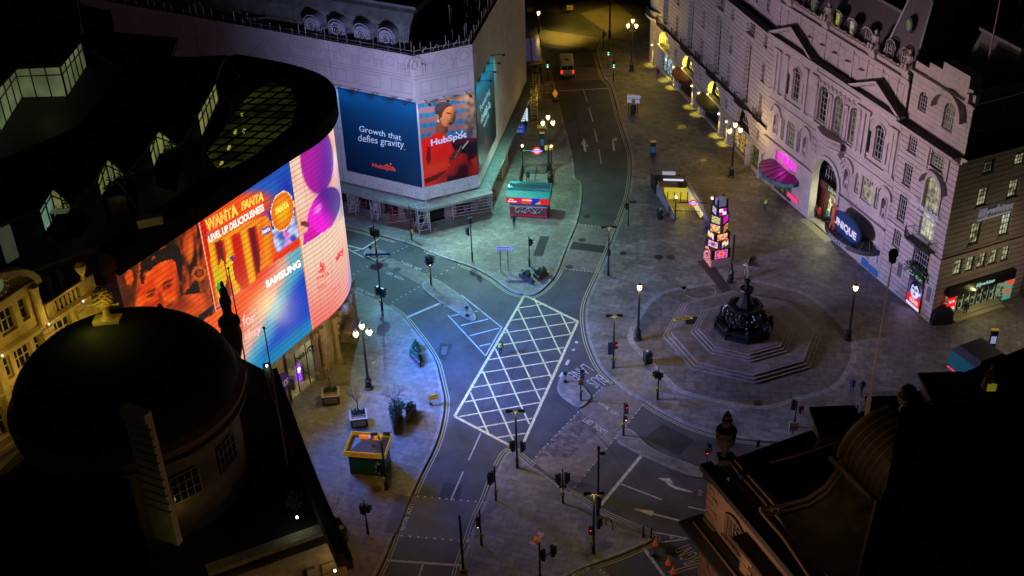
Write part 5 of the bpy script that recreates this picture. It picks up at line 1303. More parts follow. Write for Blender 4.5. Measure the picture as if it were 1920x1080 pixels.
cr = empty('roof_cradle', 'pale maintenance cradle with a beam on the roof edge above the portrait', 'roof crane', rp(283, 425, 25.7), R(20)); mb = MB()
mb.box(-.9, .9, -.35, .35, .2, .85); mb.box(-.82, .82, -.29, .29, .85, .87); mb.build('cradle_box', mat('pale_box', (.35, .32, .28), .5), cr)
mb = MB(); mb.tube((-.4, .2, .9), (-1.5, 3.8, 2.4), .14, n=4); mb.tube((-1.5, 3.8, 2.4), (-2.6, 2.8, 2.3), .09, n=4); mb.tube((-1.5, 3.8, 2.4), (-.2, 4.5, 2.3), .09, n=4); mb.build('beam', M_lead, cr)
mb = MB(); mb.box(-2.6, -1.2, 1.8, 3.0, 0, 1.4); mb.build('machine_body', mat('machine_dark', (.05, .045, .04), .6), cr)

# ================================================================== WRAPPED BUILDING WITH BILLBOARDS
HLW = Wall((-45.9, 139.4), (-9.43, 119.85)); HRW = Wall((-9.43, 119.85), (-3.3, 122.5)); HFW = Wall((-3.3, 122.5), (2.9, 151.5))
OH = Vector((-9.43, 119.85, 0))
hb = empty('wrapped_building', 'corner building wrapped in pale printed sheeting with blue billboards', 'building', OH)
H0, H1 = 3.6, 20.7
M_wrap = mat('printed_wrap_sheet', (.45, .43, .45), .75, var=.14, vs=.25, bump=.15, bs=1.2)
for W_, nm in ((HLW, 'wrap_sheet'), (HRW, 'wrap_sheet'), (HFW, 'wrap_sheet')): wall_quad(W_, -18 if W_ is HLW else 0, W_.L, H0, H1, 0, nm, M_wrap, hb, OH)
pr = MW(OH); 
def hline(W_, a, b, w=.07, off=-.02):
    a, b = Vector(a), Vector(b); d = b - a; n = Vector((-d.y, d.x)).normalized() * w / 2
    pr.poly([W_.w(*(a + n), off), W_.w(*(a - n), off), W_.w(*(b - n), off), W_.w(*(b + n), off)])
def pic_arch(W_, c, z, r=.62):
    pts = [(c + (r + .35) * math.cos(t), z + (r + .35) * math.sin(t)) for t in [math.pi * k / 8 for k in range(9)]]
    for a, b in zip(pts, pts[1:]): hline(W_, a, b)
    pts = [(c + r * .85 * math.cos(t), z + r * .85 * math.sin(t)) for t in [math.pi * k / 8 for k in range(17)]]
    for a, b in zip(pts, pts[1:]): hline(W_, a, b)
    for s in (-1, 1): hline(W_, (c + s * (r + .35), z), (c + s * (r + .35), z - 1.1)); hline(W_, (c + s * (r + .6), z - .1), (c + s * (r + .6), z - 1.1)); hline(W_, (c + s * (r + .2), z - .1), (c + s * (r + 1.0), z - .1))
def pic_win(W_, a, b, z0, z1):
    for p, q in (((a, z0), (b, z0)), ((b, z0), (b, z1)), ((b, z1), (a, z1)), ((a, z1), (a, z0)), (((a + b) / 2, z0), ((a + b) / 2, z1))): hline(W_, p, q)
for c in (-8, -5, -2.2, .8, 3.4, 6, 8.6, 11.4, 15.2, 26.5, 29.3, 32.6, 35.5, 38.5, 41.2): pic_arch(HLW, c, 19.7)
for c in (.3, 3.3, 6.3): pic_arch(HRW, min(c, 5.7), 19.6)
for a, b in ((-6, -3.4), (-2.6, 0), (1.2, 3.6), (5, 7.4), (8, 10.4), (11, 13.3), (15, 17.3), (25.6, 28.2), (28.7, 31.2), (31.5, 33.8), (34.4, 37.0), (38.4, 40.9)): pic_win(HLW, a, b, 16.3, 17.7)
for a, b in ((.6, 3.0), (3.6, 6.0)): pic_win(HRW, a, b, 16.2, 17.6)
for z in (18.05, 18.35, 15.7): hline(HLW, (0, z), (18, z)); hline(HLW, (25, z), (41.35, z)); hline(HRW, (0, z), (HRW.L, z))
hline(HLW, (18.2, 15.9), (22.2, 19.6)); hline(HLW, (22.2, 19.6), (26.2, 15.9)); hline(HLW, (18.8, 15.9), (22.2, 19.0)); hline(HLW, (22.2, 19.0), (25.6, 15.9)); hline(HLW, (17.8, 15.3), (26.6, 15.3))
for c in (34.5, 37.0, 39.5): pic_arch(HLW, c, 4.6 - .2, .5)
for c in (1.5, 4.5): pic_arch(HRW, c, 4.4, .5)
for k in range(14):
    z = 6 + k; pic_win(HFW, 12 + 0 * k, 13.5, 6, 8) if k == 0 else None
for a in range(11, 28, 3): pic_win(HFW, a, a + 1.6, 16, 17.6); pic_win(HFW, a, a + 1.6, 11, 13.6); pic_win(HFW, a, a + 1.6, 6.5, 9)
for a in (29.3, 30.5): pic_win(HLW, a, a + .9, 12, 14); pic_win(HLW, a, a + .9, 8, 10.4)
for z in (18.2, 14.6, 10): hline(HFW, (10, z), (29, z))
pr.build('printed_outlines', mat('print_line', (.29, .27, .29), .8), hb)
sm_ = MW(OH)
for u in (22.6 + 8.1, 12.3): sm_.poly([HLW.w(u, H0, -.03), HLW.w(u + .05, H0, -.03), HLW.w(u + .05, H1, -.03), HLW.w(u, H1, -.03)])
sm_.build('sheet_seam', mat('seam', (.1, .1, .1), .8), hb)
# billboards: panel surfaces painted as flat printed sheets lit by the arm lamps
def board(name, W_, u0, u1, z0, z1, cf, nu, nz_, es, off=-.08, label=None):
    mb = MW(OH); cl = []
    for j in range(nz_):
        for i in range(nu):
            a, b = u0 + (u1 - u0) * i / nu, u0 + (u1 - u0) * (i + 1) / nu; c, d = z0 + (z1 - z0) * j / nz_, z0 + (z1 - z0) * (j + 1) / nz_
            mb.poly([W_.w(a, c, off), W_.w(b, c, off), W_.w(b, d, off), W_.w(a, d, off)]); cl.append(cf((i + .5) / nu, (j + .5) / nz_, P(W_.w((a + b) / 2, (c + d) / 2, off))))
    if name not in MATS:
        m = mat(name, (.5, .5, .5), .45, spec=.2); nt = m.node_tree; at_ = nt.nodes.new('ShaderNodeVertexColor'); at_.layer_name = 'Col'; nt.links.new(at_.outputs['Color'], nt.nodes['Principled BSDF'].inputs['Base Color'])
    o = mb.build('billboard', MATS[name], hb); face_colors(o, cl, 1)
    if label: o['label'] = label
    return o
# blue sheet; the lamps' fall-off from the top is put into its colour
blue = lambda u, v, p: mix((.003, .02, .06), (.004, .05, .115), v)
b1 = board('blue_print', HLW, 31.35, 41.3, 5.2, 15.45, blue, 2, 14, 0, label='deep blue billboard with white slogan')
def woman(u, v, p):
    x, y = (p[0] - 760) * 5.144, (p[1] - 150) * 5.144; q = (x, y)
    c = (.02, .16, .26)
    if (x + y * .2) % 55 < 5: c = (.01, .07, .12)
    for yc, h in ((268, 26), (365, 28), (465, 30), (180, 26)):
        if abs(y - yc + (x - 400) * .12) < h: c = (.24, .12, .12)
    if y < 200 and x > 400: c = (.35, .2, .12)
    if x > 520: c = mix(c, mix((.08, .05, .03), (.4, .25, .12), .5 + nz(x, y, .02) * 1.3), sm(520, 620, x) * .8)
    if y > 560 and x > 400: c = mix((.08, .01, .02), (.01, .005, .01), sm(570, 640, y))
    body = [(145, 600), (175, 560), (240, 545), (300, 505), (380, 510), (430, 590), (480, 690), (420, 760), (560, 830), (700, 880), (700, 920), (180, 1040), (160, 940)]
    if inside(q, body): c = mix((.8, .012, .008), (.42, .004, .006), sm(.0, .5, nz(x, y, .006) + (x - 430) / 500))
    if inside(q, [(470, 700), (690, 720), (700, 920), (400, 980), (420, 780)]): c = mix((.45, .01, .01), (.03, .0, .005), .55 + nz(x, y, .008) * 1.4)
    if inside(q, [(215, 640), (240, 650), (250, 760), (225, 830), (200, 760)]): c = (.2, .005, .005)
    if inside(q, [(165, 850), (420, 760), (430, 830), (260, 905), (180, 930)]): c = (.8, .03, .01)
    if inside(q, [(180, 960), (420, 860), (300, 960), (200, 1000)]): c = (.12, .0, .0)
    if inside(q, [(290, 500), (305, 400), (400, 400), (410, 500), (350, 530)]): c = mix((.25, .07, .03), (.06, .015, .01), sm(340, 420, x))
    if ell(q, 415, 350, 70, 105, .25) < 1: c = mix((.6, .2, .06), (.07, .02, .01), sm(-10, 70, (x - 410) * .9 + (y - 350) * .35))
    if ell(q, 425, 355, 10, 34, .1) < 1: c = (.5, .2, .08)
    if ell(q, 418, 320, 26, 6, .1) < 1 or ell(q, 432, 418, 24, 8, .1) < 1: c = (.02, .005, .005)
    if ell(q, 372, 290, 92, 80, .2) < 1 and ell(q, 425, 350, 72, 100, .25) > .97: c = (.05, .03, .035)
    if inside(q, [(285, 300), (300, 380), (330, 400), (345, 300)]): c = (.04, .02, .02)
    if ell(q, 308, 355, 14, 26) < 1: c = (.4, .14, .05)
    if ell(q, 317, 395, 10, 16) < 1: c = (.5, .5, .52)
    if ell(q, 480, 720, 75, 28, -.8) < 1: c = (.1, .02, .02)
    for k in range(5):
        if ell(q, 480 + k * 14, 740 - k * 24, 12, 6, -.5) < 1: c = (.35, .15, .08)
    if inside(q, [(545, 660), (605, 580), (612, 588), (555, 668)]): c = (.5, .4, .35)
    if inside(q, [(630, 770), (690, 740), (700, 840), (660, 820)]): c = (.45, .02, .01)
    return c
b2 = board('portrait_print', HRW, .12, 6.62, 5.25, 15.25, woman, 78, 120, 0, label='billboard of a woman in a red jumper holding a phone')
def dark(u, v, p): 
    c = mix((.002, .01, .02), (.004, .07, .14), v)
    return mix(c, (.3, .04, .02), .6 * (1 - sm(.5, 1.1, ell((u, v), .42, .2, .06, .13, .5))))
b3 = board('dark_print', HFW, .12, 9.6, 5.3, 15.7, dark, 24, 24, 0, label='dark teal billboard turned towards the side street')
M_bw = mat('billboard_white', (.62, .66, .75), .5, emit=(.4, .55, .9), es=.16); M_bo = mat('billboard_orange', (.8, .08, .03), .5, emit=(.8, .05, .02), es=.12)
def btext(W_, s, p0, p1, p3, m, par, bold=.01, shear=0, off=-.11):
    mb = MW(OH); p0, p1, p3 = Vector(p0), Vector(p1), Vector(p3)
    text(mb, s, lambda u, v: W_.w(*W_.uz(*(p0 + (p1 - p0) * u + (p3 - p0) * v), off), off), 0, bold, shear); mb.build('lettering', m, par)
zz = lambda x, y: (480 + x / 3, x * 0 + y / 3)
btext(HLW, 'Growth that', zz(580, 738), zz(816, 790), zz(581, 705), M_bw, b1, 0.0); btext(HLW, 'defies gravity', zz(574, 805), zz(832, 845), zz(574, 752), M_bw, b1, 0.0)
btext(HLW, '.', zz(832, 845), zz(839, 846), zz(832, 838), M_bo, b1, .03)
btext(HLW, 'HubSpot', zz(654, 945), zz(786, 972), zz(654, 915), M_bo, b1, .035)
btext(HRW, 'HubSpot', zz(985, 832), zz(1187, 782), zz(983, 786), mat('billboard_pale', (.6, .6, .7), .5, emit=(.5, .5, .7), es=.15), b2, .035)
sp = MW(OH)
for W_, c, r, m in ((HLW, (751, 938), 12, 0), (HRW, (1150, 762), 17, 1)):
    ctr = zz(*c)
    for ang in (-2.5, -1.2, .2):
        e = (ctr[0] + r * .55 * math.cos(ang) / 1, ctr[1] + r * .5 * math.sin(ang)); p, q = W_.uz(*ctr, -.13), W_.uz(*e, -.13); sp.tube(W_.w(*p, -.13), W_.w(*q, -.13), .05, n=5, m=m); sp.ball(W_.w(*q, -.13), .1, 6, m)
sp.build('logo_spokes', [M_bo, MATS['billboard_pale']], hb)
for s, a, b, c in (('Powering', (1265, 640), (1318, 530), (1258, 600)), ('over a', (1272, 690), (1318, 600), (1266, 655)), ('growing', (1265, 700), (1322, 600), (1262, 672)), ('world.', (1282, 722), (1312, 650), (1278, 696))):
    btext(HFW, s, zz(*a), zz(*b), zz(*c), M_bw, b3, 0)
# arm lamps above the boards
def arm_lamps(W_, us, z, pw, col):
    for u in us:
        mb = MW(OH); mb.tube(W_.w(u, z, 0), W_.w(u, z + .15, -1.5), .04, n=5); q = W_.w(u, z + .1, -1.55); mb.box(q.x - .16, q.x + .16, q.y - .12, q.y + .12, q.z - .08, q.z + .08); mb.build('arm_lamp', M_black, hb)
        lamp('board_light', W_.w(u, z, -1.6) - OH, pw, col, hb, 'SPOT', .06, aim=W_.w(u, z - 3, .3) - OH, spot=112, blend=.9)
arm_lamps(HLW, (31.9, 34.3, 36.7, 39.1, 40.9), 15.7, 400, (.12, .55, 1.0)); arm_lamps(HRW, (.9, 3.0, 5.6), 15.5, 300, (.95, .85, .95)); arm_lamps(HFW, (1.2, 3.6, 6.0, 8.4), 16.0, 900, (.12, .9, .8))
for W_, u, c, pw, aim in ((HRW, 3.3, (.48, .95, .85), 15000, (1, 113, 0)), (HFW, 4.8, (.35, 1, .8), 7500, (3, 126, 0)), (HLW, 36, (.3, .8, 1), 12000, (-12, 109, 0))):
    lamp('flood_light', W_.w(u, 15.8, -1.7) - OH, pw, c, hb, 'SPOT', .1, aim=Vector(aim) - OH, spot=85, blend=1)
# pavement gantry, shop fronts below
OHc = [HLW.w(10, 0, -1.6), HLW.w(HLW.L, 0, -1.6), Vector((-9.0, 118.0, 0)), HRW.w(0.4, 0, -1.6), HRW.w(HRW.L + 1.0, 0, -1.6), HFW.w(0, 0, -1.3), HFW.w(HFW.L, 0, -1.3), HFW.w(HFW.L, 0, .2), HFW.w(0, 0, .2), HLW.w(HLW.L, 0, .2), HLW.w(10, 0, .2)]
mb = MW(OH); mb.prism([(p.x, p.y) for p in OHc], 3.05, 3.35); mb.build('pavement_gantry', mat('gantry_board', (.2, .21, .2), .6, var=.3, vs=1.5), hb)
for W_ in (HLW, HRW, HFW):
    mb = MW(OH); L = W_.L; y = .8
    n = int(L / 3.2); op = [(i * L / n + .7, (i + 1) * L / n - .7, .12, 2.7) for i in range(n)]
    tmp = MB(); hole_wall(tmp, 0, L, 0, 3.3, op, .4)
    mb.v = [W_.w(v[0], v[2], v[1] + y) for v in tmp.v]; mb.f, mb.m = tmp.f, tmp.m; mb.build('shop_front', mat('pink_brick', (.28, .16, .17), .7, var=.3, vs=3), hb)
    for o in op: mb = MW(OH); mb.poly([W_.w(o[0], .12, y + .4), W_.w(o[1], .12, y + .4), W_.w(o[1], 2.7, y + .4), W_.w(o[0], 2.7, y + .4)]); mb.build('dark_opening', M_void, hb)  # black sheet stands for the unlit inside of each opening
# roof: deck, mansard with round dormers, scaffold rail
mb = MW(OH); mb.prism([tuple(q.to_2d()) for q in (HLW.w(0, 0, .05), HLW.w(HLW.L, 0, .05), HRW.w(HRW.L, 0, .05), HFW.w(HFW.L, 0, .05), Vector((-30, 190, 0)))], H0 + 13, H1 - .5); mb.build('roof_deck', M_roof, hb)
def hp(u, off, z): return HLW.w(u, z, off)
mb = MW(OH)
prof = [(2.3, 20.2), (2.45, 21.2), (3.0, 22.6), (3.9, 23.6), (4.5, 23.9)]
mb.loft([[hp(u, o, z) for o, z in prof] for u in (2, 39.4)], 0, caps=False, closed=False)
a_ = [hp(39.4, o, z) for o, z in prof]; b_ = [Vector((a_[i].x + 3.2 - o * .2, a_[i].y + 30, a_[i].z)) for i, (o, z) in enumerate(prof)]
mb.loft([a_, b_], 0, caps=False, closed=False)
mb.build('mansard_roof', mat('verdigris_lead', (.15, .19, .18), .6, var=.45, vs=.9, bump=.3, bs=3), hb)
mb = MW(OH); q0, q1 = hp(2, 4.4, 23.9), hp(39.3, 4.4, 23.9); mb.loft([[hp(u, 4.4, 23.85), hp(u, 4.4, 24.15), hp(u, 5.3, 24.15)] for u in (2, 39.3)], 0, caps=False, closed=False)
mb.build('roof_kerb', M_lead, hb)
mb = MW(OH); mb.prism([tuple(hp(u, o, 0).to_2d()) for u, o in ((2, 5.2), (39, 5.2), (37, 20), (2, 20))], 23.2, 23.9); mb.build('flat_roof', M_roof, hb)
for u in (27.55, 30.8, 34.0, 37.1):
    mb = MW(OH); c = 21.35; W_ = Wall(hp(u - 1, 1.75, 0).to_2d(), hp(u + 1, 1.75, 0).to_2d())
    circ = lambda r, off, z=c, n=18, a0=0: [W_.w(1 + r * math.cos(2 * math.pi * k / n), z + r * math.sin(2 * math.pi * k / n), off) for k in range(n)]
    mb.loft([circ(.95, 0), circ(.95, 2.2)], 0); mb.loft([circ(.95, 0), circ(.9, -.12), circ(.72, -.12), circ(.66, -.02)], 0, caps=False)
    q = [W_.w(1 + x, z, 0) for x, z in ((-1.05, 20.2), (1.05, 20.2), (1.05, 21.35), (-1.05, 21.35))]; mb.loft([q, [v + Vector((W_.n.x, W_.n.y, 0)) * 1.6 for v in q]], 0)
    mb.loft([[W_.w(1 + r * math.cos(math.pi * k / 10), c + .1 + r * math.sin(math.pi * k / 10), o) for k in range(11)] for r, o in ((1.0, -.1), (1.12, -.1), (1.12, 2.2))], 0, caps=False, closed=False)
    d = mb.build('round_dormer', mat('dormer_blue_lead', (.3, .33, .4), .5, var=.2, vs=2), hb)
    mb = MW(OH); mb.loft([circ(.5, -.16), circ(.5, -.2), circ(.4, -.2), circ(.4, -.16)], 0, caps=False); mb.loft([circ(.24, -.16, n=12), circ(.24, -.2, n=12), circ(.19, -.2, n=12), circ(.19, -.16, n=12)], 0, caps=False); mb.build('window_ring', mat('white_ring', (.6, .6, .62), .5), d)
    mb = MW(OH); mb.poly(circ(.42, -.15)[::-1]); mb.build('window_pane', mat('blue_grey_pane', (.09, .1, .14), .3) if u != 30.8 else M_glass, d)
# scaffold
sf = empty('scaffolding', 'steel scaffold poles and guard rail along the top of the wrapped building', 'scaffold', OH); mb = MW(OH); random.seed(5)
for W_, st_ in ((HLW, 1.45), (HRW, 1.2), (HFW, 1.3)):
    k = .3
    while k < W_.L:
        z = H1 + random.uniform(.5, 1.3); mb.tube(W_.w(k, H1 - .8, .35), W_.w(k, z, .35), .045, n=5)
        if random.random() < .35: mb.tube(W_.w(k, H1 - .8, 1.2), W_.w(k, z + .2, 1.2), .045, n=5)
        k += st_ * random.uniform(.6, 1.3)
    for z, o in ((H1 + .35, .35), (H1 + .02, .3), (H1 - .1, 1.2)): mb.tube(W_.w(0, z, o), W_.w(W_.L, z, o), .035, n=4)
for k in range(26): 
    u = random.uniform(1, 22); o = random.uniform(.6, 4); mb.tube(HFW.w(u, 20.2, o), HFW.w(u, 21 + random.random() * 2.4, o), .045, n=5)
    if k % 2: mb.tube(HFW.w(u - 1.2, 21 + random.random() * 1.5, o), HFW.w(u + 1.2, 21 + random.random() * 1.5, o), .04, n=4)
for k in range(5): u = .8 + k * 1.15; mb.tube(HRW.w(u, 20.3, .4), HRW.w(u + .9, 21.3, .4), .035, n=4)
mb.build('scaffold_poles', M_steel, sf)
mb = MW(OH)
for W_ in (HLW, HRW, HFW): mb.poly([W_.w(0, H1 - .32, .1), W_.w(W_.L, H1 - .32, .1), W_.w(W_.L, H1 - .32, 1.3), W_.w(0, H1 - .32, 1.3)])
mb.build('scaffold_boards', mat('scaffold_board', (.12, .08, .05), .8), sf)
hf = MW(OH); q = hp(20.5, 3.0, 21.0); hf.box(q.x - 2.2, q.x + 1.6, q.y - .9, q.y + 1.4, 20.9, 21.1); hf.tube((q.x, q.y, 21), (q.x, q.y, 26), .07); 
h_ = hf.build('roof_platform', M_lead, hb)
# scaffold towers on the pavement
def tower(name, label, px, py, w, d, h, rz, mats, dense=1, grp='scaffold towers standing on the pavement'):
    r = empty(name, label, 'scaffold tower', G(px, py, .12), rz, grp); mb = MB()
    for sx in (-w / 2, w / 2):
        for sy in (-d / 2, d / 2): mb.tube((sx, sy, 0), (sx, sy, h), .035, n=5)
    z = .5
    while z < h:
        for a, b in (((-w / 2, -d / 2), (w / 2, -d / 2)), ((w / 2, -d / 2), (w / 2, d / 2)), ((w / 2, d / 2), (-w / 2, d / 2)), ((-w / 2, d / 2), (-w / 2, -d / 2))): mb.tube((*a, z), (*b, z), .03, n=4)
        z += .95 / dense
    mb.build('scaffold_frame', mats[0], r)
    mb = MB(); mb.tube((-w / 2, -d / 2, .3), (w / 2, -d / 2, h * .8), .03, n=4); mb.tube((w / 2, -d / 2, .2), (w / 2, d / 2, h * .7), .03, n=4); mb.tube((-w / 2, d / 2, .9), (w / 2, d / 2, h), .03, n=4)
    if dense > 1:
        for k in range(22): x, y, z = random.uniform(-w / 2, w / 2), random.uniform(-d / 2, d / 2), random.uniform(.2, h - .6); mb.tube((x, y, z), (x + random.uniform(-1, 1) * .6, y + random.uniform(-.5, .5), z + random.uniform(-.2, 1)), .03, n=4)
    mb.build('brace', mats[1], r)
    ft = MB(); ft.box(-w / 2 - .12, w / 2 + .12, -d / 2 - .12, d / 2 + .12, 0, .05); ft.build('base_board', mat('sole_board', (.14, .1, .07), .8), r)
PK = mat('pink_painted_tube', (.5, .08, .16), .5); WT = mat('white_tube', (.5, .5, .55), .5, metal=.3)
tower('scaffold_tower', 'scaffold tower under the billboard corner', 795, 434, 1.3, 1.1, 3.6, .3, (WT, WT))
tower('scaffold_tower', 'blue lit scaffold tower near the traffic lights left of the corner', 706, 413, .8, .8, 3.3, -.4, (WT, WT), 1.6)
tower('scaffold_tower', 'thin scaffold tower beside the giant screen edge', 664, 401, .9, .7, 3.3, -.4, (WT, WT), 1.5)
tower('scaffold_tower', 'short pink scaffold frame beside the giant screen edge', 683, 385, .9, .6, 2.6, -.4, (PK, PK))
tower('scaffold_tower', 'low pink and white barrier frame before the corner shop', 757, 424, 3.2, .9, 1.9, -.45, (PK, WT))
tower('scaffold_tower', 'tangled red and white tube stack right of the corner', 883, 400, 4.6, 2.0, 3.3, .25, (WT, PK), 2.4)
tower('scaffold_tower', 'row of scaffold tubes along the side street gantry', 940, 326, 1.0, 3.5, 3.1, -.2, (WT, PK), 2.4)
for x, y in ((803, 420), (862, 402), (930, 345), (944, 300), (700, 402)):
    g_ = G(x, y, 2.75); lamp('gantry_fill', g_ - OH + Vector((1.5 if x > 850 else 0, -1.6, .6)), 120 if x < 900 else 260, (.55, .95, .75) if x > 790 else (.4, .5, 1), hb)  # added fill lamps tinting the pavement around the gantry
# ================================================================== YELLOW LIT FACADE (far left)
d0 = Vector((segs[0].d.x, segs[0].d.y)); s0 = Vector((-28.4, 74.8))
YW = Wall(s0 - d0 * 30, s0 - d0 * 1.2)
yb = empty('ornate_building', 'yellow floodlit stone building with a round pediment behind the dome', 'building', YW.w(0, 0), YW.ang)
yz = lambda x, y: YW.uz(x / 3.86, 440 + y / 3.86)
def yrect(a, b):
    p, q = yz(*a), yz(*b); return (min(p[0], q[0]), max(p[0], q[0]), min(p[1], q[1]), max(p[1], q[1]))
M_ystone = mat('warm_stone', (.42, .33, .19), .7, var=.25, vs=1.5, bump=.2)
wins = [(19.45, 20.0, 21.05, 22.75), (20.35, 21.75, 21.0, 22.75), (22.1, 22.65, 21.15, 22.8), (23.9, 25.4, 21.0, 22.8), (17.0, 18.4, 21.05, 22.75)]
up = [(18.9, 19.5, 24.3, 25.9), (19.95, 21.3, 24.2, 26.0), (21.75, 22.4, 24.3, 26.0), (16.5, 17.8, 24.2, 26.0)]
lowr = [(a, b, 17.2, 19.6) for a, b, _, _ in wins]
mb = MB(); hole_wall(mb, 0, 28, 0, 23.1, wins + lowr, .4); hole_wall(mb, 12, 23.3, 23.1, 26.6, up, .4); mb.poly([(23.3, 0, 23.1), (23.3, 4, 23.1), (23.3, 4, 26.6), (23.3, 0, 26.6)])
mb.poly([(23.3 - 5.6 + 5.6 * math.cos(math.pi * k / 16), 0, 26.6 + 2.3 * math.sin(math.pi * k / 16)) for k in range(17)])
mb.build('wall', M_ystone, yb)
for o in wins + up + lowr: window(yb, o, M_glass, nu=3 if o[1] - o[0] > 1 else 1, nz=2, dep=.4, bw=.09, fr=mat('cream_frame', (.45, .4, .28), .6))
tr = MB(); cornice(tr, 0, 28.2, 23.5, .55, .5); cornice(tr, 0, 28.1, 20.6, .3, .35); cornice(tr, 12, 23.4, 26.9, .35, .35); tr.box(0, 28, -.12, 0, 16.2, 16.6)
for u in (18.9, 22.95, 23.45, 26.1, 27.6, 16.0): tr.box(u - .22, u + .22, -.3, 0, 16.6, 23.0); tr.box(u - .3, u + .3, -.38, 0, 22.4, 22.6)
for u in (19.0 - .4, 23.0, 14.5): tr.lathe([(.36, 23.5), (.3, 23.8), (.27, 26.1), (.38, 26.5)], 10, (u, -.25, 0))
for k in range(16):
    a0, a1 = math.pi * k / 16, math.pi * (k + 1) / 16; q = lambda a, r: (17.7 + (5.6 + r) * math.cos(a), 26.6 + (2.3 + r) * math.sin(a))
    P4 = [q(a0, .35), q(a1, .35), q(a1, -.1), q(a0, -.1)]; tr.loft([[(x, -.5, z) for x, z in P4], [(x, .2, z) for x, z in P4]])
tr.lathe([(.9, 0)], 4, (0, 0, -5)) if 0 else None
for k in range(12): a = k * .524; tr.ball((20.6 + .75 * math.cos(a), -.1, 28.0 + .75 * math.sin(a)), .2, 6)
tr.loft([[(16.5, -.1, 28.9), (19.2, -.1, 29.6), (20.6, -.1, 30.6), (20.9, -.1, 29.2)], [(16.5, .4, 28.9), (19.2, .4, 29.6), (20.6, .4, 30.6), (20.9, .4, 29.2)]])
tr.box(24.0, 28.0, -.1, .2, 24.4, 24.6); tr.box(23.6, 24.2, -.1, .2, 23.5, 24.6); tr.box(26.6, 28.0, -.1, .2, 23.5, 24.6); tr.lathe([(.25, 24.6), (.12, 24.9), (.35, 25.3), (.4, 25.7), (.15, 26.0)], 8, (27.2, 0, 0))
for k in range(6): tr.lathe([(.09, 23.5), (.15, 23.9), (.09, 24.4)], 6, (24.4 + k * .38, .05, 0))
tr.build('stone_trim', M_ystone, yb)
pn = MB(); pn.loft([[(20.6 + .5 * math.cos(k * .524), y, 28.0 + .6 * math.sin(k * .524)) for k in range(12)] for y in (-.15, .0)]); pn.build('round_window', mat('green_glass', (.1, .16, .08), .3, emit=(.3, .45, .2), es=.2), yb)
for u in (15, 19.0, 23.0, 26.1): f = MB(); f.ball((u, -.8, 23.62), .09, 6); f.build('ledge_lamp', MATS['led_white'], yb)
for u, z, pw in ((15, 24.2, 42), (19.0, 24.2, 62), (23.0, 24.2, 62), (26.1, 24, 36), (17, 21.2, 60), (20, 21.2, 60), (23.2, 21.2, 60), (26.1, 21.2, 60)): lamp('ledge_light', (u, -1.5, z), pw, (1, .68, .08), yb)
rf = MB(); rf.box(0, 28, .5, 14, 20, 22.9); rf.build('roof_slab', M_roof, yb)
pw_ = MB(); q = YW.uz(84, 520); pw_.box(24.6, 25.6, 4.0, 4.2, 26.2, 29.0); pw_.build('stair_window', mat('pale_green_pane', (.1, .14, .1), .3, emit=(.4, .5, .35), es=.06), yb)

# ================================================================== DOME BUILDING (near left)
DZ = 27.0; DC = G(243, 742, DZ); DR = 6.25
db = empty('domed_building', 'dark domed stone building in the near left foreground', 'building', (DC.x, DC.y, 0))
OD = Vector((DC.x, DC.y, 0))
M_dome = mat('dark_dome_lead', (.02, .024, .018), .8, var=.3, vs=.5, spec=.15)
mb = MB(); mb.lathe([(DR * math.cos(t), DZ + .7 + 3.5 * math.sin(t)) for t in [math.pi / 2 * k / 14 * .985 for k in range(15)]], 56); mb.build('dome', M_dome, db, smooth=True)
mb = MB(); mb.lathe([(DR - .45, 20.5), (DR - .45, 25.9), (DR - .1, 26.0), (DR - .1, 26.25), (DR + .25, 26.35), (DR + .3, 26.6), (DR + .05, 26.7), (DR + .05, 27.0), (DR + .35, 27.15), (DR + .35, 27.4), (DR, 27.7)], 64)
M_dst = mat('dark_drum_stone', (.14, .11, .075), .8, var=.3, vs=.8, bump=.3); mb.build('drum', M_dst, db)  # dark base colour over the whole drum
for px, py in ((345, 905), (430, 850)):
    q = G(px, py, 24.2); a = math.atan2(q.y - DC.y, q.x - DC.x); r = DR - .42
    fr_ = MB(); c = Vector((r * math.cos(a), r * math.sin(a))); t = Vector((-math.sin(a), math.cos(a)))
    W_ = Wall(c - t * .85, c + t * .85)
    gq = MB(); gq.poly([W_.w(0, 23.3, -.05), W_.w(1.7, 23.3, -.05), W_.w(1.7, 25.1, -.05), W_.w(0, 25.1, -.05)]); g_ = gq.build('drum_window', M_glass, db)
    for i in range(5): fr_.tube(W_.w(i * .425, 23.3, -.09), W_.w(i * .425, 25.1, -.09), .03, n=4)
    for i in range(4): fr_.tube(W_.w(0, 23.3 + i * .6, -.09), W_.w(1.7, 23.3 + i * .6, -.09), .03, n=4)
    fr_.build('glazing_bars', mat('dull_frame', (.25, .23, .18), .6), g_)
LWf = Wall(G(400, 1120, 18.5), G(645, 1030, 18.5))
blk = [(508, 692), (445, 660), (250, 730), (30, 840), (-10, 880), (-300, 1010), (-300, 1500), (300, 1500)]
mb = MW(OD); mb.prism([tuple(G(x, y, 21).to_2d()) for x, y in blk] + [tuple(LWf.w(0, 0, .3).to_2d()), tuple(LWf.w(LWf.L, 0, .3).to_2d()), tuple(G(600, 940, 21).to_2d()), tuple(G(560, 838, 21).to_2d())], 1, 20.6)
M_blk = mat('near_black_roof', (.008, .008, .007), .85, var=.3); mb.build('block', M_blk, db)  # near black base colour for block and roof deck
ed = [G(x, y, 21) for x, y in ((508, 692), (560, 838), (600, 940), (648, 1050))]
mb = MW(OD)
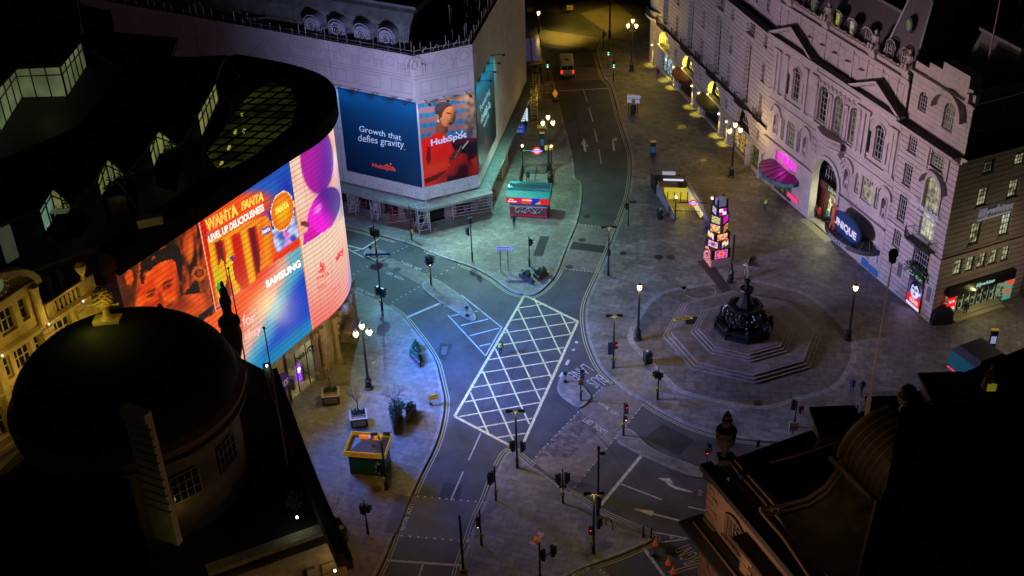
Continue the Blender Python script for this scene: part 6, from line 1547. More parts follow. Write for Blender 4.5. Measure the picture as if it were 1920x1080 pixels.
for a, b in zip(ed, ed[1:]):
    n = Vector((b.y - a.y, -(b.x - a.x), 0)).normalized() * (1 if b.y < a.y else -1); n = -n if n.x < 0 else n
    W_ = Wall(a, b); s_ = 1 if W_.n.dot(n.to_2d()) > 0 else -1
    for o0, o1, z0, z1 in ((0, .4 * s_, 20.2, 21.0), (0, -.5 * s_, 20.6, 21.6)):
        q = [W_.w(0, z0, o0), W_.w(W_.L, z0, o0), W_.w(W_.L, z0, o1), W_.w(0, z0, o1)]; mb.loft([q, [v + Vector((0, 0, z1 - z0)) for v in q]])
mb.build('parapet', mat('brown_dark_stone', (.06, .045, .035), .8, var=.4, vs=2), db)
mb = MW(OD); mb.prism([tuple(G(x, y, 26.3).to_2d()) for x, y in ((-40, 930), (60, 850), (140, 850), (232, 860), (286, 1100), (-200, 1300))], 18, 26.3); mb.build('black_drum_mask', mat('flat_black', (.002, .002, .002), 1, spec=0), db)  # added black mass hiding the lit left side of the drum
# grooved pier catching the light
A_, B_ = G(290, 1008, 22.6), G(334, 1024, 22.6); PW = Wall(A_, B_)
mb = MW(OD); zt = 20.6
def pier(z0, z1, off):
    q = [PW.w(0, z0, off), PW.w(PW.L, z0, off), PW.w(PW.L, z0, .4), PW.w(0, z0, .4)]; mb.loft([q, [v + Vector((0, 0, z1 - z0)) for v in q]])
pier(22.6, 25.0, 0); z = 25.0
for k in range(11): pier(z, z + .13, .14); pier(z + .13, z + .56, 0); z += .56
pier(z, z + .5, -.15); mb.build('grooved_pier', mat('olive_stone', (.42, .38, .24), .8, var=.3, vs=1.2), db)
lamp('roof_and_fill_light', G(320, 1070, 22.6) - OD + Vector((.3, -.6, 1.2)), 9, (1, .85, .25), db, radius=.3)  # added fill lamp for the pier
lamp('roof_and_fill_light', G(345, 960, 22.6) - OD + Vector((.2, -.5, .4)), 5, (1, .72, .2), db, radius=.15)  # added fill lamp picking out the drum mouldings
# low wall and lit carved front at the bottom
mb = MW(OD)
def lbox(u0, u1, o0, o1, z0, z1):
    q = [LWf.w(u0, z0, o0), LWf.w(u1, z0, o0), LWf.w(u1, z0, o1), LWf.w(u0, z0, o1)]; mb.loft([q, [v + Vector((0, 0, z1 - z0)) for v in q]])
lbox(0, LWf.L, -.05, .4, 6, 18.6); lbox(0, LWf.L, -.1, .4, 18.6, 19.6); lbox(0, LWf.L, -.35, .4, 19.6, 19.8); lbox(0, LWf.L + .1, -.3, .4, 20.4, 20.7)
for k in range(9): lbox(LWf.L - 1.5, LWf.L, -.2, 0, 11 + k * .8, 11.66 + k * .8)
lbox(LWf.L - 2.4, LWf.L - 1.9, -.35, 0, 10, 18.2); lbox(0, .8, -.3, 0, 10, 18.2)
for k in range(24): t = k / 23; q = LWf.w(1.0 + t * (LWf.L - 4), 17.6 + .5 * math.sin(t * 9.4) ** 2 * -1, -.2); mb.ball(q, .28, 6)
mb.build('carved_front', mat('ochre_stone', (.4, .33, .2), .75, var=.35, vs=2, bump=.3), db)
q = LWf.w(LWf.L - .7, 18.4, -1.0); lamp('front_light', q - OD, 9, (1, .66, .1), db); q = LWf.w(LWf.L * .35, 17.0, -1.4); lamp('front_light', q - OD, 9, (1, .62, .1), db)
def bulb(px, py, z, name='roof_lamp', pw=8, lb=None):
    q = G(px, py, z); mb = MW(OD); mb.ball(q, .08, 8); mb.build(name, glow('cool_bulb', (.85, 1, .95), 8), db); lamp('roof_and_fill_light', q - OD + Vector((0, -.3, .3)), pw, (.85, 1, .9), db)
bulb(557, 970, 21.6, pw=6); bulb(628, 1070, 19.0, pw=6); bulb(443, 657, 21.8, pw=2); bulb(500, 686, 21.8, pw=1.5)
# finials, urns and poles standing on it
def urn(name, label, px, py, z, h, m, grp='urns and finials on the rooftops', sx=1.0):
    o = empty(name, label, 'urn', G(px, py, z), 0, grp); s = h / 3.0; o.scale = (sx, sx, 1)
    mb = MB(); mb.box(-.45 * s, .45 * s, -.45 * s, .45 * s, 0, .35 * s); mb.lathe([(.3 * s, .35 * s), (.2 * s, .6 * s), (.32 * s, .8 * s), (.62 * s, 1.2 * s), (.72 * s, 1.55 * s), (.6 * s, 1.75 * s), (.75 * s, 1.85 * s), (.7 * s, 1.95 * s)], 12); mb.build('urn_bowl', m, o)
    mb = MB(); mb.lathe([(.5 * s, 1.95 * s), (.3 * s, 2.15 * s), (.34 * s, 2.4 * s)], 10)
    for k in range(10): mb.ball((.26 * s * math.cos(k * .63), .26 * s * math.sin(k * .63), 2.45 * s), .14 * s, 6)
    for k in range(6): mb.ball((.15 * s * math.cos(k * 1.05), .15 * s * math.sin(k * 1.05), 2.7 * s), .14 * s, 6)
    mb.ball((0, 0, 2.9 * s), .14 * s, 6); mb.build('urn_flame', m, o); return o
M_dk = mat('near_black_stone', (.02, .015, .012), .8)  # near black base colour
urn('roof_urn', 'large black urn on the parapet in front of the screen with a pole behind it', 452, 722, 21.5, 8.0, M_dk, sx=.36)
urn('roof_urn', 'small black finial against the portrait on the screen', 308, 612, 27, 1.7, M_dk)
gu = empty('pineapple_finial', 'gold lit pineapple finial just above the dark dome', 'finial', G(201, 596, 31.3)); mb = MB()
mb.box(-.75, .75, -.4, .4, -.6, 0); mb.lathe([(.42, 0), (.2, .25), (.17, .6), (.38, .85), (.5, 1.0)], 12); mb.build('finial_base', mat('gilt_stone', (.5, .4, .12), .5), gu)
mb = MB()
for k in range(70):
    t = k / 70; a = k * 2.4; r = .55 * math.sin(math.pi * (.25 + .7 * t)) ; mb.ball((r * math.cos(a), r * math.sin(a), 1.0 + .95 * t), .1, 5)
mb.lathe([(.45, 1.0), (.5, 1.4), (.3, 1.9), (.05, 2.0)], 12); mb.build('pineapple', MATS['gilt_stone'], gu)
mb = MB(); mb.tube((-.8, -.1, .95), (.8, -.1, .95), .05); mb.ball((-.85, -.1, 1.0), .1, 6); mb.ball((.85, -.1, 1.0), .1, 6); mb.build('side_scroll', MATS['gilt_stone'], gu)
lamp('finial_light', (.5, -1.3, 1.5), 24, (1, .66, .1), gu); lamp('finial_light', (-.8, -1.0, .6), 25, (.9, .8, .15), gu)
for lb, bx, by, ty, z in (('thin dark flagpole rising in front of the portrait on the screen', 463, 693, 503, 21), ('pale bare pole beside the roof edge of the domed building', 541.7, 888, 615, 21)):
    b = G(bx, by, z); h = hgt(b.x, b.y, ty) - z; o = empty('roof_pole', lb, 'pole', b); mb = MB(); mb.path([(0, 0, 0), (0, 0, h)], [.06, .035], 6); mb.build('pole', mat('weathered_pole', (.18, .14, .12), .6), o)
    mb = MB(); mb.ball((0, 0, h), .09, 6); mb.build('finial_ball', M_dk, o)
shrub('roof_plant', 'leafy pot plant with fairy lights beside the white lamp on the domed building', 'plant', G(553, 955, 20.7), .5, 1.6, 220, mat('dim_leaves', (.05, .05, .02), .6))

# ================================================================== NEAR RIGHT BUILDING
FZ = 24.0
fa, fb_, fc = G(1323, 883, FZ), G(1492, 1084, FZ), G(1900, 690, FZ)
OF = Vector((fa.x, fa.y, 0)); FW = Wall(fa, fb_)
fr = empty('corner_building', 'near dark stone building with black roofs and a bronze lit flank at the lower right', 'building', OF)
M_fst = slab_mat('brown_lit_stone', (.24, .17, .12), (.21, .15, .105), (.03, .02, .015), 1.6, .62, ms=.03, vert=True, stain=.2)
M_fpl = mat('brown_plain_stone', (.25, .17, .12), .8, var=.25, vs=.8); M_ftr = mat('brown_trim_stone', (.13, .09, .055), .75, var=.3, vs=1.5)
W_ = FW
def wbox(mb, W_, u0, u1, o0, o1, z0, z1, m=0):
    q = [W_.w(u0, z0, o0), W_.w(u1, z0, o0), W_.w(u1, z0, o1), W_.w(u0, z0, o1)]; mb.loft([q, [v + Vector((0, 0, z1 - z0)) for v in q]], m)
ws = [(1.8, 3.1, 20.4, 21.8), (6.6, 7.9, 20.4, 21.8)]; ww = ws[0]
mb = MW(OF); t_ = MB(); LL = FW.L + 12; hole_wall(t_, -.45, LL, 16.2, 23.3, ws, .4); mb.v = [FW.w(v[0], v[2], v[1] + .6) for v in t_.v]; mb.f, mb.m = t_.f, t_.m; mb.build('flank_wall', M_fpl, fr)
for o in ws:
    mb = MW(OF); mb.poly([FW.w(o[0], o[2], .95), FW.w(o[1], o[2], .95), FW.w(o[1], o[3], .95), FW.w(o[0], o[3], .95)]); g_ = mb.build('window', M_glass, fr); mb = MW(OF)
    for i in range(5): u = o[0] + (o[1] - o[0]) * i / 4; mb.tube(FW.w(u, o[2], .88), FW.w(u, o[3], .88), .022, n=4)
    for i in range(5): z = o[2] + (o[3] - o[2]) * i / 4; mb.tube(FW.w(o[0], z, .88), FW.w(o[1], z, .88), .022, n=4)
    mb.build('glazing_bars', mat('pale_bars', (.4, .36, .3), .6), g_)
mb = MW(OF)
for k in range(6): wbox(mb, FW, -.5, .25 + .3 * (k % 2), .52, .6, 19.95 + k * .5, 20.38 + k * .5)
mb.build('quoins', M_fpl, fr); mb = MW(OF)
for k in range(6): wbox(mb, FW, 3.9, 4.6 + .3 * (k % 2), .12, .2, 20.0 + k * .33, 20.28 + k * .33)
mb.build('quoins', M_fpl, fr)
mb = MW(OF); wbox(mb, FW, -.6, LL, 0, .7, 23.6, 24.0, 1); wbox(mb, FW, -.5, LL, .25, .7, 23.3, 23.6); wbox(mb, FW, -.2, LL, .9, 1.2, 24.0, 24.3); wbox(mb, FW, -.1, LL, 1.2, 1.4, 24.3, 24.6); wbox(mb, FW, 0, LL, 1.4, 1.6, 24.6, 24.85)
wbox(mb, FW, ww[0] - .3, ww[0] - .06, .5, .6, 20.3, 22.0); wbox(mb, FW, ww[1] + .06, ww[1] + .3, .5, .6, 20.3, 22.0); wbox(mb, FW, ww[0] - .4, ww[1] + .4, .4, .6, 20.15, 20.35)
for k in range(8):
    a0, a1 = math.pi * (.12 + .76 * k / 8), math.pi * (.12 + .76 * (k + 1) / 8); c_ = (ww[0] + ww[1]) / 2
    P4 = [(c_ - rr * math.cos(a_), 21.55 + rr * .75 * math.sin(a_)) for rr, a_ in ((1.05, a0), (1.05, a1), (.85, a1), (.85, a0))]; mb.loft([[FW.w(x, z, .45) for x, z in P4], [FW.w(x, z, .6) for x, z in P4]])
wbox(mb, FW, 3.5, LL, -.35, .6, 22.0, 22.25, 1); wbox(mb, FW, 3.7, LL, .2, .6, 16.2, 22.0)
mb.build('cornice', [M_ftr, M_roof], fr)
mb = MW(OF); wbox(mb, FW, -.95, LL, -.95, .6, 19.55, 19.75, 1); wbox(mb, FW, -.5, LL, -.28, -.2, 19.75, 19.85, 0); wbox(mb, FW, -.5, .6, .4, .6, 19.75, 19.9, 0); wbox(mb, FW, -.42, LL, .25, 6, 0, 19.5, 2); mb.build('lower_ledge', [M_ftr, M_roof, M_fst], fr)
FT = Wall(fa, G(1733, 733, FZ))
mb = MW(OF); pts = [FW.w(1.0, 0, 1.6), FW.w(LL, 0, 1.6), FW.w(LL, 0, 1.6) + Vector((60, -5, 0)), Vector((80, 75, 0)), G(1960, 640, FZ), G(1733, 733, FZ), fa + Vector((1.4, .2, 0))]
mb.prism([(p.x, p.y) for p in pts], 1, 24.2); mb.build('roof_deck', M_blk, fr)
mb = MW(OF); wbox(mb, FT, 0, FT.L, -.5, .25, 23.4, 23.9); wbox(mb, FT, 1.0, FT.L, -2.0, -1.6, 24.0, 24.8)
mb.build('front_cornice', M_roof, fr)
mb = MW(OF); a = [G(x, y, 25.2) for x, y in ((1443, 868), (1500, 853), (1560, 832), (1610, 812))]
mb.path(a, .07, 5); mb.path([G(x, y, 25.4) for x, y in ((1425, 955), (1470, 948), (1510, 938), (1545, 915), (1568, 885), (1578, 862))], .12, 6); mb.path([G(x, y, 25.45) for x, y in ((1440, 965), (1480, 957), (1518, 946), (1550, 925), (1572, 895), (1584, 872))], .09, 6); mb.path([G(x, y, 25.3) for x, y in ((1425, 957), (1470, 1010), (1520, 1085))], .1, 6); mb.path([G(x, y, 25.3) for x, y in ((1643, 940), (1625, 1010), (1607, 1085))], .1, 6)
mb.build('roof_ribs', mat('bronze_roll', (.34, .24, .17), .5), fr)
dm = empty('barrel_dormer', 'ribbed brown lead barrel dormer on the near right roof', 'dormer', (0, 0, 0)); dm.parent = fr; del dm['category']; del dm['label']
mb = MW(OF); p0, p1, p2 = G(1573, 858, 25.6), G(1651, 940, 25.2), G(1668, 815, 26.2)
ax = (p1 - p0); up_ = Vector((0, 0, 1)); dpt = (p2 - p0); dpt.z = 0; rings = []
for k in range(9):
    a = math.pi / 2 * k / 8; rings.append([p0 + ax * (i / 8) + dpt * (1 - math.cos(a)) * .9 + up_ * 2.6 * math.sin(a) for i in range(9)])
mb.loft(rings, 0, caps=False, closed=False); mb.build('dormer_roof', mat('brown_lead', (.16, .11, .06), .45, metal=.2, var=.3, vs=2), fr)
mb = MW(OF)
for i in range(9): mb.path([r[i] + Vector((0, 0, .03)) for r in rings], .045, 5)
mb.path([p0 - ax * .1 + Vector((-.3, -.2, -.1)), p1 + ax * .05 + Vector((-.3, -.2, -.1))], .16, 8); mb.path([r[0] + Vector((-.08, .05, .05)) for r in rings], .09, 6); mb.build('dormer_ribs', MATS['bronze_roll'], fr)
bpy.data.objects.remove(dm)
mb = MW(OF); q = [G(x, y, 25.3) for x, y in ((1583, 872), (1643, 940), (1628, 1000), (1610, 1085), (1560, 1085), (1500, 1040), (1455, 958), (1520, 942), (1560, 905))]; mb.poly(q); mb.build('lead_slope', mat('mottled_brown', (.10, .075, .05), .7, var=.6, vs=1.2, bump=.4), fr)
lamp('roof_and_fill_light', G(1592, 925, 25.4) - OF + Vector((-1.2, -.6, 3.2)), 20, (1, .6, .28), fr, radius=.4)  # added fill lamp for the bronze roof
lamp('flank_fill', FW.w(4, 22, -5) - OF, 620, (1, .58, .36), fr, radius=.5)  # added fill lamps in mid-air to warm the flank
lamp('flank_fill', FW.w(10, 14, -7) - OF, 600, (1, .5, .28), fr, radius=.5)
for x, y in ((1533, 812), (1640, 792), (1742, 745)):           # raised dormer caps along the front
    mb = MW(OF); q = G(x, y, 25.5); mb.box(q.x, q.x + 2.6, q.y - .3, q.y + 2.2, 25.4, 25.6, 1); mb.box(q.x + .3, q.x + 2.3, q.y, q.y + 2, 24.0, 25.4); mb.path([(q.x + .1, q.y - .3, 24.1), (q.x - .1, q.y - .4, 24.8), (q.x + .1, q.y - .3, 25.4)], .12, 5); mb.build('front_dormer', [M_fpl, M_roof], fr)
tw = MW(OF); p = G(1690, 762, 33); tw.box(p.x, p.x + 9, p.y - 12, p.y, 20, 33); tw.build('chimney_block', mat('flat_black', (.002, .002, .002), 1, spec=0), fr)
for z, x, y in ((33, 1700, 752),): 
    o = empty('pineapple_finial', 'dark brown pineapple finial on the near right roof', 'finial', G(x, y, z)); mb = MB(); mb.lathe([(.3, -.6), (.2, -.2), (.42, 0), (.5, .35), (.35, .75), (.05, .95)], 10)
    for k in range(70): t = k / 70; a = k * 2.4; r = .45 * math.sin(math.pi * (.3 + .65 * t)); mb.ball((r * math.cos(a), r * math.sin(a), .05 + .9 * t), .06, 5)
    mb.build('pineapple', mat('dark_gilt', (.1, .06, .03), .5), o)
for x, y in ((1792, 800), (1722, 795)):
    mb = MW(OF); a, b = G(x - 80 if x > 1750 else x, y, 25), G(x, y + 20, 25); 
mb = MW(OF)
for x, y in ((1706, 793), (1758, 777), (1810, 762)): a = G(x, y, 25.2); mb.tube(a, G(x + 25, y + 28, 25.2), .12, n=5)
mb.build('roof_edge_rolls', MATS['bronze_roll'], fr)  # bronze tubes along the roof edge
urn('roof_urn', 'black urn standing on the near right parapet corner against the road', 1357, 866, 24.4, 3.6, M_dk, sx=.66)
fpb = G(1625, 778, 25.5); hh = hgt(fpb.x, fpb.y, 490) - 25.5
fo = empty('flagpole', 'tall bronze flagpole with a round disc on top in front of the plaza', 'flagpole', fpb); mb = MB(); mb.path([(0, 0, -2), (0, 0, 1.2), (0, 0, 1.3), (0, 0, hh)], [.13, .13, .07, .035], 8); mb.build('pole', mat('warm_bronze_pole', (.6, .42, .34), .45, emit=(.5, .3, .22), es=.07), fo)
mb = MB(); mb.lathe([(.1, hh - .1), (.2, hh), (.2, hh + .15), (.1, hh + .2)], 10); mb.loft([[(.26 * math.cos(k * .4488), y, hh + .45 + .32 * math.sin(k * .4488)) for k in range(14)] for y in (-.05, .05)]); mb.build('pole_disc', mat('disc_metal', (.08, .07, .09), .4), fo)
mb = MB(); mb.tube((0, 0, 1.2), (-1.3, -.2, -1.8), .025, n=4); mb.tube((0, 0, 1.2), (.7, -.2, -1.4), .025, n=4); mb.tube((0, 0, 1.2), (.3, .9, -1.4), .025, n=4); mb.build('guy_wire', mat('wire', (.35, .25, .22), .5), fo)
# ================================================================== FOUNTAIN
FC = Vector((22.25, 96.85)); 
def octa(r, rot=-1.8): return [(r * math.cos(R(rot + 45 * k)), r * math.sin(R(rot + 45 * k))) for k in range(8)]
fo = empty('fountain', 'dark bronze winged archer fountain on octagonal stone steps', 'fountain', (FC.x, FC.y, .12))
mb = MB()
for i, (r, z) in enumerate(((7.72, .16), (7.34, .32), (6.96, .48), (5.05, .62), (4.7, .76), (4.35, .90), (4.0, .94))):
    mb.prism(octa(r), (0 if i == 0 else (.15, .31, .47, .61, .75, .89)[i - 1]), z, 0, 0)
M_step = slab_mat('step_stone', (.19, .155, .145), (.15, .125, .115), (.06, .05, .05), 1.4, 1.0, rot=.1, stain=.3); mb.build('steps', M_step, fo)
mb = MB()
for r, z in ((7.72, .16), (7.34, .32), (6.96, .48), (5.05, .62), (4.7, .76), (4.35, .90)):
    o, i = octa(r), octa(r - .06)
    for k in range(8):
        j = (k + 1) % 8; mb.add([(*o[k], z + .004), (*o[j], z + .004), (*i[j], z + .004), (*i[k], z + .004)], [(0, 1, 2, 3)])
mb.build('step_nosing', mat('worn_nosing', (.4, .36, .33), .5, var=.5, vs=2), fo)
mb = MB(); mb.loft([[(x, y, z) for x, y in octa(r)] for r, z in ((2.85, .94), (2.85, 1.25), (2.6, 1.35), (2.6, 1.6), (2.75, 1.7), (2.75, 1.85), (2.3, 1.9), (2.3, 1.5), (1.75, 1.5), (1.7, 2.0), (1.75, 2.2), (1.5, 2.4), (1.45, 3.3), (1.6, 3.45), (1.7, 3.55), (1.7, 3.7), (1.35, 3.72), (1.3, 3.55), (.8, 3.55))]); mb.build('basin', M_bronze, fo)
mb = MB()
for k in range(8):
    a = R(-1.8 + 45 * k); c, s = math.cos(a), math.sin(a); mb.lathe([(.2, 1.85), (.28, 2.0), (.2, 2.2), (.08, 2.3)], 8, (2.6 * c, 2.6 * s, 0)); mb.box(2.7 * c - .16, 2.7 * c + .16, 2.7 * s - .16, 2.7 * s + .16, .95, 1.7)
for k in range(90):
    a = random.random() * 6.283; r = random.uniform(1.5, 1.95); mb.ball((r * math.cos(a), r * math.sin(a), random.uniform(1.9, 3.2)), random.uniform(.07, .19), 6)
for k in range(8):
    a = R(20.7 + 45 * k); mb.path([(1.45 * math.cos(a), 1.45 * math.sin(a), 3.3), (1.95 * math.cos(a), 1.95 * math.sin(a), 2.9), (2.05 * math.cos(a + .15), 2.05 * math.sin(a + .15), 2.4), (1.8 * math.cos(a), 1.8 * math.sin(a), 2.1)], [.14, .17, .13, .06], 6)
mb.build('bronze_ornament', M_bronze, fo)
mb = MB(); mb.loft([[(x, y, z) for x, y in octa(r)] for r, z in ((.9, 3.5), (.85, 3.7), (.45, 4.6), (.38, 5.0))]); mb.lathe([(.42, 5.0), (.62, 5.2), (.72, 5.4), (.66, 5.5), (.35, 5.45), (.2, 5.6), (.18, 6.1), (.3, 6.3), (.33, 6.5), (.15, 6.6), (.1, 6.75)], 14); mb.build('pedestal_column', M_bronze, fo, smooth=False)
q = G(1386, 600); E0 = Vector((.0, 0, 6.75))
def skin_body(name, vs, es, rs, mats, parent, level=2, matf=None, loc=None):
    me = bpy.data.meshes.new(name); me.from_pydata(vs, es, []); o = bpy.data.objects.new(name, me); COL.objects.link(o)
    m = o.modifiers.new('s', 'SKIN')
    if not me.skin_vertices: 
        bpy.context.view_layer.objects.active = o
    sk = me.skin_vertices[0].data
    for i, r in enumerate(rs): sk[i].radius = (r, r) if not isinstance(r, tuple) else r
    sk[0].use_root = True
    sb_ = o.modifiers.new('u', 'SUBSURF'); sb_.levels = level; sb_.render_levels = level
    dg = bpy.context.evaluated_depsgraph_get(); dg.update()
    nm = bpy.data.meshes.new_from_object(o.evaluated_get(dg)); bpy.data.objects.remove(o)
    nm.name = name; nm.materials.clear()
    for x in mats: nm.materials.append(x)
    for p in nm.polygons:
        p.use_smooth = True
        p.material_index = matf(p.center) if matf else 0
    o = bpy.data.objects.new(name, nm); COL.objects.link(o)
    if parent: o.parent = parent
    if loc: o.location = loc
    return o
M_alu = mat('tarnished_aluminium', (.45, .4, .44), .3, metal=.5)
M_ero = mat('dark_statue_metal', (.05, .045, .05), .35, metal=.6)
# archer: poised on one foot, leaning forward to the left, bow arm out
V = [(0, 0, .95), (.12, 0, 1.25), (.2, 0, 1.45), (.3, .02, 1.58), (.38, .02, 1.72), (.05, -.1, .9), (.02, -.08, .5), (-.02, 0, .05), (.0, .1, .88), (-.35, .15, .65), (-.75, .18, .8), (.22, -.2, 1.42), (-.15, -.35, 1.5), (-.55, -.4, 1.55), (.22, .2, 1.42), (.5, .35, 1.3), (.75, .3, 1.5), (-.12, -.02, -.02)]
Eg = [(0, 1), (1, 2), (2, 3), (3, 4), (0, 5), (5, 6), (6, 7), (0, 8), (8, 9), (9, 10), (2, 11), (11, 12), (12, 13), (2, 14), (14, 15), (15, 16), (7, 17)]
Rr = [.14, .13, .15, .06, .11, .09, .06, .045, .09, .07, .04, .07, .05, .03, .07, .05, .03, .04]
V = [(-x * .95, y * .95, z * .95 + 6.7) for x, y, z in V]
skin_body('archer_figure', V, Eg, Rr, [M_alu], fo, 2)
mb = MB(); 
mb.path([(.35, -.5, 7.7), (.75, -.45, 8.0), (1.0, -.42, 8.3), (.75, -.4, 8.6), (.4, -.38, 9.0)], [.03, .04, .05, .04, .03], 6); mb.path([(-.1, -.1, 6.75), (-.35, 0, 7.2), (-.3, .1, 7.6)], .035, 5); mb.path([(-.75, 0, 8.4), (-1.1, 0, 8.2), (-1.5, -.1, 8.35), (-1.6, -.1, 8.7)], .04, 5)
mb.path([(1.0, .2, 7.5), (1.2, .2, 7.8), (1.35, .1, 8.2)], .035, 5); mb.path([(.7, .2, 7.6), (1.2, .2, 7.85), (1.5, .2, 7.8)], .03, 5)
mb.build('bow', M_alu, fo)
mb = MB()
for sgn in (-1, 1):
    b0 = Vector((-.05, sgn * .1, 8.1))
    for k in range(7):
        a = .15 + k * .2; tip = b0 + Vector((.2 + .75 * math.cos(a * 1.1), sgn * (.2 + .4 * math.cos(a)), .1 + .75 * math.sin(a))); w = Vector((.03, 0, -.05)); mb.loft([[b0 + w, b0 - w, b0 + Vector((0, .03, 0))], [tip + w * .9, tip - w * .9, tip + Vector((0, .03, 0))]])
mb.build('wing', M_ero, fo)
# yellow cable guards and mats by the steps
cg = empty('cable_guard', 'yellow zigzag cable protector with dark mats across the fountain steps', 'cable cover', G(1305, 601, .3)); 
for i, (x, y) in enumerate(((1266, 600), (1272, 599), (1279, 599), (1286, 598), (1293, 597), (1312, 599), (1318, 598), (1324, 597))):
    mb = MB(); q = G(x, y, .6) - G(1305, 601, .3); mb.prism([(q.x - .28, q.y - .16), (q.x + .28, q.y - .16), (q.x + .36, q.y + .16), (q.x - .2, q.y + .16)], q.z - .05, q.z + .06); mb.build('guard_segment', mat('yellow_plastic', (.65, .45, .02), .5), cg)
for x, y, w in ((1300, 601, .8), (1333, 600, .9)):
    mb = MB(); q = G(x, y, .6) - G(1305, 601, .3); mb.box(q.x - w, q.x + w * .7, q.y - .6, q.y + .6, q.z - .05, q.z + .03); mb.build('mat', M_black, cg)

# ================================================================== LED TOWER
tb_ = G(1343, 490, .12); tl = empty('light_tower', 'stacked tower of glowing patterned cubes beside the fountain', 'light sculpture', tb_, R(14))
htw = hgt(tb_.x, tb_.y, 372) - .12
def cube_face(parent, c, w, h, ang, seed):
    rnd = random.Random(seed); hue = [(1, .04, .35), (1, .45, .02), (.05, .15, .9), (.95, .85, .1), (.6, .02, .8), (1, .85, .8), (.05, .6, .2)]
    mb = MB(); cl = []; n = 16; ca, sa = math.cos(ang), math.sin(ang); kind = seed % 4; A_, B_, C_ = rnd.sample(hue, 3)
    for j in range(n):
        for i in range(n):
            x0, x1, z0, z1 = [-w / 2 + w * t / n for t in (i, i + 1)] + [c[2] + h * t / n for t in (j, j + 1)]
            pt = lambda x, z: (c[0] + x * ca, c[1] + x * sa, z)
            mb.poly([pt(x0, z0), pt(x1, z0), pt(x1, z1), pt(x0, z1)])
            u, v = (i + .5) / n * 2 - 1, (j + .5) / n * 2 - 1; r, a = math.hypot(u, v), math.atan2(v, u)
            if kind == 0: col = (A_, B_, C_, (1, .9, .9))[int((a + 3.15) / .785) % 4]; col = (1, .95, .9) if r < .25 else col
            elif kind == 1: col = A_ if (abs(math.sin(a * 4)) * .5 + .35) > r else B_; col = C_ if r < .3 else col; col = A_ if max(abs(u), abs(v)) > .86 else col
            elif kind == 2: col = (A_, (.02, .01, .02), B_, C_)[int((v + abs(u) * .8 + 2) * 4) % 4]
            else: col = (A_, B_, (.95, .9, .3), C_)[int((r * 5)) % 4] if v < .4 else ((A_ if int((u + 1) * 6) % 2 else (1, .9, .7)))
            cl.append(col)
    o = mb.build('light_panel', paint_mat('tower_panels', 1.0), parent); face_colors(o, cl)
hf_ = htw / 7.6
def tier(i, w, z, h, dx=0, rot=0):
    b = MB(); c, s = math.cos(rot), math.sin(rot)
    q = [(x * c - y * s + dx, x * s + y * c) for x, y in ((-w / 2, -w / 2), (w / 2, -w / 2), (w / 2, w / 2), (-w / 2, w / 2))]
    b.prism(q, z, z + h); o = b.build('cube', M_black, tl)
    for k in range(4):
        a = rot + k * math.pi / 2; nx, ny = math.sin(a), -math.cos(a)
        cube_face(o, (dx + nx * (w / 2 + .02), ny * (w / 2 + .02), z + .06), w * .68, h - .16, a, i * 7 + k * 3 + 1)
z = .95 * hf_
for i, (w, h, rot) in enumerate(((2.1, 1.15, .0), (1.8, .95, .6), (1.75, .9, .1), (1.6, 1.0, .7), (1.45, .95, .65), (1.25, .95, .05))): tier(i, w, z, h * hf_, 0, rot); z += h * hf_
mb = MB(); mb.box(-.42, .42, -.42, .42, z, htw); mb.build('top_cube', mat('top_glass', (.1, .1, .15), .3, emit=(.2, .2, .35), es=.5), tl)
mb = MB()
for sx in (-.5, .5):
    for sy in (-.5, .5): mb.box(sx - .08, sx + .08, sy - .08, sy + .08, z, htw + .12)
mb.build('top_frame', M_black, tl)
mb = MB(); mb.box(-1.05, 1.05, -1.0, 1.0, 0, .9 * hf_); pb = mb.build('plinth', mat('pale_plinth', (.4, .3, .28), .6), tl)
mb = MB(); cl = []
for j in range(12):
    for i in range(26): 
        y0, y1 = -1.0 + 2.0 * i / 26, -1.0 + 2.0 * (i + 1) / 26; z0, z1 = .9 * hf_ * j / 12, .9 * hf_ * (j + 1) / 12; mb.poly([(-1.06, y0, z0), (-1.06, y1, z0), (-1.06, y1, z1), (-1.06, y0, z1)])
        t = math.sin(i * .5) * 2.2 + j; cl.append(((1, .02, .5), (1, .8, .1), (.02, .02, .05), (.1, .6, .9), (1, .3, .02), (.6, .02, .7))[int(t * .8) % 6])
o = mb.build('wavy_panel', paint_mat('tower_panels', 1.15), pb); face_colors(o, cl)
lamp('tower_glow', (-1.6, -1.8, 1.6), 14, (1, .45, .4), tl)

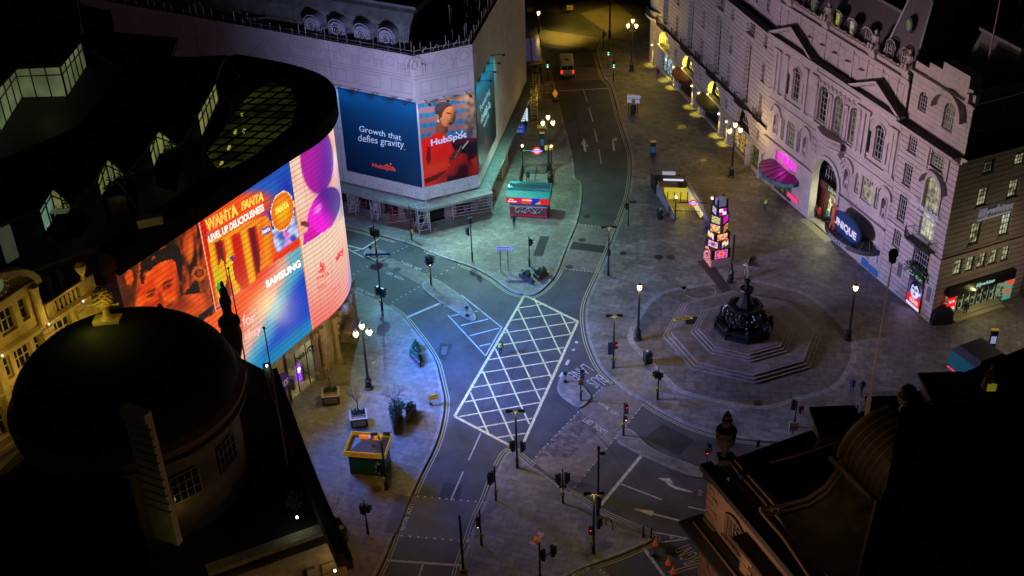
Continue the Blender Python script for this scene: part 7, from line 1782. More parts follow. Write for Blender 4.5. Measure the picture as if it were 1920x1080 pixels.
# ================================================================== STREET LAMPS
WARM = (1.0, .72, .28)
M_globe = mat('lamp_globe', (.9, .85, .7), .3, emit=(1, .62, .26), es=2.2)
def street_lamp(name, label, px, py, ty, globes, power, grp, col=WARM):
    b = G(px, py, .12); h = hgt(b.x, b.y, ty) - .12; o = empty(name, label, 'street lamp', b, R(random.uniform(-20, 20)), grp)
    mb = MB(); mb.lathe([(.42, 0), (.42, .12), (.3, .2), (.28, .9), (.34, 1.0), (.22, 1.1), (.13, 1.4), (.1, h - 1.6 if globes == 3 else h - .9), (.07, h - .5)], 10); mb.build('column', M_black, o)
    spots = [(0, 0, h - .55)] if globes == 1 else [(0, 0, h - .5), (-.62, -.1, h - 1.2), (.55, -.3, h - 1.1)]
    if globes == 3:
        mb = MB(); mb.path([(0, 0, h - 2.0), (-.5, -.08, h - 2.0), (-.62, -.1, h - 1.6)], .045, 6); mb.path([(0, 0, h - 2.0), (.45, -.25, h - 1.95), (.55, -.3, h - 1.5)], .045, 6); mb.tube((0, 0, h - 1.6), (0, 0, h - .9), .05); mb.build('arm', M_black, o)
    for x, y, z in spots:
        mb = MB(); mb.lathe([(.1, z - .36), (.2, z - .2), (.26, z), (.2, z + .2), (.1, z + .28)], 10, (x, y, 0)); g = mb.build('lantern', M_globe, o)
        mb = MB(); mb.lathe([(.2, z + .27), (.12, z + .38), (.04, z + .45), (.03, z + .62)], 8, (x, y, 0)); mb.build('lantern_cap', M_black, g)
    if power:
        for x, y, z in spots: lamp('lamp_light', (x * 1.9, y - .42, z - .1), power / len(spots), col, o)
    return o
GT = 'triple lantern street lamps'
street_lamp('street_lamp', 'black lamp post with three lit lanterns on the pavement before the giant screen', 692, 728, 602, 3, 950, GT, (1, .76, .12))
street_lamp('street_lamp', 'lamp post with two lit lanterns one above the other beside the subway stair', 1029, 322, 212, 3, 260, GT, (1, .85, .4))
street_lamp('street_lamp', 'tall lamp post with three lit lanterns on the far plaza by the junction', 1184, 133, 32, 3, 700, GT, (1, .62, .12))
street_lamp('street_lamp', 'lamp post with three lit lanterns in front of the pink terrace', 1371, 331, 226, 3, 600, GT, (1, .65, .2))
GS = 'single lantern street lamps'
street_lamp('street_lamp', 'lamp post with one lit globe left of the fountain', 1196, 636, 529, 1, 420, GS, (1, .8, .3))
street_lamp('street_lamp', 'lamp post with one lit globe right of the fountain', 1590, 636, 530, 1, 120, GS)
street_lamp('street_lamp', 'distant lamp post with a small lit lantern at the side street mouth', 1011, 88, 17, 1, 120, GS, (1, .6, .12))
o = street_lamp('street_lamp', 'unlit lamp column with no lantern between the light tower and the fountain', 1370, 528, 441, 0, 0, 'bare lamp columns') if 0 else None
b = G(1370, 528, .12); h = hgt(b.x, b.y, 441) - .12; o = empty('lamp_column', 'unlit black column without a lantern between the light tower and the fountain', 'lamp column', b)
mb = MB(); mb.lathe([(.42, 0), (.42, .15), (.3, .25), (.26, 1.0), (.3, 1.1), (.14, 1.5), (.11, h)], 10); mb.build('column', M_black, o)
# off-picture street lighting of the side streets shows only through its light pools in the picture
b = G(1554, 431, .14); o = empty('lamp_column', 'ornate black lamp base in the lit theatre entrance', 'lamp column', b); mb = MB(); mb.lathe([(.5, 0), (.45, .3), (.25, .6), (.3, .9), (.14, 1.2), (.1, 3.0)], 10); mb.build('column', M_black, o)

# ================================================================== TRAFFIC SIGNALS AND POLES
M_red = glow('signal_red', (1, .01, .01), 5); M_grn = glow('signal_green', (.02, .9, .5), 4); M_amb = glow('signal_white', (1, .85, .75), 3); M_lens = mat('dark_lens', (.03, .03, .03), .2); M_ambr = glow('signal_amber', (1, .6, .08), 3.5)
M_ybox = mat('yellow_push_box', (.6, .42, .02), .5)
def head(parent, x, y, z, face, lit_=None, n=3, board=False):
    """face: direction the lenses look, degrees (0 = +x, -90 = towards the camera)"""
    mb = MB(); a = R(face); c, s = math.cos(a), math.sin(a); H_ = .3 * n + .1; T = lambda f, r, zz: (x + f * c - r * s, y + f * s + r * c, zz)
    q = [T(-.13, -.17, 0), T(.13, -.17, 0), T(.13, .17, 0), T(-.13, .17, 0)]; mb.loft([[(p[0], p[1], z) for p in q], [(p[0], p[1], z + H_) for p in q]])
    if board: q = [T(-.02, -.34, 0), T(.02, -.34, 0), T(.02, .34, 0), T(-.02, .34, 0)]; mb.loft([[(p[0], p[1], z - .15) for p in q], [(p[0], p[1], z + H_ + .15) for p in q]])
    o = mb.build('signal_head', M_black, parent)
    for i in range(n):
        zc = z + .2 + .3 * i; nm = {n - 1: 'red', 0: 'green', 1: 'amber'}.get(i)
        m = M_lens
        if lit_ == 'red' and i == n - 1: m = M_red
        if lit_ == 'green' and i == 0: m = M_grn
        if lit_ == 'white' and i == 0: m = M_amb
        if lit_ == 'gw': m = M_grn if i == 1 else (M_amb if i == 0 else M_lens)
        if lit_ == 'amber' and i == 0: m = M_ambr
        lb = MB(); ring = [[T(f, .11 * math.cos(k * .785), zc + .11 * math.sin(k * .785)) for k in range(8)] for f in (.12, .15)]; lb.loft(ring); lb.build('lens', m, o)
        vb = MB(); vb.loft([[T(f, .135 * math.cos(t), zc + .135 * math.sin(t)) for t in (0, .8, 1.57, 2.35, 3.14)] for f in (.13, .33)], caps=False, closed=False); vb.build('visor', M_black, o)
    return o
def signal(label, px, py, ty, heads=(), box=None, thick=.07, extra=None, island_=False):
    b = G(px, py, .12); h = hgt(b.x, b.y, ty) - .12; o = empty('traffic_signal', label, 'traffic signal', b, 0, 'traffic signals around the junction')
    mb = MB(); mb.path([(0, 0, 0), (0, 0, min(1.1, h * .3)), (0, 0, min(1.12, h * .3 + .02)), (0, 0, h)], [thick * 1.5, thick * 1.5, thick, thick * .8], 8); mb.build('pole', M_black, o)
    for hd in heads: head(o, *hd)
    if box is not None: mb = MB(); x, y = box; mb.box(x - .1, x + .1, y - .1, y + .1, 1.0, 1.38); mb.build('push_button_box', M_ybox, o)
    if extra == 'flood':
        mb = MB(); mb.tube((-.5, 0, h), (.5, 0, h), .04, n=5)
        for sx in (-.5, .5): mb.box(sx - .28, sx + .28, -.18, .18, h - .02, h + .1)
        mb.build('floodlight_arm', M_black, o); lamp('flood_light', (0, -.35, h - .1), 150, (1, .74, .2), o)
    if extra == 'cam': mb = MB(); mb.lathe([(.12, h), (.16, h + .15), (.1, h + .3)], 8); mb.box(.1, .5, -.08, .08, h - .5, h - .3); mb.build('camera_head', M_black, o)
    return o, h
TOW = -95
signal('tall signal pole with a mid-height head on the pavement corner beside the giant screen', 717, 582, 486, [(-.22, -.1, 2.0, 160), (.25, -.05, 1.7, 20)], (-.15, -.1), .09)
o, h = signal('signal pole with a double head on the small island beside the giant screen', 706.5, 481, 420, [(-.25, 0, 2.7, 150), (.28, 0, 2.5, 30), (0, -.2, 2.6, -60)], (.1, -.1)); mb = MB(); mb.box(-1.2, 1.5, -.05, .05, -.1 + .25, .4); mb.build('island_sign', mat('blue_plate', (.02, .03, .2), .4), o)
signal('signal pole with a round cluster of heads at the tip of the blue lit island', 808.5, 533, 478, [(-.24, 0, 2.5, 170), (.2, .0, 2.5, 10), (0, -.2, 2.4, -70, 'white')], (-.12, -.08))
signal('slim signal pole before the billboard corner scaffolding', 772, 450, 385, [(-.15, .05, 2.8, 120)], (.12, -.08))
signal('tall signal pole on the teal lit pavement, head facing the screen', 885.7, 488.5, 401, [(-.28, 0, 3.2, 180), (0, .1, 4.6, 100, None, 2)], None)
signal('signal pole behind the triangular planters at the pavement tip', 993, 500, 444, [(.12, 0, 2.7, 20, None, 2)], (-.1, -.05))
signal('slim pole with a small head on the kerb above the upper crossing', 1177.7, 424, 369, [(-.16, 0, 2.2, 170, None, 2)], None, .05)
signal('tall pole with a two-armed floodlight at the right of the upper crossing', 1140.5, 517, 427, [(0, -.1, 2.6, -80, None, 2)], None, .09, 'flood')
o, h = signal('pole with a red signal, dark backboard and floodlight on the plaza kerb', 1150, 690, 593, [(.15, -.12, 2.35, -70, 'red', 2)], (.15, -.1), .09, 'flood'); mb = MB(); mb.box(-.55, -.1, -.05, .05, 1.6, 3.0); mb.build('backboard', mat('blue_black_board', (.03, .05, .09), .5), o)
signal('signal pole with two dark heads facing left on the plaza kerb below the litter bin', 1232.8, 749, 688.7, [(-.22, 0, 2.5, 175, None, 2), (.1, .05, 2.3, 10, None, 2)], (-.12, -.05))
o, h = signal('signal showing red on the central road island', 1089, 750.5, 690, [(.12, -.12, 2.5, -60, 'red')], (.08, -.12), .07); mb = MB(); mb.box(-.22, .24, -.08, -.04, 1.8, 2.2); mb.build('island_sign', mat('orange_plate', (.35, .16, .08), .5), o)
signal('signal showing red with an amber lamp beneath at the tip of the curved island', 1169, 816, 755, [(.14, -.1, 2.5, -70, 'red'), (.1, -.3, 1.9, -80, 'amber', 1)], (-.12, -.08))
signal('tall floodlight pole with two dark heads at the lower tip of the yellow box', 970, 877, 772, [(-.3, -.1, 2.0, 150), (.42, -.1, 1.9, 15)], None, .1, 'flood')
o, h = signal('signal pole with paired heads and a blue plate above the LOOK RIGHT marking', 1055.5, 943, 880, [(-.28, 0, 2.1, 160), (.28, 0, 2.2, 20)], (-.1, -.1)); mb = MB(); mb.box(-.3, .3, -.12, -.08, 1.75, 2.05); mb.build('plate', MATS['blue_plate'], o)
signal('tall camera mast with yellow bands at the stop line', 1121, 966, 843, [(.05, -.1, .9, -60)], None, .1, 'cam')
signal('pole with a twin floodlight and small red signal at the lower pavement', 1112.7, 1037, 927, [(-.22, -.1, 2.2, -100, 'red', 2), (.35, .1, 2.6, 20)], (-.15, -.1), .1, 'flood')
o, h = signal('signal pole with an upswept arm and paired heads at the bottom edge', 1013, 1096, 1017, [(.95, 0, 3.0, 20), (.3, 0, 2.6, 160)], None, .08); mb = MB(); mb.path([(0, 0, 2.9), (.5, 0, 3.0), (.95, 0, 3.6)], .04, 6); mb.build('arm', M_black, o)
signal('signal with an amber lamp on the left edge of the lower pavement', 930, 938, 875, [(-.42, -.1, 1.9, -130, 'amber'), (-.2, .1, 2.0, 170)], (.12, -.1))
signal('signal with an amber lamp beside the lower crossing', 903, 1022, 957, [(-.15, -.1, 2.0, -100, 'amber')], (.1, -.1))
signal('slim signal pole with a double head and red figure on the left pavement', 690, 1001, 938, [(-.2, -.05, 2.2, -110, 'white'), (.22, .0, 2.4, 20, None, 2)], None)
signal('tall floodlight pole with a signal in front of the hot dog kiosk', 725, 918, 815, [(-.45, -.05, 1.9, -130, 'white')], (-.1, -.1), .1, 'flood')
signal('distant signal showing green left of the white van', 1027, 154, 110, [(0, -.12, 2.2, -90, 'gw')], None, .05)
signal('farthest green signal on the right kerb by the far crossing', 1140, 128, 80, [(0, -.12, 2.0, -90, 'gw')], None, .05)
signal('green signal with a small white plate on the right kerb', 1150, 152, 104, [(0, -.12, 2.0, -90, 'gw')], None, .05)
signal('thin dark signal at the far crossing kerb', 1131, 98, 55, [(.02, -.1, 2.4, 20, None, 2)], None, .05)
signal('tall black pole with a head near the top at the far junction', 1143, 70, -25, [(.3, 0, 5.2, 10, None, 2)], None, .13)
signal('signal with blue and red lamps above the white sign beyond the near right roof', 1489, 800, 752, [(-.3, -.05, 2.0, -120), (.42, -.1, 1.6, -70, 'red', 2)], None)
signal('red signal peeping over the near right roof beside the flagpole', 1597, 832, 760, [(-.15, -.1, 3.2, -80, 'red', 2)], None)
signal('short signal with a small red lamp at the right end of the curved island', 1324, 881, 828, [(.1, -.1, 2.1, -60, None, 2), (-.05, -.12, 1.9, -90, 'red', 1)], None, .05)
b = G(871, 1100, .12); o = empty('sign_pole', 'tall bare pole with a small yellow plate at the bottom edge', 'pole', b); h = hgt(b.x, b.y, 969); mb = MB(); mb.path([(0, 0, 0), (0, 0, h)], [.12, .09], 8); mb.build('pole', M_black, o); mb = MB(); mb.box(-.35, .35, -.16, -.12, 1.35, 2.0); mb.box(-.2, .2, -.17, -.155, 1.55, 1.8, 1); mb.build('yellow_plate', [mat('yellow_sign', (.5, .36, .06), .5), M_black], o)
# double yellow bands on the camera mast
# bollards with beacons on the islands
def bollard(label, px, py, grp='round topped island bollards'):
    o = empty('island_bollard', label, 'bollard', G(px, py, .12), 0, grp); mb = MB(); mb.lathe([(.24, 0), (.2, .1), (.07, .15), (.06, .75), (.1, .8)], 8); mb.build('post', M_black, o)
    mb = MB(); mb.loft([[(.2 * math.cos(k * .524), y, 1.0 + .2 * math.sin(k * .524)) for k in range(12)] for y in (-.06, .06)]); mb.build('round_sign', mat('dark_beacon', (.03, .04, .06), .4), o)
    mb = MB(); mb.box(-.05, .05, -.08, -.05, .35, .6); mb.build('marker', mat('white_marker', (.6, .6, .65), .4), o)
bollard('bollard on the central road island left of the red signal', 1060, 716); bollard('bollard at the lower tip of the blue lit island', 876, 592); bollard('bollard on the small island beside the giant screen', 696, 478)
# ================================================================== KIOSKS, STAIRS, SIGNS, PLANTERS, VEHICLES
def local_frame(name, label, catg, p0, p1, z=.12, grp=None):
    """empty at p0 with its x axis running to p1 on the ground; returns it with the run length"""
    a, b = G(*p0, z), G(*p1, z); d = b - a
    return empty(name, label, catg, a, math.atan2(d.y, d.x), grp), d.length
# hot dog kiosk
o, L = local_frame('food_kiosk', 'green hot dog kiosk with a yellow roof rim', 'kiosk', (658, 888), (722, 893))
kh = 2.15; D_ = 2.1
mb = MB(); mb.box(0, L, 0, D_, .05, kh); mb.box(-.03, L + .03, -.03, D_ + .03, 0, .1)
for u in (0, L / 3, 2 * L / 3, L): mb.box(u - .03, u + .03, -.03, 0, .1, kh)
mb.build('kiosk_body', mat('kiosk_green', (.015, .09, .04), .45, var=.2, vs=3), o)
mb = MB(); e = .28
for q in ((-e, L + e, -e, -e + .07), (-e, L + e, D_ + e - .07, D_ + e), (-e, -e + .07, -e + .07, D_ + e - .07), (L + e - .07, L + e, -e + .07, D_ + e - .07)): mb.box(q[0], q[1], q[2], q[3], kh, kh + .55)
mb.build('roof_rim', mat('kiosk_yellow', (.75, .5, .03), .45, emit=(.8, .5, .04), es=.10), o)
mb = MB(); zc = kh + .12; r = [(-e + .07, -e + .07, zc), (L + e - .07, -e + .07, zc), (L + e - .07, D_ + e - .07, zc), (-e + .07, D_ + e - .07, zc)]; rg_ = [(L * .3, D_ * .6, kh + .55), (L * .75, D_ * .6, kh + .55)]
mb.add(r + rg_, [(0, 1, 5, 4), (1, 2, 5), (2, 3, 4, 5), (3, 0, 4)]); mb.build('roof', mat('kiosk_roof', (.13, .12, .1), .5, var=.2, vs=2), o)
mb = MB(); mb.lathe([(.12, kh + .3), (.12, kh + 1.1), (.22, kh + 1.12), (.22, kh + 1.25), (.03, kh + 1.35)], 10, (L * .62, D_ * .45, 0)); mb.build('chimney', M_steel, o)
mb = MB(); mb.box(L * .2, L * .72, D_ * .75, D_ * .85, kh + .35, kh + .75); mb.build('roof_sign', mat('orange_sign', (.8, .22, .03), .4, emit=(1, .2, .02), es=.5), o)
mb = MB(); ptext(mb, 'HOT DOG SPOT', (.35, -e - .02, kh + .12), (L - .35, -e - .02, kh + .12), (.35, -e - .02, kh + .42), bold=.04); mb.build('lettering', mat('kiosk_red', (.5, .05, .01), .5, emit=(.5, .05, .01), es=.2), o)
# souvenir kiosk with graffiti
o, L = local_frame('souvenir_kiosk', 'kiosk with a teal roof, a bright red banner and graffiti-covered side', 'kiosk', (956, 406), (1026, 410))
D_ = 2.3; kh = 2.75
mb = MB(); mb.box(0, L, 0, D_, .05, kh - .76); mb.build('kiosk_body', mat('kiosk_blue', (.02, .07, .14), .5), o)
mb = MB(); cl = []
gr = [(.7, .02, .12), (.02, .08, .3), (.35, .5, .75), (.02, .02, .06), (.6, .1, .4)]
for j in range(22):
    for i in range(64):
        x0, x1, z0, z1 = L * i / 64, L * (i + 1) / 64, .15 + 1.25 * j / 22, .15 + 1.25 * (j + 1) / 22; mb.poly([(x0, -.02, z0), (x1, -.02, z0), (x1, -.02, z1), (x0, -.02, z1)])
        u, v = i / 64, j / 22; n_ = nz(u * 9, v * 5, 1.6); c = (.02, .1, .25) if n_ > -.05 else (.5, .02, .1)
        if n_ > .25: c = (.02, .3, .35)
        for k in range(7):
            e_ = ell((u, v), .2 + k * .095, .68 - .06 * math.sin(k * 2.1), .046, .26, .4 * math.sin(k * 1.7))
            if e_ < 1.3: c = (.6, .65, .8)
            if e_ < .95: c = (.01, .01, .03)
        if v < .1 or v > .93 or u < .012 or u > .985: c = (.75, .02, .1)
        cl.append(c)
g_ = mb.build('graffiti_panel', paint_mat('graffiti_glow_print', .55), o); face_colors(g_, cl)  # the print glows to stand in for light on the panel
mb = MB(); mb.box(0, L, -.1, 0, 1.42, 1.52); mb.build('counter', mat('counter_white', (.5, .5, .6), .4), o)
mb = MB(); mb.box(.1, L - .1, -.03, 0, 1.55, 2.2); mb.build('serving_hatch', mat('hatch_navy', (.02, .04, .12), .4, emit=(.05, .08, .2), es=.25), o)
mb = MB()
for k in range(9): mb.box(.3 + k * .42, .55 + k * .42, -.06, -.03, 1.8 + .05 * (k % 3), 2.0)
mb.build('hatch_goods', mat('goods_print', (.3, .15, .25), .5, emit=(.5, .25, .4), es=.25, var=.6, vs=6), o)
mb = MB(); e = .3; mb.loft([[(-e, -.36, kh - .75), (L + e, -.36, kh - .75), (L + e, D_ + .2, kh - .75), (-e, D_ + .2, kh - .75)], [(-e, -.36, kh), (L + e, -.36, kh), (L + e, D_ + .2, kh), (-e, D_ + .2, kh)], [(-e, .9, kh + .25), (L + e, .9, kh + .25), (L + e, D_ + .2, kh + .25), (-e, D_ + .2, kh + .25)]]); mb.build('roof', mat('teal_roof', (.02, .2, .2), .4, var=.25, vs=2), o)
mb = MB(); mb.box(-e + .1, L + e - .1, 1.0, D_, kh + .25, kh + .27); mb.build('roof_deck', mat('roof_dark_teal', (.01, .03, .04), .6), o)
mb = MB()
for q in ((-e, L + e, .9, .98), (-e, L + e, D_ + .12, D_ + .2), (-e, -e + .08, .98, D_ + .12), (L + e - .08, L + e, .98, D_ + .12)): mb.box(*q, kh + .252, kh + .5)
mb.build('roof_upstand', MATS['teal_roof'], o)
mb = MB(); cl = []
for j in range(8):
    for i in range(50):
        x0, x1, z0, z1 = -e + (L + 2 * e) * i / 50, -e + (L + 2 * e) * (i + 1) / 50, kh - .75 + .72 * j / 8, kh - .75 + .72 * (j + 1) / 8; mb.poly([(x0, -.38, z0), (x1, -.38, z0), (x1, -.38, z1), (x0, -.38, z1)])
        u, v = i / 50, j / 8; c = (.85, .01, .03) if u < .28 else ((.75, .04, .35) if u < .36 else ((.95, .2, .06) if u < .58 else ((.08, .05, .8) if u < .78 else (.9, .03, .02))))
        if .66 < u < .8 and v < (u - .66) * 4 and v < .6: c = (.9, .6, .1)
        cl.append(c)
g_ = mb.build('banner', paint_mat('banner_print', .8), o); face_colors(g_, cl)
mb = MB(); ptext(mb, 'GIFTS &', (-e + .35, -.4, kh - .38), (-e + .85, -.4, kh - .38), (-e + .35, -.4, kh - .2), bold=.03); ptext(mb, 'SOUVENIRS', (-e + .2, -.4, kh - .62), (-e + 1.2, -.4, kh - .62), (-e + .2, -.4, kh - .45), bold=.03); ptext(mb, 'SIGHTSEEING', (L * .36, -.4, kh - .36), (L * .62, -.4, kh - .36), (L * .36, -.4, kh - .2), bold=.03); mb.build('lettering', led_w, o)
# teal kiosk at the right
o, L = local_frame('teal_kiosk', 'plain dark teal kiosk with a red glowing base strip at the far right', 'kiosk', (1776, 706), (1823, 742))
mb = MB(); mb.box(-.2, L + .1, 0, 3.6, 1.1, 3.0); mb.box(-.05, L - .05, .15, 3.4, 0, 1.02); mb.build('kiosk_body', mat('deep_teal', (.01, .1, .11), .4, var=.2, vs=2, emit=(.0, .12, .14), es=.12), o)
mb = MB(); mb.loft([[(-.25, -.05, 3.0), (L + .15, -.05, 3.0), (L + .15, 3.65, 3.0), (-.25, 3.65, 3.0)], [(.2, .5, 3.5), (L - .3, .5, 3.5), (L - .3, 3.1, 3.5), (.2, 3.1, 3.5)]]); mb.build('roof', mat('roof_grey_green', (.03, .04, .04), .6), o)
mb = MB(); mb.box(-.22, L + .12, -.04, .0, 1.0, 1.12); mb.build('glow_strip', glow('red_strip', (1, .01, .06), 1.3), o)
# subway stairs
def subway(label, c0, c1, depth, sign_at, lit_, grp='subway stair entrances'):
    o, L = local_frame('subway_entrance', label, 'subway entrance', c0, c1, .12, grp)
    return o, L
o, L = local_frame('subway_entrance', 'railed subway stair on the plaza with warm light inside and a red round sign', 'subway entrance', (1266, 413), (1327, 415))
Lg = 7.6
mb = MB(); mb.poly([(0, 0, .02), (L, 0, .02), (L, Lg, .02), (0, Lg, .02)]); mb.build('stair_void', mat('glowing_stair_floor', (.2, .17, .08), .6, emit=(.55, .4, .05), es=.12), o)  # warm light inside is put into the floor as glow
mb = MB()
for k in range(9): mb.box(.1, L - .1, .2 + k * .3, .5 + k * .3, .02 + .0, .06 + .012 * k)
mb.build('steps', mat('stair_tread', (.14, .12, .1), .6), o)
for sx, x in (('a', 0), ('b', L)):
    mb = MB(); s = 1 if x else -1
    mb.path([(x, 0, .2), (x + s * .05, 1.2, .5), (x + s * .15, 3, .95), (x, 5.5, 1.1), (x - s * .1, Lg, 1.1)], [.2, .22, .25, .25, .22], 6)
    for k in range(20): y = .3 + k * .37; mb.box(x - .2, x + .2, y - .02, y + .36, 0, .3 + .8 * min(1, y / 4))
    mb.build('side_parapet', mat('grey_granite', (.28, .28, .3), .5, var=.2, vs=2), o)
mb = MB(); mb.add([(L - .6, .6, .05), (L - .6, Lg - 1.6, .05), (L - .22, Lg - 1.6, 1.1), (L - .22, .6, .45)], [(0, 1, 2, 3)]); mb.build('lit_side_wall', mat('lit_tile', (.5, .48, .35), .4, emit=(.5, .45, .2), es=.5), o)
mb = MB(); mb.box(.3, L * .8, 4.6, 4.7, .05, 1.5); mb.build('lit_passage', glow('passage_yellow', (.85, .65, .05), .65), o)
mb = MB()
for k in range(4): mb.box(.5 + k * .75, .58 + k * .75, 4.1, 4.18, .05, 1.25)
for k in range(11): mb.box(.2 + k * .28, .22 + k * .28, .9, .92, .05, .7)
mb.box(.2, 3.0, .88, .93, .7, .76); mb.build('stair_rail', M_black, o)
mb = MB(); mb.box(-.3, L * .85, 6.0, 6.2, 1.6, 2.3); mb.box(-.3, -.1, 5.8, Lg, 0, 1.7); mb.box(L * .8, L * .85, 5.8, Lg, 0, 1.7)
for k in range(16): mb.box(-.2 + k * .24, -.18 + k * .24, Lg - .1, Lg - .08, 0, 1.3)
mb.box(-.3, L * .95, Lg - .12, Lg - .06, 1.28, 1.34); mb.build('rear_railing', M_black, o)
mb = MB(); mb.box(1.0, 2.5, Lg - .25, Lg - .15, 1.2, 2.1); mb.build('information_board', glow('pale_violet_board', (.6, .55, .7), .55), o)
mb = MB(); mb.box(.6, 2.9, 5.85, 5.95, 1.75, 1.95); mb.build('lit_header', glow('pale_header', (.8, .75, 1), .9), o)
lamp('stair_light', (L * .45, 2.4, 1.3), 110, (1, .78, .15), o)
mb = MB()
for x in (-.1, L + .25): mb.tube((x, -.2, 0), (x, -.2, 2.9), .06, n=6)
mb.tube((-.1, -.2, 2.45), (L + .25, -.2, 2.45), .07, n=6); mb.build('sign_frame', M_black, o)
def roundel(parent, x, y, z, r=.42):
    mb = MB(); mb.loft([[(x + rr * math.cos(k * .3491), y + dy, z + rr * math.sin(k * .3491)) for k in range(18)] for rr, dy in ((r, -.02), (r, -.09), (r * .62, -.09), (r * .62, -.02))], caps=False); q = mb.build('roundel', glow('roundel_red', (1, .02, .03), 1.2), parent)
    mb = MB(); mb.poly([(x + r * .62 * math.cos(-k * .3491), y - .05, z + r * .62 * math.sin(-k * .3491)) for k in range(18)]); mb.build('roundel_centre', glow('roundel_white', (1, .85, .85), 1.1), q)
    mb = MB(); mb.box(x - r * 1.35, x + r * 1.35, y - .13, y - .1, z - .1, z + .1); mb.build('roundel_bar', glow('roundel_blue', (.05, .1, 1), 1.0), q)
    mb = MB(); ptext(mb, 'UNDERGROUND', (x - r * 1.2, y - .135, z - .05), (x + r * 1.2, y - .135, z - .05), (x - r * 1.2, y - .135, z + .05), bold=.02); mb.build('roundel_lettering', led_w, q)
roundel(o, L * .5, -.2, 2.45)
for x in (-.1, L + .25):
    mb = MB(); mb.ball((x, -.2, 3.1), .17, 8); mb.build('frame_lamp', M_globe, o); lamp('frame_light', (x, -.7, 3.2), 18, (1, .75, .35), o)
qr = o.matrix_basis.inverted() @ G(1224, 349, .12); kx, ky = qr.x / Lg, qr.y / Lg      # the stair runs askew to its mouth
def skew(ob):
    for ch in ob.children:
        if ch.type == 'MESH':
            for v in ch.data.vertices: v.co.x += kx * v.co.y; v.co.y *= ky
        else: ch.location.x += kx * ch.location.y; ch.location.y *= ky
        skew(ch)
skew(o)
o, L = local_frame('subway_entrance', 'railed subway stair behind the souvenir kiosk with a red round sign', 'subway entrance', (975, 349), (1030, 350))
Lg = 4.2
mb = MB(); mb.poly([(0, 0, .02), (L, 0, .02), (L, Lg, .02), (0, Lg, .02)]); mb.build('stair_void', mat('dark_stair', (.1, .11, .1), .6), o)
mb = MB()
for k in range(8): mb.box(.15, L - .15, .3 + k * .35, .5 + k * .35, .02, .05)
mb.build('steps', mat('pale_tread', (.3, .3, .26), .6), o)
mb = MB()
for x in (0, L):
    for k in range(16): mb.box(x - .02, x + .02, k * .28, k * .28 + .04, 0, 1.1)
    mb.box(x - .05, x + .05, 0, Lg, 1.1, 1.2); mb.box(x - .1, x + .1, 0, Lg, 0, .25)
mb.box(L * .5 - .03, L * .5 + .03, .4, Lg - .4, .9, .95)
for k in range(4): mb.box(L * .5 - .02, L * .5 + .02, .4 + k, .44 + k, 0, .9)
mb.build('stair_rail', M_black, o)
mb = MB()
for x in (0, L): mb.tube((x, Lg, 0), (x, Lg, 3.1), .06, n=6)
mb.tube((0, Lg, 2.6), (L, Lg, 2.6), .08, n=6); mb.build('sign_frame', M_black, o); roundel(o, L * .5, Lg, 2.6, .5)
for x in (0, L):
    mb = MB(); mb.ball((x, Lg - .02, 3.25), .18, 8); mb.build('frame_lamp', M_globe, o); lamp('frame_light', (x, Lg - .6, 3.3), 14, (1, .8, .5), o)
# planters
M_pl = mat('planter_dark', (.05, .045, .05), .5); M_pw = mat('planter_pale_panel', (.35, .33, .26), .6, var=.2, vs=3); M_rim = mat('planter_rim', (.32, .33, .4), .4)
def leaves(mb, x0, x1, y0, y1, z, n, h=.5, rnd=None, f=None):
    for i in range(n):
        x, y = random.uniform(x0, x1), random.uniform(y0, y1)
        if f and not f(x, y): continue
        c = Vector((x, y, z + random.random() * h)); u = Vector([random.gauss(0, 1) for _ in range(3)]).normalized(); v = u.orthogonal().normalized(); s = random.uniform(.06, .14); mb.poly([c + u * s, c + v * s * .6, c - u * s, c - v * s * .6])
def bare_tree(name, label, catg, loc, h, spread, seed, grp=None):
    rnd = random.Random(seed); o = empty(name, label, catg, loc, 0, grp); tr = MB(); tr.path([(0, 0, 0), (.03, .02, h * .35), (0, 0, h * .5)], [.06, .045, .03], 6); tr.build('trunk', mat('bark', (.06, .045, .035), .8), o)
    br = MB()
    def grow(p, d, l, r, k):
        q = p + d * l; br.tube(p, q, r, r * .6, 4)
        if k:
            for _ in range(3): nd = (d + Vector([rnd.gauss(0, .42) for _ in range(3)]) + Vector((0, 0, .12))).normalized(); grow(p.lerp(q, rnd.uniform(.55, 1)), nd, l * rnd.uniform(.6, .8), r * .55, k - 1)
    for i in range(7):
        a = i * .9 + rnd.random(); grow(Vector((0, 0, h * (.3 + .03 * i))), Vector((spread * math.cos(a), spread * math.sin(a), 1)).normalized(), h * .25, .022, 3)
    br.build('bare_branches', mat('twig', (.11, .08, .075), .8), o); return o
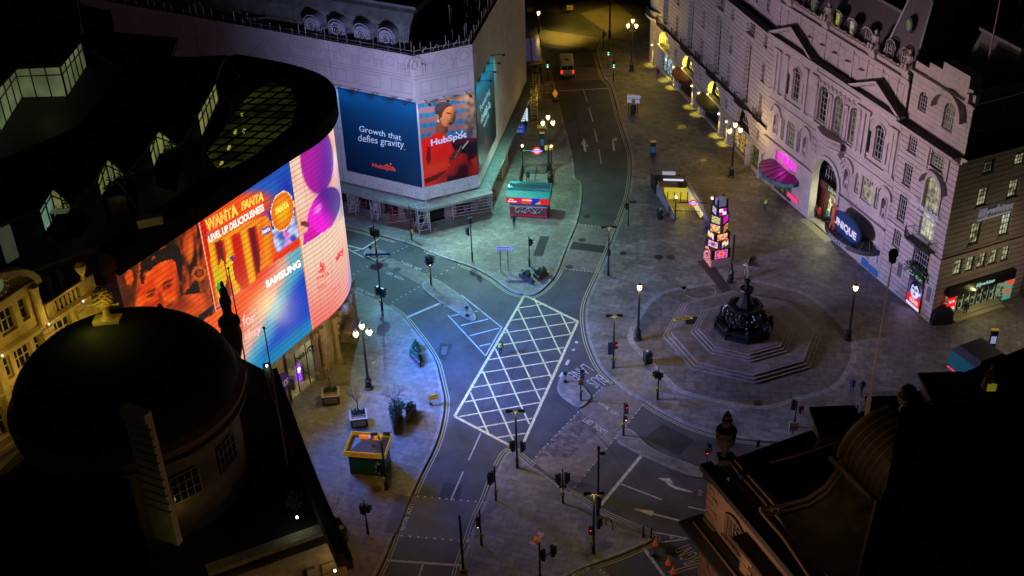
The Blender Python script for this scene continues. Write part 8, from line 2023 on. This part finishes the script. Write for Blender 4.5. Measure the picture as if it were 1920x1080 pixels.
def sq_planter(label, p0, p1, grp='square planters before the giant screen', tree=None):
    o, L = local_frame('planter', label, 'planter', p0, p1, .12, grp); D_ = L * .95; h = .85
    mb = MB(); mb.box(0, L, 0, D_, 0, h); mb.build('planter_box', M_pl, o); mb = MB(); mb.box(.15, L - .15, -.03, 0, .12, h - .15); mb.build('front_panel', M_pw, o)
    mb = MB()
    for q in ((-.06, L + .06, -.06, .1), (-.06, L + .06, D_ - .1, D_ + .06), (-.06, .1, .1, D_ - .1), (L - .1, L + .06, .1, D_ - .1)): mb.box(*q, h, h + .06)
    mb.build('rim', M_rim, o); mb = MB(); mb.box(.15, L - .15, .12, .4, h + .01, h + .08); mb.box(.15, L - .15, .5, .62, h + .01, h + .08); mb.build('seat_slats', mat('seat_wood', (.2, .14, .08), .6), o)
    mb = MB(); leaves(mb, .15, L - .15, .65, D_ - .15, h, 170, .35); mb.build('foliage', mat('planter_leaves', (.03, .07, .03), .6), o)
    if tree: q = o.matrix_basis @ Vector((L / 2, D_ * .7, h)) ; bare_tree('bare_tree', tree, 'tree', q, 3.2, .5, len(label), 'leafless saplings in planters')
sq_planter('brown lit square planter nearest the shop window', (606, 760), (637, 757), tree='faint leafless sapling in the planter nearest the shop window')
sq_planter('blue lit square planter behind the hot dog kiosk', (659, 803), (690, 799), tree='leafless sapling in the blue lit square planter')
def tri_planter(label, pts, plants=120, h=.7, grp='triangular planters'):
    c = G(*pts[0], .12); o = empty('planter', label, 'planter', c, 0, grp); q = [(G(x, y, .12 + h) - c).to_2d() for x, y in pts]
    cx, cy = sum(p.x for p in q) / 3, sum(p.y for p in q) / 3; inn = [(p.x + (cx - p.x) * .12, p.y + (cy - p.y) * .12) for p in q]; out = [(p.x, p.y) for p in q]
    if (out[1][0] - out[0][0]) * (out[2][1] - out[0][1]) - (out[1][1] - out[0][1]) * (out[2][0] - out[0][0]) < 0: out.reverse(); inn.reverse()
    mb = MB(); mb.prism(out, 0, h - .02); mb.build('planter_box', mat('planter_brown', (.09, .06, .05), .6, var=.3, vs=3), o)
    mb = MB(); mb.add([(*p, h) for p in out] + [(*p, h) for p in inn], [(i, (i + 1) % 3, (i + 1) % 3 + 3, i + 3) for i in range(3)]); mb.build('rim', M_rim, o)
    mb = MB()
    for i in range(plants):
        a, b = random.random(), random.random(); a, b = (1 - a, 1 - b) if a + b > 1 else (a, b); x = inn[0][0] + (inn[1][0] - inn[0][0]) * a + (inn[2][0] - inn[0][0]) * b; y = inn[0][1] + (inn[1][1] - inn[0][1]) * a + (inn[2][1] - inn[0][1]) * b
        leaves(mb, x - .05, x + .05, y - .05, y + .05, h - .05, 3, .5)
    mb.build('foliage', mat('planter_green', (.035, .10, .045), .6), o)
zp = lambda *p: Z(480, 620, 4.5, p)
tri_planter('small triangular planter at the top of the pair by the road bend', zp((1345, 90), (1308, 160), (1388, 152)), 70, .5)
tri_planter('long triangular planter at the bottom of the pair by the road bend', zp((1292, 180), (1368, 160), (1380, 270)), 110, .6)
tri_planter('long triangular planter with dense green bushes and a bare tree', zp((1120, 660), (1230, 655), (1158, 812)), 200, .9)
tri_planter('shorter triangular planter to the right of the bushy one', zp((1268, 640), (1348, 606), (1262, 722)), 90, .9)
tri_planter('left triangular planter at the pavement tip above the yellow box', Z(960, 360, 3, [(38, 455), (100, 455), (112, 498)]), 90, .5)
tri_planter('right triangular planter at the pavement tip above the yellow box', Z(960, 360, 3, [(118, 455), (195, 428), (150, 480)]), 90, .5)
shrub('planter_shrub', 'tall dense green shrub in the bushy triangular planter', 'shrub', G(745, 772, .9), .75, 1.5, 420, MATS['planter_green'])
bare_tree('bare_tree', 'brown leafless tree rising from the bushy triangular planter', 'tree', G(741, 775, .9), 3.4, .8, 5, 'leafless saplings in planters')
bare_tree('bare_tree', 'leafless dark tree beside the parapet at the lower left pavement', 'tree', G(624, 990, .12), 4.2, .7, 9)
o = empty('planter', 'round brown planter half hidden by the lower left parapet', 'planter', G(640, 1015, .12)); mb = MB(); mb.lathe([(.5, 0), (.75, .8), (.75, .9), (.6, .9)], 14); mb.build('planter_tub', mat('brown_tub', (.12, .08, .05), .6), o); mb = MB(); leaves(mb, -.5, .5, -.5, .5, .85, 220, .45); mb.build('foliage', MATS['planter_green'], o)
# bins
def bin_(label, px, py, m, top=None, r=.36, h=1.1, boxy=False, grp='litter bins'):
    o = empty('litter_bin', label, 'litter bin', G(px, py, .12), R(20), grp); mb = MB()
    if boxy: mb.box(-.35, .35, -.3, .3, 0, h); mb.box(-.38, .38, -.33, .33, h, h + .08)
    else: mb.lathe([(r * .9, 0), (r, .1), (r, h), (r * .8, h + .15), (r * .3, h + .22)], 12)
    mb.build('bin_body', m, o)
    if top: mb = MB(); mb.ball((0, -.05, h + .2), .2, 8, sz=.7); mb.ball((.15, -.3, h * .6), .12, 6); mb.build('overflowing_bags', top, o)
M_bin = mat('bin_black', (.015, .015, .018), .4)
bin_('litter bin with multicoloured bags piled on it on the fountain paving', 1214, 679, M_bin, mat('bag_colours', (.15, .4, .45), .4, var=.8, vs=9), boxy=True)
bin_('round black bin with bags left of the plaza subway stair', 1238, 410, M_bin, mat('bag_pale', (.25, .4, .4), .4, var=.5, vs=8))
bin_('black bin beside the direction sign on the far plaza', 1187, 213, M_bin)
bin_('bin at the right side of the subway stair by the souvenir kiosk', 1032, 345, M_bin)
o = empty('rubbish_heap', 'black covered heap against the corner of the sports shop', 'rubbish', G(1763, 606, .12)); mb = MB(); mb.loft([[(-1, -.4, 0), (1.1, -.3, 0), (1.2, .8, 0), (-.9, .9, 0)], [(-.9, -.35, 1.2), (1.0, -.3, 1.4), (1.1, .7, 1.5), (-.8, .8, 1.3)], [(-.5, 0, 1.7), (.6, 0, 1.9), (.7, .5, 1.9), (-.4, .5, 1.8)]]); mb.build('cover', M_bin, o)
# signs on posts
def dir_sign(name, label, pa, pb, ty, w, h, m, lines, mt=None, grp=None, posts=True, arrow=True):
    o, L = local_frame(name, label, 'sign', pa, pb, .12, grp); b = G(*pa, .12); H_ = hgt(b.x, b.y, ty) - .12; x0 = (L - w) / 2
    mb = MB()
    if posts:
        for x in (0, L) if L > .3 else (0,): mb.tube((x, 0, 0), (x, 0, H_), .045, n=6)
        mb.build('post', M_black, o)
    mb = MB(); z0 = H_ - h; pts = [(x0, z0), (x0 + w, z0), (x0 + w + (h * .45 if arrow else 0), z0 + h / 2), (x0 + w, H_), (x0, H_)]
    mb.loft([[(x, y, z) for x, z in pts] for y in (-.08, -.05)]); s = mb.build('sign_plate', m, o)
    mb = MB()
    for i, t in enumerate(lines): zz_ = z0 + h * (len(lines) - 1 - i + .22) / len(lines); ptext(mb, t, (x0 + w * .06, -.09, zz_), (x0 + w * .9, -.09, zz_), (x0 + w * .06, -.09, zz_ + h * .55 / len(lines)), bold=.01)
    if lines: mb.build('sign_lettering', mt or mat('sign_ink', (.02, .02, .05), .5), s)
    return o, H_
M_sw = mat('sign_white_face', (.6, .62, .75), .4, emit=(.5, .55, .8), es=.16)
dir_sign('direction_sign', 'white arrow-shaped direction sign on two posts on the central pavement', (939, 508), (953, 508), 461, 1.55, .6, M_sw, ['Regent Street', 'Oxford Circus'])
o, H_ = dir_sign('direction_sign', 'white arrow-shaped direction sign above two yellow notices on the far plaza', (1178, 216), (1195, 217), 177, 1.6, .55, M_sw, ['Piccadilly', 'Leicester Square'])
for x in (.1, 1.15): mb = MB(); mb.box(x - .3, x + .3, -.1, -.06, H_ - 1.15, H_ - .65); mb.box(x - .3, x + .3, -.1, -.06, H_ - .65, H_ - .6, 1); mb.build('notice', [M_sw, mat('notice_yellow', (.6, .5, .05), .4)], o)
M_ys = mat('yellow_board', (.6, .42, .04), .4, emit=(.8, .5, .03), es=.16)
dir_sign('notice_sign', 'yellow arrow notice on a thin pole beside the two-lantern lamp', (1016, 281), (1017, 281), 234, 1.1, .42, M_ys, ['DIVERSION'], arrow=False)
dir_sign('notice_sign', 'square yellow notice on the two-lantern lamp post', (1029, 318), (1029.6, 318), 272, .95, .65, M_ys, [], arrow=False, posts=False)
dir_sign('notice_sign', 'yellow notice board at the far junction crossing the street', (1068, 24), (1069, 24), 10, 1.0, .7, M_ys, ['DIVERSION'], arrow=False)
dir_sign('notice_sign', 'dim yellow notice on a post at the top left street corner', (994, 30), (995, 30), 14, .95, .7, mat('dim_yellow_board', (.35, .22, .03), .5), [], arrow=False)
dir_sign('change_sign', 'blue lettered banner under the curved glass shelter', (951, 257), (975, 258), 232, 3.0, 1.2, mat('banner_blue', (.02, .05, .35), .4, emit=(.03, .1, .7), es=.3), ['BUREAU', 'DE CHANGE'], mat('banner_pale', (.5, .6, .9), .5, emit=(.5, .6, 1), es=.3), arrow=False)
# wayfinding monoliths
def monolith(label, px, py, h=2.3, m2=None):
    o = empty('wayfinding_totem', label, 'totem', G(px, py, .12), R(-6), 'wayfinding totems'); mb = MB(); mb.box(-.32, .32, -.12, .12, 0, h); mb.build('panel', mat('totem_navy', (.015, .025, .05), .25), o)
    mb = MB(); mb.box(-.33, .33, -.13, .13, h, h + .14); mb.build('yellow_cap', mat('totem_yellow', (.65, .45, .02), .4, emit=(.8, .5, .02), es=.15), o); mb = MB(); mb.box(-.24, .24, -.14, -.122, h * .35, h * .72); mb.build('map_panel', m2 or mat('totem_map', (.03, .1, .16), .3, emit=(.05, .15, .25), es=.2), o)
monolith('dark wayfinding totem with a yellow top standing alone on the plaza', 1224, 295, 2.1); monolith('wayfinding totem with a yellow top on the teal lit pavement', 1017, 285, 2.6); monolith('wayfinding totem with a white map beyond the teal kiosk', 1858, 655, 2.2, mat('totem_white', (.5, .5, .6), .3, emit=(.5, .55, .8), es=.4))
# white street sign with a red stripe at the right, orange roadworks sign, yellow works sign
o = empty('noticeboard', 'white notice with a red stripe at the foot of a signal pole', 'sign', G(1486, 815, .12)); mb = MB(); mb.box(-.38, .38, -.04, .04, .4, 1.35); mb.build('panel', mat('notice_white', (.55, .5, .5), .5), o); mb = MB(); mb.box(-.38, .38, -.06, -.045, .72, .86); mb.build('red_stripe', mat('notice_red', (.4, .02, .02), .5), o)
mb = MB(); mb.box(-.04, .04, .05, .12, 0, 1.5); mb.build('post', M_black, o)
o = empty('roadworks_sign', 'orange diamond roadworks sign at the kerb near the van', 'sign', G(1041, 190, .12)); mb = MB(); mb.loft([[(0, y, .5), (.38, y, 1.15), (0, y, 1.8), (-.38, y, 1.15)] for y in (-.03, .03)]); mb.build('diamond_plate', mat('orange_reflector', (.8, .35, .03), .4, emit=(1, .4, .02), es=.35), o); mb = MB(); mb.box(-.45, .45, -.3, .3, 0, .12); mb.tube((0, 0, .1), (0, 0, .5), .04); mb.build('sign_foot', M_black, o)
o = empty('works_sign', 'yellow road sign in a folding frame on the blue lit pavement edge', 'sign', G(813, 756, .12), R(25)); mb = MB(); mb.box(-.48, .48, -.06, -.02, .45, 1.0); mb.build('sign_plate', mat('works_yellow', (.7, .38, .03), .4, emit=(1, .5, .04), es=.18), o)
mb = MB()
for x in (-.42, .42): mb.tube((x, -.1, 0), (x, .02, 1.35), .025, n=4); mb.tube((x, .55, 0), (x, .02, 1.35), .025, n=4)
mb.tube((-.42, .02, 1.35), (.42, .02, 1.35), .025, n=4); mb.build('folding_frame', M_steel, o); mb = MB(); mb.ball((-.35, -.2, .2), .18, 7, sz=.6); mb.build('sandbag', M_black, o); mb = MB(); ptext(mb, 'DIVERTED', (-.4, -.07, .75), (.4, -.07, .75), (-.4, -.07, .9)); ptext(mb, 'TRAFFIC', (-.35, -.07, .52), (.35, -.07, .52), (-.35, -.07, .67)); mb.build('sign_lettering', M_black, o)
# bus shelter with curved glass and ad screen
o, L = local_frame('bus_shelter', 'curved glass-roofed bus shelter beside the wrapped building', 'bus shelter', (950, 246), (973, 246)); 
mb = MB(); Lg = 12; n = 8
arcp = [(-.4 + (L + .8) * i / n, 2.5 + .5 * math.sin(math.pi * i / n)) for i in range(n + 1)]
mb.loft([[(x, y, z) for x, z in arcp] for y in (0, Lg)], 0, caps=False, closed=False); mb.build('glass_roof', mat('frosted_roof', (.15, .2, .16), .35, emit=(.3, .42, .3), es=.14), o)
mb = MB()
for k in range(4):
    y = Lg * k / 3; mb.path([(x, y, z + .03) for x, z in arcp], .06, 5); mb.tube((0, y, 0), (0, y, 2.6), .06); mb.tube((L, y, 0), (L, y, 2.6), .06)
mb.build('shelter_frame', mat('shelter_dark', (.03, .03, .02), .5), o)
mb = MB(); mb.box(L - .1, L + 1.1, 1.5, 1.62, .7, 2.5); mb.build('lit_panel', glow('shelter_panel', (.65, .85, .95), .9), o); mb = MB(); 
for k in range(6): mb.box(L + .05, L + .9, 1.47, 1.49, .9 + k * .25, .98 + k * .25)
mb.build('panel_text', mat('panel_ink', (.1, .15, .2), .5), o); lamp('shelter_light', (L * .6, 5, 1.9), 24, (1, .75, .3), o); lamp('shelter_light', (L + 1.5, 11, 2.4), 36, (1, .6, .08), o)
# entrance stair roof further back (dark blue glass) and buff scaffold column
o = empty('stair_canopy', 'dark canopy with violet glass panels beside the top of the wrapped building', 'canopy', G(985, 150, 0)); mb = MB(); mb.box(-1.6, 2.3, -2, 9, 3.0, 3.2)
for x in (-1.5, 2.2):
    for y in (-1.9, 3.5, 8.9): mb.box(x - .06, x + .06, y - .06, y + .06, 0, 3.0)
mb.build('canopy_frame', M_black, o); mb = MB()
for k in range(3): mb.box(-1.2 + k * 1.15, -.3 + k * 1.15, -1, 7.5, 3.2, 3.23)
mb.build('canopy_glass', mat('violet_glass', (.04, .035, .08), .2, emit=(.15, .12, .35), es=.16, var=.5, vs=1), o)
tower('scaffold_tower', 'tall yellow lit scaffold column near the van', 1006, 195, .9, 3.6, 5.2, 0, (mat('yellow_lit_tube', (.5, .4, .1), .5), M_steel), 2.2)
tower('scaffold_tower', 'yellow lit scaffold column beside the bus shelter', 1002, 222, .8, 1.6, 4.6, 0, (MATS['yellow_lit_tube'], M_steel), 2.2)
lamp('scaffold_light', G(1012, 185, 3.5), 60, (1, .65, .08), bpy.data.objects['scaffold_tower']).parent = None
tower('scaffold_tower', 'dark low scaffold tangle on the pavement opposite the van', 1028, 180, 1.2, 1.4, 1.8, 0, (M_black, MATS['yellow_lit_tube']), 1.6)
# van
vb = G(1064, 149, 0); vt = G(1060, 118, 0); va = math.atan2(vt.y - vb.y, vt.x - vb.x) - math.pi / 2
o = empty('white_van', 'white van with red tail lamps driving away on the far road', 'van', vb, va)
mb = MB(); mb.loft([[(-.95, 0, .45), (.95, 0, .45), (.95, 5.0, .45), (-.95, 5.0, .45)], [(-.97, 0, 1.1), (.97, 0, 1.1), (.97, 5.05, 1.0), (-.97, 5.05, 1.0)], [(-.9, .05, 2.25), (.9, .05, 2.25), (.9, 3.9, 2.25), (-.9, 3.9, 2.25)], [(-.75, .15, 2.35), (.75, .15, 2.35), (.75, 3.7, 2.35), (-.75, 3.7, 2.35)]]); mb.build('body', mat('van_white', (.5, .47, .42), .3, coat=.5, var=.08), o)
for sx in (-1, 1):
    mb = MB(); mb.box(sx * .8 - .1, sx * .8 + .1, -.04, .0, .9, 1.35); mb.build('tail_lamp', glow('tail_red', (1, .02, .01), 3), o)
    mb = MB(); mb.box(sx * 1.0 - .05 + sx * .1, sx * 1.0 + .05 + sx * .12, 4.0, 4.2, 1.3, 1.6); mb.build('mirror', M_black, o)
    for y in (.9, 4.1):
        mb = MB(); mb.loft([[(sx * .85 + dx, y + .34 * math.cos(k * .524), .34 + .34 * math.sin(k * .524)) for k in range(12)] for dx in (-.1, .1)]); w = mb.build('wheel', mat('tyre', (.02, .02, .02), .8), o)
    mb = MB(); mb.box(sx * .42 - .34, sx * .42 + .34, -.035, .02, 1.45, 2.0); mb.build('rear_window', M_glass, o)
mb = MB(); mb.box(-.98, .98, -.12, .0, .42, .62); mb.build('bumper', M_black, o); mb = MB(); mb.box(-.01, .01, -.03, 0, .65, 2.15); mb.build('door_seam', M_black, o); mb = MB(); mb.box(-.26, .26, -.135, -.12, .47, .58); mb.build('number_plate', mat('plate_yellow', (.5, .4, .05), .5), o)
mb = MB(); mb.box(-.2, .15, 1.4, 1.7, 2.35, 2.42); mb.box(.1, .35, 1.0, 1.2, 2.35, 2.4); mb.build('roof_vent', M_black, o)
# dark car at the top of the picture
def car(name, label, px, py, ang, m, tail=False):
    o = empty(name, label, 'car', G(px, py, 0), ang); mb = MB()
    mb.loft([[(-.85, 0, .35), (.85, 0, .35), (.85, 4.3, .35), (-.85, 4.3, .35)], [(-.88, -.05, .75), (.88, -.05, .75), (.88, 4.35, .7), (-.88, 4.35, .7)], [(-.82, .1, .95), (.82, .1, .95), (.82, 4.1, .9), (-.82, 4.1, .9)]]); mb.build('body', m, o)
    mb = MB(); mb.loft([[(-.78, .5, .94), (.78, .5, .94), (.78, 3.2, .94), (-.78, 3.2, .94)], [(-.62, 1.0, 1.42), (.62, 1.0, 1.42), (.62, 2.5, 1.42), (-.62, 2.5, 1.42)]]); mb.build('cabin_glass', M_glass, o)
    for sx in (-1, 1):
        for y in (.8, 3.5): mb = MB(); mb.loft([[(sx * .78 + dx, y + .32 * math.cos(k * .524), .32 + .32 * math.sin(k * .524)) for k in range(12)] for dx in (-.1, .1)]); mb.build('wheel', MATS['tyre'], o)
        mb = MB(); mb.box(sx * .68 - .12, sx * .68 + .12, -.08, -.02, .6, .75); mb.build('tail_lamp', MATS['tail_red'] if tail else M_black, o)
car('parked_car', 'dark car with one red lamp at the very top of the picture', 1082, 4, .2, mat('car_dark', (.02, .02, .03), .25, coat=.6), True)
# cones, barrier, bicycles
def cone(label, px, py):
    o = empty('traffic_cone', label, 'traffic cone', G(px, py, 0), 0, 'traffic cones at the roadworks'); mb = MB(); mb.box(-.2, .2, -.2, .2, 0, .04); mb.lathe([(.16, .04), (.11, .3)], 10); mb.lathe([(.08, .45), (.03, .78)], 10); mb.build('cone_body', mat('cone_orange', (.8, .08, .01), .5, emit=(.8, .08, .01), es=.12), o)
    mb = MB(); mb.lathe([(.11, .3), (.08, .45)], 10); mb.build('reflective_band', mat('cone_white', (.7, .7, .7), .4), o)
cone('orange cone at the pointed kerb end', 1229, 1021); cone('upper orange cone of the pair by the REGENT lettering', 1253, 1057); cone('lower orange cone of the pair nearest the bottom edge', 1262, 1073)
o = empty('toppled_stand', 'toppled dark stand lying between the cones', 'stand', G(1226, 1044, 0)); mb = MB(); 
for k in range(5): a = k * 1.3; mb.tube((0, 0, .15), (.5 * math.cos(a), .4 * math.sin(a), .05 + .2 * (k % 2)), .05, n=5)
mb.ball((0, 0, .18), .2, 7); mb.build('stand_frame', M_black, o)
o = empty('shadow_panel', 'dark flat frame propped between the cones and the REGENT lettering', 'barrier', G(1248, 1033, 0)); mb = MB(); mb.loft([[(-.1, -.25, .02), (.6, -.4, .02), (.8, .1, .02), (.2, .3, .02)], [(-.1, -.25, .08), (.6, -.4, .08), (.8, .1, .2), (.2, .3, .2)]]); mb.build('panel', mat('shadow_black', (.02, .02, .025), .7), o)  # dark panel put where only a small shadow lies
for lb, x, y, c in (('bollard post beside the two-lane arrow at the kerb point', 1206, 1006, M_black), ('short dark bollard at the pointed kerb end', 1221, 1008, M_black)):
    o = empty('kerb_bollard', lb, 'bollard', G(x, y, .12), 0, 'bollards at the kerb point'); mb = MB(); mb.lathe([(.12, 0), (.08, .15), (.07, .9), (.1, 1.0), (.03, 1.1)], 8); mb.build('post', c, o)
o = empty('hoop_barrier', 'black curved hoop leaning by the camera mast', 'barrier', G(1136, 985, .12), R(-50)); mb = MB(); mb.path([(0, 0, 0), (0, 0, .8), (.25, 0, 1.05), (.6, 0, .9), (.75, 0, .4), (.7, 0, 0)], .04, 6); mb.build('hoop', M_black, o)
pm = MB(); pd_ = [G(x, y, .134) for x, y in Z(960, 720, 3, [(95, 895), (150, 828), (185, 840), (128, 908)])]; pm.poly(pd_); struct('pavement_decal', pm, mat('decal_white', (.5, .4, .35), .6))
pm = MB(); pd_ = [G(x, y, .138) for x, y in Z(960, 720, 3, [(102, 880), (135, 838), (172, 868), (140, 900)])]; pm.poly(pd_); struct('pavement_decal', pm, mat('decal_red', (.65, .04, .02), .6))
pm = MB(); ptext(pm, 'M', *[G(x, y, .142) for x, y in Z(960, 720, 3, [(118, 885), (155, 888), (128, 855)])], bold=.06); struct('pavement_decal', pm, mat('decal_yellow', (.7, .45, .03), .6))
for (x, y, w) in ((1278, 238, .6), (1319, 300, .4)): pm = MB(); q = G(x, y, .134); pm.poly([(q.x - w, q.y - w, .134), (q.x + w, q.y - w * .7, .134), (q.x + w * .8, q.y + w, .134), (q.x - w * .7, q.y + w * .8, .134)]); struct('paving_patch', pm, mat('ochre_glow_patch', (.5, .4, .1), .6, emit=(.7, .5, .05), es=.12))  # ochre glow put into these paving patches
# ground light thrown by the projector onto the pavement left of the lamp
lamp('shop_gobo', G(724, 679, .12) + Vector((-1.2, 0, .5)), 7, (1, .75, .12), bpy.data.objects['screen_building'], 'SPOT', .03, spot=60).parent = None
# ================================================================== PEOPLE
def person(label, px, py, face=-90, shirt=(.05, .05, .06), legs=(.02, .02, .03), skin=(.25, .14, .1), hair=(.02, .015, .01), pose='walk', h=1.74, coat=False, vest=None, bag=False, grp='people around the junction', z=.12):
    o = empty('person', label, 'person', G(px, py, z), R(face + 90), grp); s = h / 1.74
    st = {'walk': (.26, -.26, .2), 'stand': (.03, -.03, .03), 'wide': (.06, -.04, .1)}[pose]
    V = [(0, 0, .96), (0, 0, 1.2), (0, -.01, 1.4), (0, -.02, 1.5), (0, -.04, 1.6), (0, -.03, 1.7)]
    Eg = [(0, 1), (1, 2), (2, 3), (3, 4), (4, 5)]; Rr = [.145, .13, .15, .055, .085, .06]
    for sx, sw in ((-1, st[0]), (1, st[1])):
        k = len(V); kn = (-abs(sw) * .35 - .03); V += [(sx * .1, 0, .88), (sx * .11, -sw * .55 - .03, .5), (sx * .11, -sw * 1.0 + .02, .1), (sx * .12, -sw * 1.0 - .13, .045)]; Rr += [.095, .065, .045, .045]; Eg += [(0, k), (k, k + 1), (k + 1, k + 2), (k + 2, k + 3)]
        k = len(V); aw = -sw * .8; V += [(sx * .19, 0, 1.4), (sx * .24, .02 - aw * .3, 1.14), (sx * .24, -.06 - aw * .7, .92), (sx * .24, -.08 - aw * .8, .84)]; Rr += [.065, .05, .036, (.035, .02)]; Eg += [(2, k), (k, k + 1), (k + 1, k + 2), (k + 2, k + 3)]
    V = [(x * s, y * s, z_ * s) for x, y, z_ in V]; Rr = [(r * s, r * s) if not isinstance(r, tuple) else (r[0] * s, r[1] * s) for r in Rr]
    top_z = (.62 if coat else .93) * s
    def mf(c):
        if c.z > 1.52 * s: return 3 if (c.z > 1.66 * s or (c.y > .0 and c.z > 1.55 * s)) else 2
        if c.z < .09 * s: return 4
        if abs(c.x) > .2 * s and c.z < .93 * s: return 2
        if c.z > top_z: return 0
        return 1
    ms = [mat('cloth_%d_%d_%d' % tuple(int(v * 100) for v in shirt), shirt, .8), mat('cloth_%d_%d_%d' % tuple(int(v * 100) for v in legs), legs, .8), mat('skin_%d' % int(skin[0] * 100), skin, .6), mat('hair_%d' % int(hair[0] * 100), hair, .7), mat('shoe_dark', (.03, .03, .03), .5)]
    body = skin_body('body', V, Eg, Rr, ms, o, 1, mf)
    fg_ = MB()
    for sx, sw in ((-1, st[0]), (1, st[1])):
        hx, hy, hz = sx * .24 * s, (-.08 + sw * .8 * .8) * s, .84 * s
        for k, l in enumerate((.07, .08, .075, .06)): fg_.path([(hx, hy + (.03 - .02 * k) * s, hz), (hx - sx * .008, hy + (.03 - .02 * k) * s, hz - l * .55 * s), (hx - sx * .025, hy + (.028 - .02 * k) * s, hz - l * s)], .009 * s, 5)
        fg_.path([(hx, hy - .035 * s, hz + .03), (hx - sx * .02, hy - .06 * s, hz - .01)], .01 * s, 5)
    fg_.build('fingers', ms[2], body)
    fc = MB(); fc.ball((0, -.13 * s, 1.615 * s), .018 * s, 5)
    for sx in (-1, 1): fc.ball((sx * .1 * s, -.035 * s, 1.61 * s), .022 * s, 5, sz=1.4)
    fc.build('face_features', ms[2], body)
    ey = MB()
    for sx in (-1, 1): ey.ball((sx * .035 * s, -.115 * s, 1.64 * s), .012 * s, 5)
    ey.box(-.03 * s, .03 * s, -.128 * s, -.11 * s, 1.565 * s, 1.575 * s); ey.build('eyes_and_mouth', ms[4], body)
    if vest:
        v = MB(); v.lathe([(.19 * s, .98 * s), (.2 * s, 1.2 * s), (.21 * s, 1.36 * s), (.13 * s, 1.46 * s)], 12); v.v = [(x, y * .8, z_) for x, y, z_ in v.v]; v.build('vest', mat('hi_vis', (.45, .75, .03), .6, emit=(.4, .7, .02), es=.10), o)
        v = MB(); v.lathe([(.2 * s, 1.1 * s), (.205 * s, 1.16 * s)], 12); v.v = [(x * 1.02, y * .82, z_) for x, y, z_ in v.v]; v.build('reflective_band', mat('cone_white', (.7, .7, .7), .4), o)
    if bag: b = MB(); b.box(-.15, .15, .12, .28, 1.0, 1.4); b.build('backpack', mat('bag_dark', (.03, .03, .04), .7), o)
    return o
DK = (.025, .025, .035)
person('police officer in a yellow high-visibility vest walking before the theatre', 1434, 395, -60, DK, DK, vest=True)
person('figure in a yellow high-visibility vest crossing the yellow box junction', 939, 666, 100, DK, DK, vest=True, z=0)
person('lone dark figure walking by the amber piers of the terrace', 1233, 148, 60, DK, DK)
person('dark figure with pale shoes walking under the bus shelter', 986, 247, -80, (.03, .03, .06), DK, bag=True)
person('person in a bright orange coat on the teal lit pavement', 927, 377, -90, (.75, .12, .02), DK, coat=True)
person('dark figure standing in front of the graffiti kiosk', 964, 425, 100, (.02, .03, .06), DK, pose='walk')
person('dark figure climbing the subway stair behind the souvenir kiosk', 990, 343, -100, (.02, .04, .06), DK, bag=True)
person('figure under the scaffold gantry nearest the screen', 733, 402, -60, (.12, .03, .05), DK)
person('first of two figures beside the pink barrier frame', 763, 411, 120, DK, DK); person('second of two figures beside the pink barrier frame, in a dark red coat', 772, 417, -30, (.15, .02, .03), DK, coat=True)
person('person in a violet jacket beside the light tower', 1322, 440, 70, (.08, .06, .2), (.04, .04, .07))
person('left figure of the group in the theatre entrance, in black', 1528, 409, -60, DK, DK, pose='stand', z=.14)
person('figure in a red coat in the theatre entrance', 1535, 411, -90, (.4, .02, .02), DK, coat=True, pose='stand', z=.14)
person('figure in a teal coat in the theatre entrance', 1548, 416, -120, (.02, .2, .22), DK, coat=True, pose='stand', z=.14)
person('figure in yellow at the right of the theatre entrance', 1562, 424, -90, (.5, .4, .05), DK, pose='stand', z=.14)
person('dark figure with a shoulder bag before the lit shop doors', 1808, 592, -100, DK, DK, pose='stand', bag=True)
person('left walker of the pair at the lower edge of the plaza', 1596, 737, -110, (.03, .05, .14), (.03, .06, .2), coat=True); person('right walker of the pair at the lower edge of the plaza', 1614, 740, -80, (.03, .03, .05), DK, coat=True)
o = empty('roof_statue', 'weathered pale statue lit yellow on the near right roof edge by the teal kiosk', 'statue', G(1853, 728, 25)); mb = MB(); figure_statue(mb, 0, 0, 0, 1.7); mb.build('statue_body', mat('sandy_statue', (.3, .2, .12), .7), o); mb = MB(); mb.box(-.3, .2, -.55, -.45, .2, .7); mb.build('lit_drapery', mat('yellow_drape', (.5, .45, .05), .6, emit=(.6, .5, .03), es=.2), o)
# added spots make the amber light at the far junction; they have no lanterns
lamp('far_junction_light', G(1120, 40, 0) + Vector((0, 0, 8)), 1800, (1, .68, .07), bpy.data.objects['street_lamp'], 'SPOT', .1, spot=105, blend=.8).parent = None
lamp('far_junction_light', G(1055, 68, 0) + Vector((0, 0, 5)), 1500, (1, .68, .1), bpy.data.objects['street_lamp'], 'SPOT', .1, spot=100, blend=.8).parent = None
